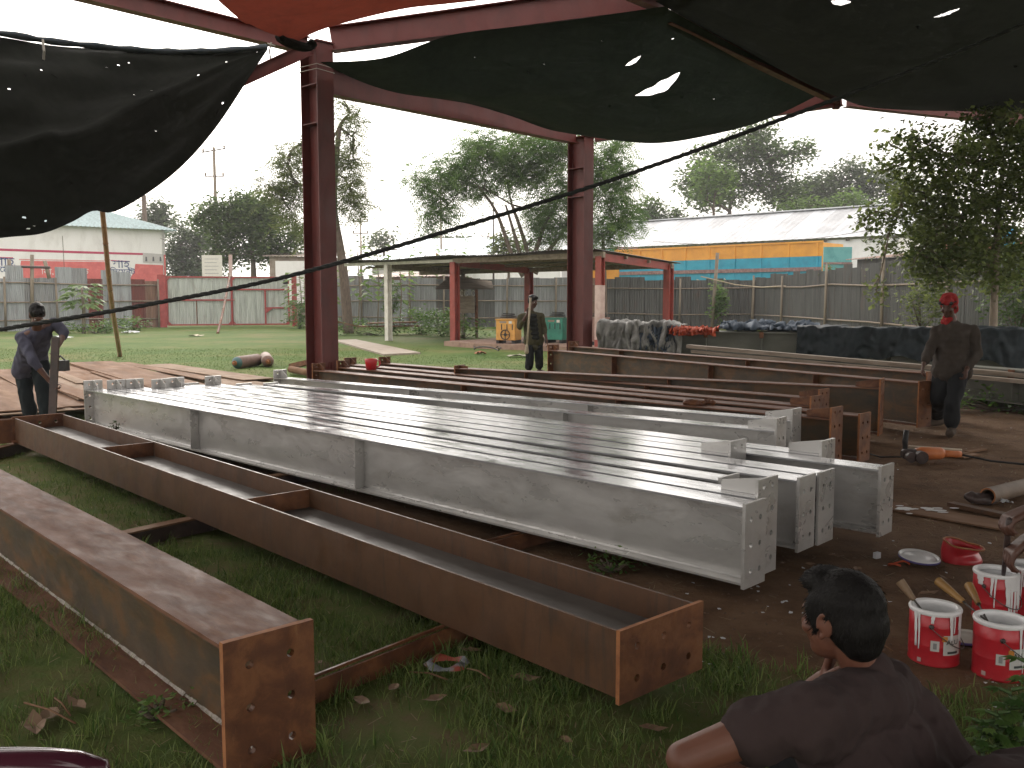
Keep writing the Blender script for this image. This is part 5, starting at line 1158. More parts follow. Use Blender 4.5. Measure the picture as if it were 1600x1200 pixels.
for i,(px,D,h,lb) in enumerate(((505,47,3.2,'broad leaved sapling just right of the gate post'),(560,46,3.9,'tall broad leaved sapling right of the near column'),(590,47,4.1,'broad leaved sapling reaching over the fence by the white post'),(625,47,3.6,'broad leaved sapling behind the white post'),(665,51,4.3,'broad leaved sapling over the shed roof at left'),(712,52,4.2,'broad leaved sapling over the shed roof next to the red gable'),(470,47,2.7,'pale leafy sapling beside the right gate post'))):
    sapling(lb, XY(px,D), h, 46, .5, 'light' if i<6 else 'pale', 'sapling', .04, .55, .62, group='saplings along the fence')
def bush(lb, loc, rx, ry, h, leaf, size, n, per=14, name='shrub', cat='shrub', spread=.1, group=None):
    r = empty(name, lb, cat, loc, group=group); v = rng.normal(0,1,(n,3)); v /= np.linalg.norm(v,axis=1)[:,None]; v *= (rng.uniform(.1,1,n)**.45)[:,None]
    C = v*np.array([rx,ry,h*.5])+np.array([0,0,h*.5]); C[:,2] = np.maximum(C[:,2],.03); Vx, rn = leaves(C, per, size, spread, .35)
    m = MB()
    for k in range(min(10,n)): m.tube([(0,0,0),tuple(C[k]*.6),tuple(C[k])],[.015,.01,.004],5)
    m.build('stem', MT['bark'], r, True); bulk('foliage', Vx, np.arange(len(Vx)).reshape(-1,4), LF[leaf], r, {'rnd': rn}); return r
bush('low green shrub behind the shed post by the plates', XY(660,39), 1.3,.8,1.1, 'mid',.16,60); bush('bright shrub between white and red shed posts', XY(690,37), 1.0,.8,1.15, 'mid',.15,60); bush('shrub below the switch board', XY(725,35), 1.2,.7,.8,'mid',.14,40)
bush('low weeds along the path near the white post', XY(590,38), 2.2,.6,.5,'mid',.13,40); bush('weeds at the foot of the papaya plant', XY(150,40), 1.6,.6,.6,'mid',.16,40); bush('weeds right of the leaning bamboo pole', XY(205,43), 1.1,.5,.7,'mid',.16,30); bush('bush at the right gate post', XY(468,46), .6,.5,1.5,'mid',.16,50)
bush('weeds along the fence foot behind the near column', XY(540,44), 2.5,.5,.55,'mid',.14,36)
bush('creeper hanging on the fence right of the white post', XY(613,47.6)+Vector((0,0,.6)), .55,.25,2.0,'mid',.16,50, name='creeper', cat='creeper')
bush('leafy creeper climbing the fence post right of the shed', at(1122,506,44.3), .42,.25,2.1,'mid',.20,60, name='creeper', cat='creeper')
bush('small creeper on the right fence beside the middle post', at(1293,450,36.5), .3,.2,.9,'olive',.15,26, name='creeper', cat='creeper')
bush('dark creeper mass on the fence at the right edge', at(1590,500,22)-Vector((0,0,.5)), .9,.5,2.4,'dark',.12,160, name='creeper', cat='creeper')
bush('leafy undergrowth before the right fence left of the man in the red scarf', at(1440,500,24)-Vector((0,0,.3)), .7,.3,1.3,'olive',.12,60)
bush('grass and weeds behind the man in the red scarf at the girder foot', XY(1570,12.6), 1.2,.35,.22,'mid',.08,50)
for i,(px,py,D) in enumerate(((1108,500,43.5),(1128,425,44.2))):
    pass
m = MB(); p0 = at(1112,515,44.2); m.tube([p0, at(1121,395,44.2)], .085, 7); tag(m.build('fence_post', MT['bamboo_grey'],None,True), 'tall wooden post carrying the leafy creeper above the right fence', 'post')
m = MB(); m.tube([at(x,y,D) for x,y,D in ((1095,432,44),(1150,445,43.5),(1190,449,42),(1240,446,40),(1330,440,34),(1400,436,31))], .03, 6); tag(m.build('bamboo_rail', MT['wood_pale'],None,True), 'crooked pale pole tied along the right fence', 'pole')
# litter on the lawn
def scrap(lb, px, py, D, w, d, mat, nm='rag', cat='rag', h=.06):
    n = 9; p = at(px,py,D); p.z = max(p.z,.0) if False else 0; Vt = []
    for j in range(n):
        for i in range(n):
            x, y = (i/(n-1)-.5)*w, (j/(n-1)-.5)*d; a = 1-.25*random.random(); Vt.append((p.x+x*a,p.y+y*a,.02+h*random.random()*(1-abs(i/(n-1)-.5))))
    me = bpy.data.meshes.new(nm); me.from_pydata(Vt,[],[(j*n+i,j*n+i+1,(j+1)*n+i+1,(j+1)*n+i) for j in range(n-1) for i in range(n-1)]); return tag(link(nm,me,mat,None,True), lb, cat)
wp = clothmat('white_plastic', (.45,.46,.48), (.68,.69,.72))
scrap('white plastic sheet lying in front of the left fence', 203, 518, 40, .8,.5, wp, 'plastic_sheet','plastic sheet',.12); scrap('white plastic scrap behind the bending man', 92, 526, 35, .9,.6, wp,'plastic_sheet','plastic sheet',.12)
scrap('cream cloth dropped in the middle of the lawn', 306, 525, 37, .6,.6, clothmat('cream_cloth',(.40,.34,.24),(.56,.48,.36)))
scrap('pale cloth on the grass before the shed floor', 812, 556, 24, .7,.4, clothmat('pale_cloth',(.30,.27,.22),(.42,.38,.32))); scrap('orange brick rubble before the shed floor', 750, 553, 25, .35,.3, clothmat('brick_rubble',(.30,.12,.07),(.40,.18,.11)),'rubble','rubble',.1)
# ------------------------------------------------------------------ people
def cap(mb, a, b_, ra, rb, n=14):
    a, b_ = Vector(a), Vector(b_); d = (b_-a); L = d.length; d = d.normalized() if L>1e-6 else Vector((0,0,1))
    pts_, rs_ = [], []
    for k in range(5): t_ = k/4*math.pi/2; pts_.append(a-d*ra*math.cos(t_)); rs_.append(max(1e-4,ra*math.sin(t_)))
    for k in range(5): t_ = k/4*math.pi/2; pts_.append(b_+d*rb*math.sin(t_)); rs_.append(max(1e-4,rb*math.cos(t_)))
    mb.tube(pts_, rs_, n)
def ellip(mb, c, rad, B=None, n=18):         # B: 3x3 basis (right, fwd, up)
    c = Vector(c); vs, fs = [], []
    for i in range(n//2+1):
        ph = math.pi*i/(n//2)
        for k in range(n):
            t_ = 2*math.pi*k/n; v = Vector((math.sin(ph)*math.cos(t_)*rad[0], math.sin(ph)*math.sin(t_)*rad[1], math.cos(ph)*rad[2]))
            vs.append(c + (B @ v if B is not None else v))
    for i in range(n//2):
        for k in range(n): fs.append((i*n+k,(i+1)*n+k,(i+1)*n+(k+1)%n,i*n+(k+1)%n))
    mb.add(vs, fs)
def chain(mb, pts_, rs_):
    for i in range(len(pts_)-1): cap(mb, pts_[i], pts_[i+1], rs_[i], rs_[i+1])
def blob(name, mb, vox, mat, parent, sm=4, disp=None, origin=None):
    """merge overlapping volumes into one continuous skin"""
    me = bpy.data.meshes.new(name); o0 = Vector(origin) if origin is not None else Vector((0,0,0))
    me.from_pydata([tuple(Vector(v)-o0) for v in mb.v], [], mb.f); ob = bpy.data.objects.new('tmp', me); COL.objects.link(ob)
    md = ob.modifiers.new('r','REMESH'); md.mode = 'VOXEL'; md.voxel_size = vox
    if sm: s_ = ob.modifiers.new('s','SMOOTH'); s_.factor = .5; s_.iterations = sm
    dg = bpy.context.evaluated_depsgraph_get(); m2 = bpy.data.meshes.new_from_object(ob.evaluated_get(dg)); bpy.data.objects.remove(ob); m2.name = name
    if disp is not None:
        nn = [v.normal.copy() for v in m2.vertices]
        for v, n_ in zip(m2.vertices, nn): v.co += n_*disp(v.co)
    return link(name, m2, mat, parent, True)
def basis(fwd, up=(0,0,1)):
    f = Vector(fwd).normalized(); r = f.cross(Vector(up)).normalized(); u = r.cross(f); return Matrix((r,f,u)).transposed()
def head(mb, c, fwd, up=(0,0,1), s=1.0, ears=True):
    B = basis(fwd, up); c = Vector(c); P_ = lambda x,y,z: c + B @ Vector((x*s,y*s,z*s)); E = lambda p,r: ellip(mb, P_(*p), [q*s for q in r], B)
    E((0,-.012,.03),(.074,.094,.088)); E((0,.03,-.04),(.060,.064,.078)); E((0,.068,-.098),(.026,.022,.02)); E((0,.045,-.085),(.045,.045,.035))
    cap(mb, P_(0,.092,.008), P_(0,.112,-.032), .010*s, .015*s); E((0,.083,.024),(.052,.016,.012)); E((0,.090,-.064),(.025,.012,.008)); E((0,.088,-.074),(.022,.012,.008))
    E((.04,.07,-.03),(.022,.022,.022)); E((-.04,.07,-.03),(.022,.022,.022))
    if ears:
        for sx in (-1,1):
            E((sx*.075,-.008,-.008),(.008,.018,.030)); rim = [P_(sx*(.080+.005*math.cos(t_*.8)), -.010+.019*math.cos(t_), -.002+.030*math.sin(t_)) for t_ in np.linspace(-.3, 4.3, 10)]
            chain(mb, rim, [.0055*s]*10); E((sx*.078,.002,-.034),(.007,.010,.011)); E((sx*.078,.010,-.006),(.006,.006,.009))
    return B, P_
def eyes(root, P_, B, s, o0):
    for sx in (-1,1):
        m = MB(); ellip(m, P_(sx*.032,.076,.002)-o0, [.011*s]*3, B, 10); e = m.build('eye', flat('eye_white',(.6,.58,.55),.3), root, True)
        m = MB(); ellip(m, P_(sx*.032,.0845,.001)-o0, [.005*s,.004*s,.005*s], B, 8); m.build('iris', MT['blackrubber'], e, True)
def hand(mb, w, d, palm, s=1.0, curl=.5, side=1, thumb=.6):
    """wrist w, pointing d, palm facing 'palm'; five separate unequal fingers"""
    w, d, pn = Vector(w), Vector(d).normalized(), Vector(palm); pn = (pn-d*pn.dot(d)).normalized(); x = d.cross(pn)*side
    for k in (-1,-.33,.33,1): cap(mb, w+x*(.016*k*s)+d*.012*s, w+x*(.028*k*s)+d*.085*s, .015*s, .0125*s)
    for k, (o, L) in enumerate(((-.031,.068),(-.0105,.078),(.0105,.073),(.031,.058))):
        p = w+x*o*s+d*.088*s; a = .15
        for j, l in enumerate((.45,.32,.23)):
            a += curl*(.5 if j==0 else .75); q_ = p + (d*math.cos(a)+pn*math.sin(a))*L*l*s; cap(mb, p, q_, (.0092-.0008*j)*s, (.0086-.0008*j)*s, 10); p = q_
    p = w-x*.028*s+d*.022*s+pn*.006*s; a = thumb
    dirs = [(d*.55-x*.8+pn*.3).normalized(), (d*.85-x*.35+pn*.45*thumb*2).normalized(), (d*.85-x*.05+pn*.6*thumb*2).normalized()]
    for j, l in enumerate((.036,.030,.025)): q_ = p+dirs[j]*l*s; cap(mb, p, q_, (.0125-.0015*j)*s, (.011-.0015*j)*s, 10); p = q_
def foot(mb, ankle, fwd, s=1.0, z=0, barefoot=True):
    a = Vector(ankle); f = Vector((fwd[0],fwd[1],0)).normalized(); x = Vector((f.y,-f.x,0)); g = Vector((a.x,a.y,z))
    cap(mb, a, g-f*.03*s+Vector((0,0,.04*s)), .042*s, .038*s); cap(mb, g-f*.03*s+Vector((0,0,.038*s)), g+f*.13*s+Vector((0,0,.028*s)), .038*s, .034*s); 
    for k in (-1,0,1): cap(mb, g+f*.12*s+x*.02*k*s+Vector((0,0,.022*s)), g+f*(.175-.012*abs(k))*s+x*.024*k*s+Vector((0,0,.016*s)), .022*s, .014*s)
def skin(nm, c): return pm(nm, [(.3,[x*.8 for x in c]),(.7,c)], 12, .5, bmp=.06, spec=.45)
def clothm(nm, c, rough=.9, b_=.25): return pm(nm, [(.3,[x*.72 for x in c]),(.6,c),(.8,[x*.85 for x in c])], 5, rough, bmp=b_, fine=220, spec=.2)
hairm = pm('black_hair', [(.3,(.004,.003,.003)),(.7,(.009,.008,.007))], 30, .6, bmp=.4, scale=(1,1,.3), spec=.2)
def wr(sc, a, seed):                                     # cloth wrinkle displacement
    from mathutils import noise as mn
    def f(co):
        v = Vector((co.x*sc, co.y*sc, co.z*sc*.55))+Vector((seed,0,0)); n1 = mn.noise(v)
        return a*(1-abs(n1)*2.6)*.7 + a*.6*mn.noise(v*2.3)
    return f
# --- young man squatting in the foreground
D0 = 2.42; hc = at(1313, 966, D0); fw = Vector((-.56,.825,-.06)).normalized()
o0 = Vector((hc.x+.1, hc.y+.02, 0)); boy = empty('person', 'young man with thick black hair squatting in a dark brown T-shirt, back to us', 'person', o0)
SB = skin('brown_skin', (.155,.062,.038)); rt_ = fw.cross(Vector((0,0,1))).normalized()   # his right (away from us)
neck = at(1352,1052,2.40); shL = at(1262,1112,2.20); shR = at(1385,1085,2.66)
elL = at(1068,1186,2.20); wrL = at(1210,1236,2.42); elR = at(1236,1118,2.72); wrR = at(1287,1062,2.58)
hip = Vector((neck.x+.24, neck.y-.30, .20)); hipL = hip-rt_*.14; hipR = hip+rt_*.14
knL = at(1105,1262,2.28); knR = at(1225,1172,2.82)
anL = Vector((hipL.x-.16, hipL.y+.14, .09)); anR = Vector((hipR.x-.17, hipR.y+.19, .09))
tc = [at(1345,1122,2.42), at(1392,1178,2.39), at(1435,1245,2.36)]
body = MB(); Bh, Ph = head(body, hc, fw, (0.03,-.04,1), 1.0)
chain(body, [hc+Vector((.03,-.025,-.07)), neck, neck+Vector((.03,-.03,-.1))], [.054,.058,.07])
for sh, el, wr_, in ((shL,elL,wrL),(shR,elR,wrR)):
    chain(body, [sh, sh.lerp(el,.45), el], [.052,.055,.045]); chain(body, [el, el.lerp(wr_,.35), wr_], [.045,.048,.028])
hand(body, wrL, (wrL-elL), Vector((0,.3,-1)), 1.0, .5, -1); hand(body, wrR, Vector((.25,-.05,.95)), Vector((.8,-.5,.1)), .95, 1.0, 1)
chain(body, [neck+Vector((.02,-.02,-.05)), tc[0], tc[1], tc[2], hip], [.05,.07,.075,.075,.08])
for a, k, n_ in ((hipL,knL,anL),(hipR,knR,anR)):
    chain(body, [a,k], [.085,.055]); chain(body, [k, k.lerp(n_,.4), n_], [.055,.052,.036]); foot(body, n_, fw)
blob('body', body, .0048, SB, boy, 4, origin=o0); eyes(boy, Ph, Bh, 1.0, o0)
sh = MB()
chain(sh, [shL+Vector((.02,-.005,-.005)), neck+Vector((.02,-.03,-.055)), shR+Vector((-.02,0,-.01))], [.070,.088,.080])
cap(sh, neck+Vector((.012,-.010,.008)), neck+Vector((.02,-.03,-.06)), .060, .088)
for k, (c_, w_, r_) in enumerate(((tc[0].lerp(neck,.35),.13,.100),(tc[0],.15,.118),(tc[0].lerp(tc[1],.5),.15,.128),(tc[1],.14,.135),(tc[1].lerp(tc[2],.5),.13,.138),(tc[2],.12,.140),(hip+Vector((0,0,.1)),.11,.145))):
    chain(sh, [c_-rt_*w_, c_+rt_*w_*.8], [r_*.92, r_*.92]); ellip(sh, c_, (r_,r_,r_))
slv = shL.lerp(elL,.44); chain(sh, [shL, shL.lerp(elL,.22), slv], [.074,.078,.076]); slv2 = shR.lerp(elR,.42); chain(sh, [shR, slv2], [.078,.07])
cap(sh, shL.lerp(elL,.1)+Vector((.02,0,-.02)), tc[0]-rt_*.05, .085, .11)
tsh = clothm('dark_brown_jersey', (.046,.031,.030), b_=.15); _w1, _w2 = wr(8,.012,3), wr(19,.005,7)
blob('t_shirt', sh, .006, tsh, boy, 12, lambda c: _w1(c)+_w2(c), origin=o0)
tr_m = MB(); chain(tr_m, [hip-rt_*.1, hip+rt_*.1], [.15,.15])
for a, k, n_ in ((hipL,knL,anL),(hipR,knR,anR)): chain(tr_m, [a,k], [.105,.072]); chain(tr_m, [k,n_.lerp(k,.1)], [.072,.058])
blob('trousers', tr_m, .009, clothm('black_trousers',(.02,.02,.022)), boy, 4, wr(10,.006,8), origin=o0)
hr_ = MB(); E_ = lambda p,r: ellip(hr_, Ph(*p), r, Bh)
E_((0,-.022,.043),(.087,.109,.096)); E_((0,-.052,.0),(.083,.082,.085)); E_((0,-.066,-.045),(.066,.055,.055)); E_((0,.045,.095),(.068,.055,.042)); E_((-.005,.064,.098),(.055,.038,.028)); 
for sx in (-1,1): E_((sx*.070,.03,.03),(.015,.03,.045)); E_((sx*.076,.022,-.01),(.006,.013,.03))
hair = blob('hair', hr_, .006, hairm, boy, 10, wr(30,.002,5), origin=o0)
# individual locks
hv_ = [(v.co.copy(), v.normal.copy()) for v in hair.data.vertices]; random.shuffle(hv_); Vl = []
whorl = Ph(0,-.07,.10)-o0
for co, n_ in hv_[:9000]:
    loc = Bh.transposed() @ (co+o0-hc); t_ = (co-whorl); t_ = (t_-n_*t_.dot(n_)); t_ = t_.normalized() if t_.length>1e-5 else n_.orthogonal()
    front = max(0, loc.y-.02)/.08; L = random.uniform(.012,.026)*(1+.35*front)*(.35 if loc.z < -.03 else 1)
    d = (t_*1.0+n_*(random.uniform(.0,.13) if random.random() > .05 else random.uniform(.12,.3))+Vector((random.gauss(0,.16),random.gauss(0,.16),random.gauss(0,.14)))).normalized(); s2 = d.cross(n_).normalized()*.0008
    p = co-n_*.003; q_ = p+d*L*.6; e = p+d*L+Vector((0,0,-.12*L)); Vl += [p-s2, p+s2, q_+s2*.8, e]
V_ = np.array([tuple(v) for v in Vl]); bulk('hair_strands', V_, np.arange(len(V_)).reshape(-1,4), hairm, hair)
# --- generic standing figure from joints
def figure(lb, J, head_c, head_f, cols, vox=.011, s=1.0, sleeve=1.0, name='person', hands=True, leg_len=1.0, feet=None, shirt_r=1.0, tilt=(0,0,1), hairless=False, feetm=None):
    o0 = Vector((J['hip'].x, J['hip'].y, 0)); rt = empty(name, lb, 'person', o0); b = MB(); B, P_ = head(b, head_c, head_f, tilt, s)
    chain(b, [Vector(head_c)+B@Vector((0,-.02,-.06)), J['neck']], [.052,.056])
    lat = (J['shR']-J['shL']).normalized(); hl, hr2 = J['hip']-lat*.09, J['hip']+lat*.09
    if 'hipL' in J: hl, hr2 = J['hipL'], J['hipR']
    chain(b, [J['shL'],J['neck'],J['shR']],[.042,.05,.042]); chain(b,[J['neck'],J['hip']],[.055,.07])
    for a in 'LR':
        chain(b,[J['sh'+a],J['el'+a]],[.047,.036]); chain(b,[J['el'+a],J['el'+a].lerp(J['wr'+a],.3),J['wr'+a]],[.037,.038,.025])
        hd = J.get('hd'+a, J['wr'+a]-J['el'+a]); hand(b, J['wr'+a], hd, J.get('pm'+a, Vector((0,-1,.2))), J.get('hs',1.0), J.get('cu'+a,.6), 1 if a=='R' else -1)
        h_ = hl if a=='L' else hr2; chain(b,[h_,J['kn'+a]],[.07,.055]); chain(b,[J['kn'+a],J['kn'+a].lerp(J['an'+a],.35),J['an'+a]],[.054,.054,.036])
        foot(b, J['an'+a], J.get('ft'+a, head_f), 1.0, J['an'+a].z-.085)
    blob('body', b, vox, cols['skin'], rt, 2, origin=o0); eyes(rt, P_, B, s, o0) if not hairless else None
    t_ = MB(); up = (J['neck']-J['hip']); fr = lat.cross(up).normalized()
    chain(t_,[J['shL']-up*.02,J['neck']-up*.10,J['shR']-up*.02],[.064,.09,.064]); chain(t_,[J['neck']-up*.05, J['hip']-up*.22],[.085,.10])
    for k in range(7):
        f_ = k/6; c_ = (J['neck']-up*.2).lerp(J['hip']-up*.02, f_); w_ = (.125-.012*math.sin(f_*math.pi))*shirt_r; rq = (.106+.026*f_**2)*shirt_r; chain(t_,[c_-lat*w_*.66,c_+lat*w_*.66],[rq,rq])
    for a in 'LR':
        e = J['sh'+a].lerp(J['el'+a], min(1,sleeve)); chain(t_,[J['sh'+a],e],[.066,.056])
        if sleeve > 1: chain(t_,[J['el'+a], J['el'+a].lerp(J['wr'+a], sleeve-1)],[.056,.046])
    blob('shirt', t_, vox, cols['shirt'], rt, 3, wr(10,.012,J['hip'].x), origin=o0)
    l_ = MB(); chain(l_,[hl,hr2],[.115,.115]); chain(l_,[J['hip'],J['hip']+up*.12],[.125,.11])
    for a in 'LR':
        h_ = hl if a=='L' else hr2; e = J['kn'+a].lerp(J['an'+a],.76); chain(l_,[h_,J['kn'+a],e],[.10,.082,.078])
    blob('trousers', l_, vox, cols['trousers'], rt, 4, wr(9,.012,J['hip'].y), origin=o0)
    if not hairless:
        h2 = MB(); EE = lambda p,r: ellip(h2, P_(*p), [q*s for q in r], B)
        EE((0,-.024,.045),(.084,.104,.090)); EE((0,-.06,-.01),(.072,.062,.07)); EE((0,.055,.09),(.06,.045,.035)); blob('hair', h2, .009, hairm, rt, 2, wr(22,.006,2), origin=o0)
    if feetm:
        for a in 'LR':
            f2 = MB()
            g = Vector((J['an'+a].x,J['an'+a].y,J['an'+a].z-.085)); f_ = Vector(J.get('ft'+a, head_f)); f_.z = 0; f_.normalize()
            cap(f2, g-f_*.05+Vector((0,0,.05)), g+f_*.17+Vector((0,0,.04)), .052, .046); cap(f2, g-f_*.03+Vector((0,0,.07)), g+f_*.05+Vector((0,0,.05)), .05,.05)
            blob('shoe', f2, vox, feetm, rt, 3, origin=o0)
    return rt, P_, B, o0
# --- man in the red scarf
Dr = 10.4
J = dict(neck=at(1488,507,Dr), shL=at(1520,517,Dr-.06), shR=at(1464,517,Dr+.06), hip=at(1487,578,Dr), elL=at(1527,552,Dr-.10), wrL=at(1510,578,Dr-.20), elR=at(1452,548,Dr-.02), wrR=at(1443,569,Dr-.16),
 hipL=at(1500,578,Dr-.05), hipR=at(1473,577,Dr+.05), knL=at(1489,628,Dr-.18), knR=at(1466,622,Dr+.05), anL=at(1486,668,Dr-.16), anR=at(1466,655,Dr+.30), hdL=Vector((-.15,-.1,-1)), hdR=Vector((-.25,-.2,-1)), pmL=Vector((-1,0,0)), pmR=Vector((1,-.2,0)), cuL=1.3, cuR=.7, ftL=Vector((-.5,-.85,0)), ftR=Vector((-.9,-.4,0)))
for a in 'LR': J['an'+a].z = .09
J['anL'] = Vector((*G(1486,681)[:2],.09)); J['anR'] = Vector((*G(1464,666)[:2],.09))
hcR = at(1482,478,Dr-.02)
sk2 = skin('dark_skin', (.10,.05,.035))
rs_, P_, B, o0 = figure('man with his head wrapped in a red scarf, grey brown shirt, looking down', J, hcR, Vector((-.62,-.72,-.3)), dict(skin=sk2, shirt=clothm('grey_brown_shirt',(.068,.056,.047)), trousers=clothm('charcoal_trousers',(.022,.024,.026))), .010, sleeve=1.75, hairless=True, feetm=clothm('dusty_shoe',(.085,.065,.05)))
sc = MB(); EE = lambda p,r: ellip(sc, P_(*p), r, B)
EE((0,-.03,.045),(.096,.104,.098)); EE((0,-.055,-.05),(.088,.07,.075)); EE((0,-.01,-.14),(.068,.065,.035)); EE((.0,.04,-.15),(.05,.04,.035)); EE((.02,.03,-.18),(.06,.05,.04)); EE((0,.060,.070),(.072,.045,.042))
scm = clothm('red_scarf',(.36,.035,.035)); blob('scarf', sc, .009, scm, rs_, 3, wr(20,.010,1), origin=o0)
g = MB(); 
for sx in (-1,1): ellip(g, P_(sx*.045,.088,.058)-o0, [.036,.014,.024], B, 12)
cap(g, P_(-.09,.03,.06)-o0, P_(-.05,.09,.06)-o0, .006,.006); cap(g, P_(.09,.03,.06)-o0, P_(.05,.09,.06)-o0, .006,.006); g.build('sunglasses', MT['blackrubber'], rs_, True)
# --- man with the stick
Dm = 18.6
J = dict(neck=at(829,488,Dm), shL=at(846,494,Dm+.05), shR=at(814,495,Dm-.08), hip=at(834,531,Dm), elR=at(812,511,Dm-.12), wrR=at(825,489,Dm-.30), elL=at(850,514,Dm+.02), wrL=at(854,531,Dm-.12), knR=at(828,556,Dm-.05), knL=at(842,556,Dm+.05), anR=Vector((*G(826,585)[:2],.09)), anL=Vector((*G(843,583)[:2],.09)), hdR=Vector((.2,-.1,1)), pmR=Vector((.3,-1,0)), cuR=1.3, hdL=Vector((.25,-.2,-1)), pmL=Vector((-1,0,0)), cuL=.5)
rm, P_, B, o0 = figure('man in an olive jacket holding a pale stick upright before his face', J, at(833,471,Dm), Vector((.62,-.75,-.25)), dict(skin=skin('deep_brown_skin',(.10,.048,.034)), shirt=clothm('olive_jacket',(.075,.068,.038)), trousers=clothm('black_trousers_far',(.016,.017,.02))), .011, sleeve=1.35)
m = MB(); c_ = MB(); fr = Vector((0,-1,0)); nk, hp = J['neck'], J['hip']
for k in range(6): p = nk.lerp(hp, .12+.16*k)+Vector((.03,-.10,0)); cap(c_, p+Vector((-.05,0,0))-o0, p+Vector((.05,0,0))-o0, .045,.045)
blob('undershirt', c_, .012, clothm('dark_undershirt',(.02,.022,.02)), rm, 4)
sp0, sp1 = at(829,465,Dm-.38), at(823,545,Dm-.38); m.tube([sp0, sp0.lerp(sp1,.5), sp1], [.022,.019,.018], 8); cap(m, sp1+Vector((0,0,.06)), sp1-Vector((0,0,.06)), .03,.045); tag(m.build('wooden_stick', MT['wood_pale'], None, True), 'pale wooden stick with rounded end held up by the man in the olive jacket', 'stick')
# --- bending man on the left
Db = 11.0
J = dict(neck=at(58,515,Db-.25), shR=at(34,527,Db-.30), shL=at(86,505,Db-.05), hip=at(47,572,Db+.15), hipL=at(62,572,Db+.1), hipR=at(36,572,Db+.2), elR=at(52,565,Db-.50), wrR=at(79,597,Db-.45), elL=at(101,520,Db-.12), wrL=at(91,541,Db-.35),
 knR=at(40,612,Db+.05), knL=at(68,612,Db-.02), anR=Vector((-5.83,11.05,.09)), anL=Vector((-5.55,10.9,.09)), hdR=Vector((.5,-.1,-.7)), hdL=Vector((-.3,-.2,-.9)), pmR=Vector((.3,0,1)), pmL=Vector((-.9,-.3,0)), cuR=1.1, cuL=1.1, ftL=Vector((.5,-.8,0)), ftR=Vector((.5,-.8,0)))
figure('man in a blue grey shirt bending over a dark steel bar', J, at(58,492,Db-.45), Vector((.45,-.55,-.70)), dict(skin=skin('brown_skin_far',(.14,.065,.045)), shirt=clothm('blue_grey_shirt',(.085,.085,.12)), trousers=clothm('dark_teal_trousers',(.016,.022,.024))), .010, sleeve=1.25, tilt=(.2,-.3,1))
m = MB(); m.bar(at(87,527,Db-.45), at(82,648,Db-.50), .085, .03, up=(0,1,0)); tag(m.build('steel_bar', MT['dark_steel']), 'dark flat steel bar held upright by the bending man', 'steel bar')
m = MB(); p = at(95,570,12.2); m.box((p.x-.09,p.y-.06,p.z-.08),(p.x+.09,p.y+.06,p.z+.06)); m.tube([(p.x-.06,p.y,p.z+.06),(p.x,p.y,p.z+.12),(p.x+.06,p.y,p.z+.06)],.012,6); tag(m.build('tool_bag', MT['blackrubber']), 'small black tool case on the plates beside the bending man', 'bag')
scrap('reddish plastic sheet crumpled behind the left end of the trough beam', 20, 650, 10.3, .7,.5, clothmat('red_plastic_sheet',(.22,.06,.04),(.34,.12,.08)), 'plastic_sheet','plastic sheet',.12)
# --- painter just outside the right edge, his hand dipping a brush
Dp = 4.55
hx = at(1586,806,4.0)
pn_ = Vector((hx.x+.75, hx.y+.35, 0))
J = dict(neck=pn_+Vector((-.10,-.03,.92)), shL=pn_+Vector((-.10,-.22,.84)), shR=pn_+Vector((-.08,.17,.84)), hip=pn_+Vector((.12,.05,.34)), elR=hx+Vector((.34,.10,.04)), wrR=hx+Vector((.085,.02,.03)), hs=1.3, elL=hx+Vector((.36,-.04,-.06)), wrL=hx+Vector((.09,.03,-.10)),
 knR=pn_+Vector((-.30,.20,.52)), knL=pn_+Vector((-.30,-.18,.52)), anR=pn_+Vector((-.05,.2,.085)), anL=pn_+Vector((-.05,-.16,.085)), hdR=Vector((-1,-.05,-.45)), pmR=Vector((0,0,-1)), cuR=1.2, hdL=Vector((-.8,.1,-.8)), pmL=Vector((.2,0,-1)), cuL=.9, ftL=Vector((-1,0,0)), ftR=Vector((-1,0,0)))
figure('painter crouching at the right edge, dark hand over a paint can', J, pn_+Vector((-.24,-.03,1.06)), Vector((-.9,-.1,-.4)), dict(skin=skin('very_dark_skin',(.10,.045,.03)), shirt=clothm('maroon_shirt',(.09,.03,.03)), trousers=clothm('grey_trousers',(.05,.05,.055))), .0085, sleeve=.6)
def tube_obj(nm, lb, cat, pts_, r, mat, n=8): m = MB(); m.tube(pts_, r, n); return tag(m.build(nm, mat, None, True), lb, cat)
tube_obj('brush', 'dark brush handle held by the hand at the right edge, dipping into a can', 'brush', [at(1577,812,3.98), at(1573,850,4.08), at(1567,905,4.28)], [.014,.013,.009], MT['dark_steel'])

# ------------------------------------------------------------------ paint cans
cred = pm('can_red', [(.2,(.30,.012,.02)),(.5,(.46,.022,.032)),(.8,(.40,.03,.035))], 6, .32, bmp=.04, spec=.5)
cwh = pm('white_enamel', [(.3,(.62,.62,.62)),(.7,(.78,.78,.78))], 5, .35, bmp=.04); cpt = pm('silver_paint_liquid', [(.3,(.42,.43,.44)),(.7,(.58,.59,.60))], 3, .25, metal=.2, bmp=.1)
lblm = flat('label_grey_white', (.52,.52,.49), .6); ink = flat('dark_ink', (.04,.05,.05), .7); yl = flat('label_orange', (.55,.22,.03), .6)
def onlabel(root, R_, th, z, w, h, mat, nm, off=.0012):
    m = MB(); n = 8; vs = []
    for i in range(n+1):
        t_ = th+(i/n-.5)*w/R_; vs += [((R_+off)*math.cos(t_),(R_+off)*math.sin(t_),z-h/2),((R_+off)*math.cos(t_),(R_+off)*math.sin(t_),z+h/2)]
    m.add(vs, [(2*i,2*i+2,2*i+3,2*i+1) for i in range(n)]); return m.build(nm, mat, root, fix=False)
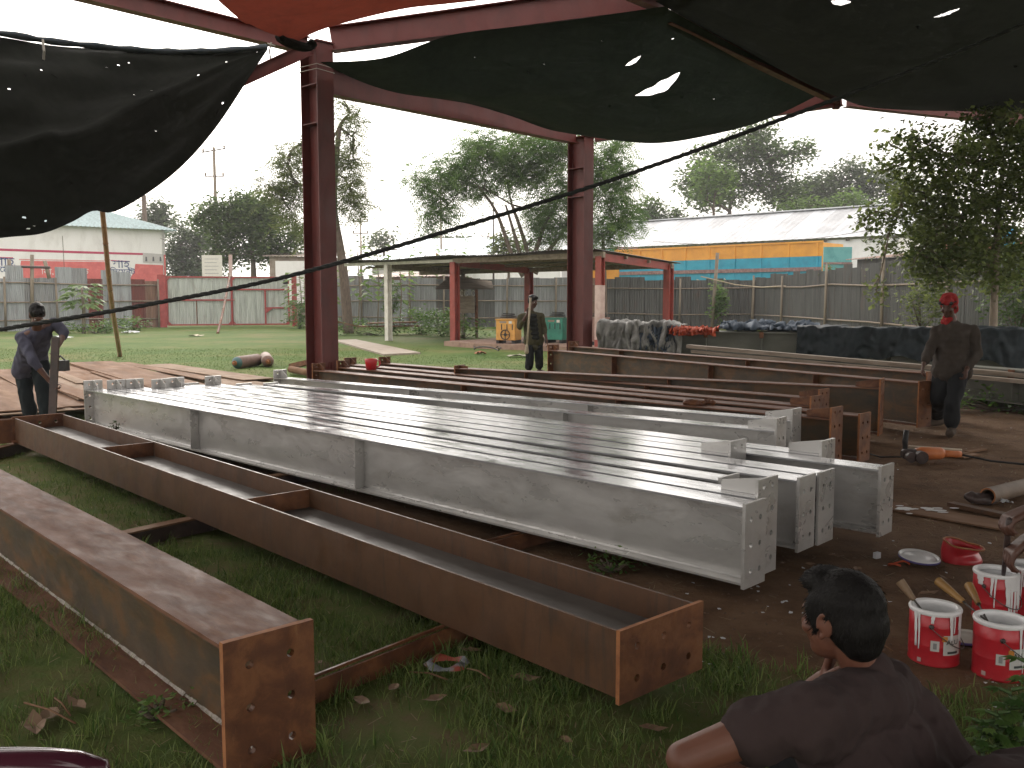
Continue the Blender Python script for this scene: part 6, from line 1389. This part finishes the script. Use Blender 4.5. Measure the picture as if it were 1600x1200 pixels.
def textcan(root, R_, th, z, txt, size, mat):
    cu = bpy.data.curves.new('t','FONT'); cu.body = txt; cu.align_x = 'CENTER'; cu.offset = .012; ob = bpy.data.objects.new('t',cu); COL.objects.link(ob); dg = bpy.context.evaluated_depsgraph_get(); me = bpy.data.meshes.new_from_object(ob.evaluated_get(dg)); bpy.data.objects.remove(ob)
    for v in me.vertices: t_ = th+v.co.x*size/R_; v.co = ((R_+.0026)*math.cos(t_),(R_+.0026)*math.sin(t_),z+v.co.y*size)
    link('lettering', me, mat, root)
def can(lb, loc, R_, h, drips, face, fill=.75, label=True, lugth=0, sq=1.0, bare=False):
    r = empty('paint_can', lb, 'paint can', loc, group='open red paint cans')
    m = MB(); m.lathe([(0,.004),(R_*.97,.004),(R_,0),(R_,.008),(R_*.985,.014),(R_*.985,h*.36),(R_*.995,h*.37),(R_*.985,h*.385),(R_*.985,h*.70),(R_*.995,h*.71),(R_*.985,h*.725),(R_*.985,h-.008),(R_*.95,h-.006),(R_*.95,.02)], 40); m.build('body', cred, r, True)
    m = MB(); m.lathe([(R_*1.0,h-.016),(R_*1.03,h-.010),(R_*1.03,h-.003),(R_*1.0,h+.003),(R_*.86,h+.003),(R_*.82,h-.004),(R_*.82,h-.02),(R_*.90,h-.03),(R_*.93,.02)], 40); m.build('rim', cwh, r, True)
    m = MB(); m.lathe([(0,h*fill),(R_*.93,h*fill)], 32); m.build('paint', cpt, r, True)
    m = MB()
    for th, w, l in drips:
        n = 3; top = h-.006
        for sx in range(1):
            vs = []; K = 8
            for i in range(K+1):
                f_ = i/K; ww = w*(1-.55*f_**.7)*(1+.15*math.sin(i*2+th*9)); z = top-l*f_; R2 = R_*1.004+.0015
                if i == K: ww *= 1.25
                for a in (-1,-.4,.4,1): t_ = th+a*ww/2/R_+.02*math.sin(f_*3+th*5); rr = R2+(.0022 if abs(a)<.5 else 0); vs.append((rr*math.cos(t_),rr*math.sin(t_),z))
            fs = [(i*4+k,i*4+k+1,(i+1)*4+k+1,(i+1)*4+k) for i in range(K) for k in range(3)]
            fs.append((K*4,K*4+1,K*4+2,K*4+3)); m.add(vs, fs)
    tag(m.build('paint_drips', cwh, r, True), kind='stuff')
    for th in (lugth, lugth+math.pi):
        m = MB(); c_ = Vector((R_*math.cos(th),R_*math.sin(th),h*.74)); m.lathe([(0,.009),(.007,.008),(.010,.004),(.011,0)], 12, M=Matrix.Translation(c_)@Vector((math.cos(th),math.sin(th),0)).to_track_quat('Z','Y').to_matrix().to_4x4()); m.build('lug', MT['dark_steel'], r, True)
    m = MB(); pts_ = [Vector(((R_+.014)*math.cos(lugth+math.pi*f_),(R_+.014)*math.sin(lugth+math.pi*f_),h*.74-h*.42*math.sin(math.pi*f_))) for f_ in np.linspace(0,1,24)]; m.tube(pts_, .0022, 6); m.build('wire_handle', MT['mill'], r, True)
    if label:
        onlabel(r, R_, face-.15, h*.40, .034, .045, lblm, 'label_panel'); onlabel(r, R_, face-.15, h*.40, .014, .026, flat('grey_print',(.25,.25,.25)), 'label_print', .0022)
        onlabel(r, R_, face+.58, h*.42, .085, .085, lblm, 'label_panel'); textcan(r, R_, face+.55, h*.44, 'ALU', .030, ink); onlabel(r, R_, face+.58, h*.29, .05, .010, ink, 'label_print', .0022); onlabel(r, R_, face+.22, h*.54, .022, .022, yl, 'label_badge', .002)
        onlabel(r, R_, face-.75, h*.10, .018, .018, flat('pale_print',(.5,.35,.33)), 'label_print')
    return r
def rdr(n, a0, a1, l0, l1): return [(random.uniform(a0,a1), random.uniform(.006,.016), random.uniform(l0,l1)) for _ in range(n)]
fc = -math.pi/2-.3
c1 = G(1458,1030); c2 = G(1560,1052); c3 = G(1553,965); c4 = G(1606,955)
can('open red paint can with a brush leaning in it, nearest the young man', c1, .103, .235, [(fc-.9,.02,.15),(fc-.75,.012,.16),(fc-.2,.02,.04)]+rdr(8,fc+.45,fc+1.1,.05,.12), fc+.05, .72, lugth=fc-.25)
can('open red paint can holding two brushes, behind the leafy weed', c2, .103, .235, rdr(9,fc+.55,fc+1.3,.09,.19)+rdr(3,fc-.9,fc-.2,.0,.01), fc+.0, .80, lugth=fc-.1)
can('red paint can with its right half coated in white runs, hand above it', c3, .100, .235, [(fc+.75,.10,.07),(fc-.9,.05,.05),(fc+.35,.03,.14),(fc-.35,.016,.10),(fc-.2,.010,.15)]+rdr(14,fc+.3,fc+1.4,.12,.22), fc, .93, False, lugth=fc-.7)
can('red paint can cut by the right edge behind the others', c4, .100, .235, rdr(10,fc-1.2,fc+.8,.06,.16), fc, .9, False, lugth=fc+.4)
def handbrush(lb, tip, top, mat, frac=.52):
    tip, top = Vector(tip), Vector(top); r = empty('paint_roller_handle', lb, 'brush', tip); d = top-tip; o_ = Vector((0,0,0)); k = d*frac
    m = MB(); m.tube([o_,k*1.02],.0042,8); m.build('rod', MT['mill'], r, True)
    m = MB(); pts_ = [k, k.lerp(d,.08), k.lerp(d,.14), k.lerp(d,.6), d]; m.tube(pts_, [.010,.013,.012,.018,.0205], 14, cap=False); m.tube([d, d*.985], [.0155,.0155], 14, cap=True); 
    n_ = 14; m.build('handle', mat, r, True)
hm = pm('ochre_handle', [(.3,(.17,.085,.025)),(.6,(.30,.165,.05))], 7, .5, bmp=.08); hm2 = pm('dirty_handle', [(.3,(.10,.06,.035)),(.6,(.20,.13,.075))], 7, .55, bmp=.08)
handbrush('dirty brown tool handle leaning left out of the nearest can', c1+Vector((-.02,.0,.17)), at(1406,908,3.93), hm2)
handbrush('ochre tool handle leaning left out of the can with two handles', c2+Vector((-.03,.0,.20)), at(1466,908,3.98), hm)
handbrush('ochre tool handle standing steeply in the can with two handles', c2+Vector((-.04,.01,.20)), at(1514,915,3.95), hm)
def lid(lb, loc, R_, mat=cwh, tilt=(0,0,0)):
    r = empty('can_lid', lb, 'lid', loc, rot=tilt); m = MB(); m.lathe([(0,.010),(R_*.78,.010),(R_*.80,.003),(R_*.86,.003),(R_*.90,.014),(R_*.97,.016),(R_,.012),(R_,.003)], 36); m.build('disc', mat, r, True)
    m = MB(); m.lathe([(R_*1.003,.011),(R_*1.01,.006),(R_*1.003,0),(R_*.8,-.002),(0,-.002)], 36); m.build('lid_edge', flat('purple_blue_edge',(.12,.10,.30)), r, True); return r
lid('white round can lid lying on the soil beside the crushed can', G(1436,872,.03)+Vector((0,0,.0)), .115, tilt=(.10,.05,0)); lid('can lid half hidden between the two front cans', G(1508,998,.012), .10, pm('lid_inside',[(.3,(.34,.31,.27)),(.6,(.48,.45,.40))],6,.6), tilt=(-.05,0,.4))
# crushed can
cc = G(1503,876); m = MB(); R_ = .105; hh = .10; vs = []; n = 28; K = 7
for j in range(K+1):
    f_ = j/K
    for k in range(n):
        th = 2*math.pi*k/n; rr = R_*(1+.12*math.sin(th*3+f_*3)*f_-.42*math.exp(-((f_-.55)/.20)**2)*max(0,math.cos(th+1.2))**1.3-.25*math.exp(-((f_-.75)/.15)**2)*max(0,math.cos(th-.2))**3+.06*math.sin(th*5+1)*f_); vs.append((rr*1.15*math.cos(th),rr*.92*math.sin(th),hh*f_*(1+.25*math.cos(th-2.6)*f_)))
rt = empty('crushed_can', 'crushed empty red can lying on the grass behind the others', 'can', cc, .3); m.add(vs, [(j*n+k,j*n+(k+1)%n,(j+1)*n+(k+1)%n,(j+1)*n+k) for j in range(K) for k in range(n)]); m.add([v for v in vs[:n]],[tuple(range(n))]); m.build('body', cred, rt, True)
m = MB(); ring = [Vector(vs[K*n+k]) for k in range(n)]+[Vector(vs[K*n])]; m.tube(ring, .006, 6); m.build('rim', MT['rust_edge'], rt, True)
# ------------------------------------------------------------------ angle grinder, timber, pipe and scraps on the soil
gp = G(1420,722); gr_ = empty('angle_grinder', 'orange and black angle grinder lying on the soil with its cord', 'angle grinder', gp, .05); og = pm('tool_orange',[(.3,(.40,.11,.03)),(.6,(.55,.17,.05))],8,.5,bmp=.05)
m = MB(); m.tube([(.06,0,.08),(.12,0,.082),(.30,0,.08),(.33,0,.078)],[.05,.062,.058,.045],14); m.build('motor_housing', og, gr_, True)
m = MB(); m.tube([(.32,0,.078),(.40,0,.075),(.46,0,.072),(.50,0,.072)],[.036,.032,.034,.03],12); m.build('grip', og, gr_, True)
m = MB(); m.tube([(-.07,0,.075),(-.05,0,.077),(.02,0,.08),(.07,0,.08)],[.035,.05,.05,.046],14); m.build('gear_head', MT['dark_steel'], gr_)
m = MB(); m.tube([(-.02,-.03,.065),(-.02,-.10,.06)],[.045,.05],18); m.tube([(.07,-.06,.065),(.07,-.12,.06)],[.058,.06],18); m.build('disc_guard', MT['dark_steel'], gr_)
m = MB(); m.tube([(-.03,.02,.12),(-.03,.03,.20),(-.02,.03,.30)],[.022,.026,.024],10); m.build('side_handle', MT['blackrubber'], gr_, True)
tube_obj('power_cord','dark cord trailing from the grinder to the right','cord',[gp+Vector((.49,.02,.07)), gp+Vector((.75,-.05,.02)), gp+Vector((1.1,-.30,.015)), gp+Vector((1.45,-.55,.015))], .010, MT['blackrubber'])
tube_obj('power_cord','thin cord running from the brown plates to the grinder','cord',[G(1350,706,.015),G(1375,714,.015),gp+Vector((-.06,0,.05))], .007, MT['blackrubber'])
def board(lb, a, b_, w, h, mat, nm='board', cat='board'): 
    p, q = G(*a,h), G(*b_,h); return plank(lb, (p.x,p.y,h/2+.004), (q.x,q.y,h/2+.004), w, h, mat, nm, cat)
board('pale yellowish timber batten lying just beyond the grinder', (1419,697), (1503,703), .09, .05, 'wood_pale', 'batten', 'batten')
board('flat brown steel strip on the soil, splashed with white paint at its left', (1360,785), (1575,822), .26, .012, 'rust_strip', 'steel_strip', 'steel strip'); board('narrow brown strip lying over the wide one near the hand', (1485,785), (1580,805), .08, .03, 'rust_flat', 'steel_strip', 'steel strip')
sp = MB(); pz = G(1410,795,.02)
for i in range(30):
    px_, py_ = pz.x+random.gauss(0,.18), pz.y+random.gauss(0,.05)-.18*0; r = random.uniform(.008,.035); sp.add([(px_+r*1.8*math.cos(k*1.05),py_+r*math.sin(k*1.05),.0205+i*.00005) for k in range(6)],[tuple(range(6))])
tag(sp.build('paint_splash', cwh, fix=False), 'white paint splashed on the left of the flat steel strip', 'paint', kind='stuff')
for i,(px,py,w) in enumerate(((1485,712,.18),(1500,714,.2),(1512,706,.15))): board('small wooden offcut right of the grinder, %s' % ['nearest it','middle one','under the batten end'][i], (px,py), (px+26,py-5), w*.4, .015, 'rust_strip', 'offcut', 'offcut')
a, b_ = G(1543,775,.06), G(1690,738,.06); r = empty('pipe','brown steel pipe lying open end towards the soil at the right edge','pipe', a); d = Vector((b_.x-a.x,b_.y-a.y,0)); m = MB(); m.tube([Vector((0,0,.0)), d],.062,18,cap=False); m.tube([d, Vector((0,0,.0))],.050,18,cap=False); m.build('wall', pm('pipe_brown',[(.3,(.12,.085,.06)),(.6,(.20,.15,.11))],5,.6,bmp=.1), r, True, fix=False)
m = MB(); m.lathe([(.05,0),(.062,0)],18,M=(-d).to_track_quat('Z','Y').to_matrix().to_4x4()); m.build('pipe_lip', MT['rust_edge'], r, fix=False)
p = G(1535,775,.05); m = MB(); ellip(m,(p.x,p.y,.03),(.12,.06,.035)); ellip(m,(p.x-.07,p.y+.02,.04),(.05,.04,.035)); ellip(m,(p.x+.06,p.y-.03,.02),(.07,.04,.025)); blob('soil_lump', m, .012, MT['dark_steel'], None, 2, wr(14,.015,4)); tag(bpy.data.objects['soil_lump'],'dark brown lump beside the pipe end','lump')
for i,(px,py) in enumerate(((1560,786),(1572,790),(1590,770),(1350,718))): scrap('white scrap lying %s' % ['left of the hand','just beside the hand','right of the pipe end','by the brown end plates'][i], px, py, G(px,py).y, .09,.05, wp, 'paper_scrap','scrap',.03)
p = G(1370,872); m = MB(); m.box((-.02,-.012,0),(.02,.012,.035)); o = m.build('plastic_cup', wp); o.location = p; o.rotation_euler = (0,0,.5); tag(o,'small white plastic piece standing on the soil left of the lid','plastic piece')
p = G(1405,885); tube_obj('orange_strap','small orange strap loop on the soil below the lid','strap',[Vector((p.x+.06*math.cos(t_),p.y+.035*math.sin(t_),.012+.01*math.sin(t_*2))) for t_ in np.linspace(0,4.6,16)], .006, CO)
# dry leaves
LEAFAT = ['right of the near end plate', 'below the bearer between end plates', 'left of the torn bag', 'on the bearer side of the trough beam', 'at the bottom frame edge, middle', 'under the middle of the trough beam', 'right of the torn bag', 'below the trough beam, left of its end plate', 'on the grass below the trough end plate', 'low in the grass left of the squatting man', 'leftmost in the lower left corner', 'second in the lower left corner', 'third in the lower left corner', 'on bare soil under the silver end plates', 'on bare soil right of the squatting man', 'on the flat steel strip side', 'on the soil left of the white cup', 'between hair and tool handles', 'at the near end plate bearer', 'in the grass between the two rusty beams', 'in the grass near the left bearer', 'behind the leaning tool handles', 'on the soil near the flat strip', 'just off the near end plate']
dl_ = pm('dry_leaf', [(.3,(.13,.075,.045)),(.6,(.24,.15,.09))], 12, .8, bmp=.2)
for i,(px,py,s_) in enumerate(((565,1097,.075),(615,1076,.06),(680,1096,.08),(735,1015,.07),(745,1175,.08),(820,1062,.09),(790,1110,.085),(905,1060,.05),(1020,1140,.07),(885,1158,.05),(55,1130,.11),(78,1115,.10),(120,1098,.08),(1306,868,.07),(1340,890,.07),(1455,815,.07),(1265,882,.06),(1450,930,.07),(500,1035,.03),(400,805,.09),(270,752,.1),(1480,905,.06),(1420,790,.06),(505,1075,.05))):
    p = G(px,py,.02); s_ *= .75; th = random.uniform(0,6); m = MB(); c_, s2 = math.cos(th), math.sin(th); vs = []
    for (x,y,z) in ((-1,0,.1),(-.5,.36,.30),(0,.46,.22),(.5,.3,.3),(1.1,.03,.55),(.45,-.34,.18),(0,-.44,.32),(-.55,-.32,.22),(0,0,.02)): x,y = x*s_,y*s_; vs.append((p.x+x*c_-y*s2,p.y+x*s2+y*c_,float(gz(p.x,p.y))+.02+z*s_*.7))
    m.add(vs,[(8,k,(k+1)%8) for k in range(8)]); tag(m.build('dry_leaf', dl_, fix=False), 'curled dry brown leaf '+LEAFAT[i], 'leaf', 'dry fallen leaves')
for i,(a,b_) in enumerate((((38,1098),(118,1130)),((85,1090),(110,1118)),((1360,1000),(1395,1018)),((640,1050),(700,1062)),((730,1045),(765,1060)))):
    p,q = G(*a,.035), G(*b_,.03); tube_obj('twig','dry twig on the grass %s' % ['lower left, longest one','lower left, shorter one','between young man and cans','left of the torn bag','right of the torn bag'][i],'twig',[p,p.lerp(q,.5)+Vector((0,0,.012)),q],.004,MT['rust_strip'],5)
r = G(698,1047); tb_ = MB(); nn_ = 26
for k in range(nn_):
    t_ = 2*math.pi*k/nn_; 
    for rr,z in ((.062,.022),(.078+.006*math.sin(k*1.0),.042+.008*math.sin(k*.9)),(.094+.008*math.sin(k*1.2),.022)): tb_.v.append((r.x+rr*1.0*math.cos(t_),r.y+rr*.75*math.sin(t_),z))
tb_.f += [(k*3+j,((k+1)%nn_)*3+j,((k+1)%nn_)*3+j+1,k*3+j+1) for k in range(nn_) for j in range(2)]
tm, tt, tb2 = M_('torn_bag'); tvec = coords(tt,(1,1,1)); tcol = ramp(tt, noise(tt,tvec,9,3), [(.35,(.16,.17,.19)),(.5,(.30,.31,.33)),(.56,(.42,.09,.06)),(.7,(.35,.07,.05))]); tt.links.new(tcol,tb2.inputs['Base Color'])
tag(tb_.build('torn_bag', tm, None, True), 'torn grey and red plastic bag ring lying in the grass', 'plastic bag')
for i,(px,py,D) in enumerate(((1165,660,8.3),)):
    p = Vector((*ST(-4.9,7.6),.515)); m = MB()
    for k in range(7): ellip(m,(p.x+random.uniform(-.16,.16),p.y+random.uniform(-.04,.04),p.z+.02),(.07,.035,.022))
    blob('glove', m, .012, MT['rust_plate'], None, 2, wr(18,.02,6)); tag(bpy.data.objects['glove'],'crumpled brown work rag lying on the nearest rusty beam','rag')
m = MB(); p = Vector((*ST(-10.2,4.0),0)); 
# little dried sprig against the front silver beam
bush('dry purple sprig sticking up between trough beam and silver row', Vector((*ST(-9.55,3.86),.06)), .05,.04,.24,'haze',.04,12,6,'sprig','plant',.02)
# leafy weed at lower right and grass around cans
for i,(px,py,h,L) in enumerate(((1575,1120,.25,.05),(1602,1100,.32,.055),(1556,1150,.18,.045),(1594,1165,.22,.05),(1535,1178,.15,.04))):
    p = G(px+10,py+55,0) if False else G(px,min(1195,py+70),0)
    sapling('leafy green weed in the lower right corner, %s' % ['tallest by the can','at the right edge','left of the tallest','lowest at the frame edge','beside the T-shirt'][i], Vector((p.x,p.y,0)), h, 16, L, 'mid', 'weed', .004, .035, .8, lobed=True)
bush('leafy weeds growing by the bearer end between the beams', G(955,893), .16,.08,.08,'mid',.035,26,7,'weed','plant',.04); bush('weeds at the edge of the wide foreground beam', G(245,1122), .13,.08,.07,'mid',.03,22,7,'weed','plant',.03)
# ------------------------------------------------------------------ glossy maroon chair at the lower left corner
ch = empty('plastic_chair', 'glossy maroon plastic chair, only its rounded arm in view at lower left', 'chair', (-1.02,.75,0), .0); cm = pm('maroon_plastic',[(.3,(.05,.012,.022)),(.7,(.075,.018,.03))],4,.18,bmp=.03,spec=.6,coat=.4)
ch.location = (-1.06, 1.40, 0)
for sy in (-1, 1):
    m = MB(); pts_ = [Vector((-.30,sy*.24,.64)),Vector((-.1,sy*.25,.665)),Vector((.12,sy*.25,.675)),Vector((.245,sy*.25,.668)),Vector((.285,sy*.25,.655)),Vector((.29,sy*.25,.63))]
    m.tube(poly(pts_,18), [.034]*14+[.034,.033,.030,.022], 14); o = m.build('armrest', cm, ch, True)
    m = MB(); m.tube([Vector((.25,sy*.245,.645)),Vector((.25,sy*.235,.42)),Vector((.28,sy*.25,.0))],[.024,.026,.02],10); m.build('leg', cm, ch, True)
    m = MB(); m.tube([Vector((-.26,sy*.22,.44)),Vector((-.33,sy*.24,.0))],[.024,.02],10); m.build('leg', cm, ch, True)
m = MB(); m.box((-.25,-.22,.40),(.25,.22,.43)); m.build('seat', cm, ch)
m = MB(); m.prism([(-.25,.43),(-.22,.43),(-.36,.92),(-.39,.92)],-.21,.21); m.build('backrest', cm, ch)
# ------------------------------------------------------------------ evening haze
m = MB(); m.box((-150,-20,-1.2),(150,150,22)); hz = m.build('haze', None); tag(hz, kind='stuff')
hm_ = bpy.data.materials.new('evening_haze'); hm_.use_nodes = True; t = hm_.node_tree; t.nodes.clear(); o_ = t.nodes.new('ShaderNodeOutputMaterial'); v_ = t.nodes.new('ShaderNodeVolumePrincipled')
v_.inputs['Density'].default_value = .0011; v_.inputs['Color'].default_value = (.86,.86,.88,1); t.links.new(v_.outputs[0], o_.inputs['Volume']); hz.data.materials.append(hm_)
cy.volume_bounces = 0
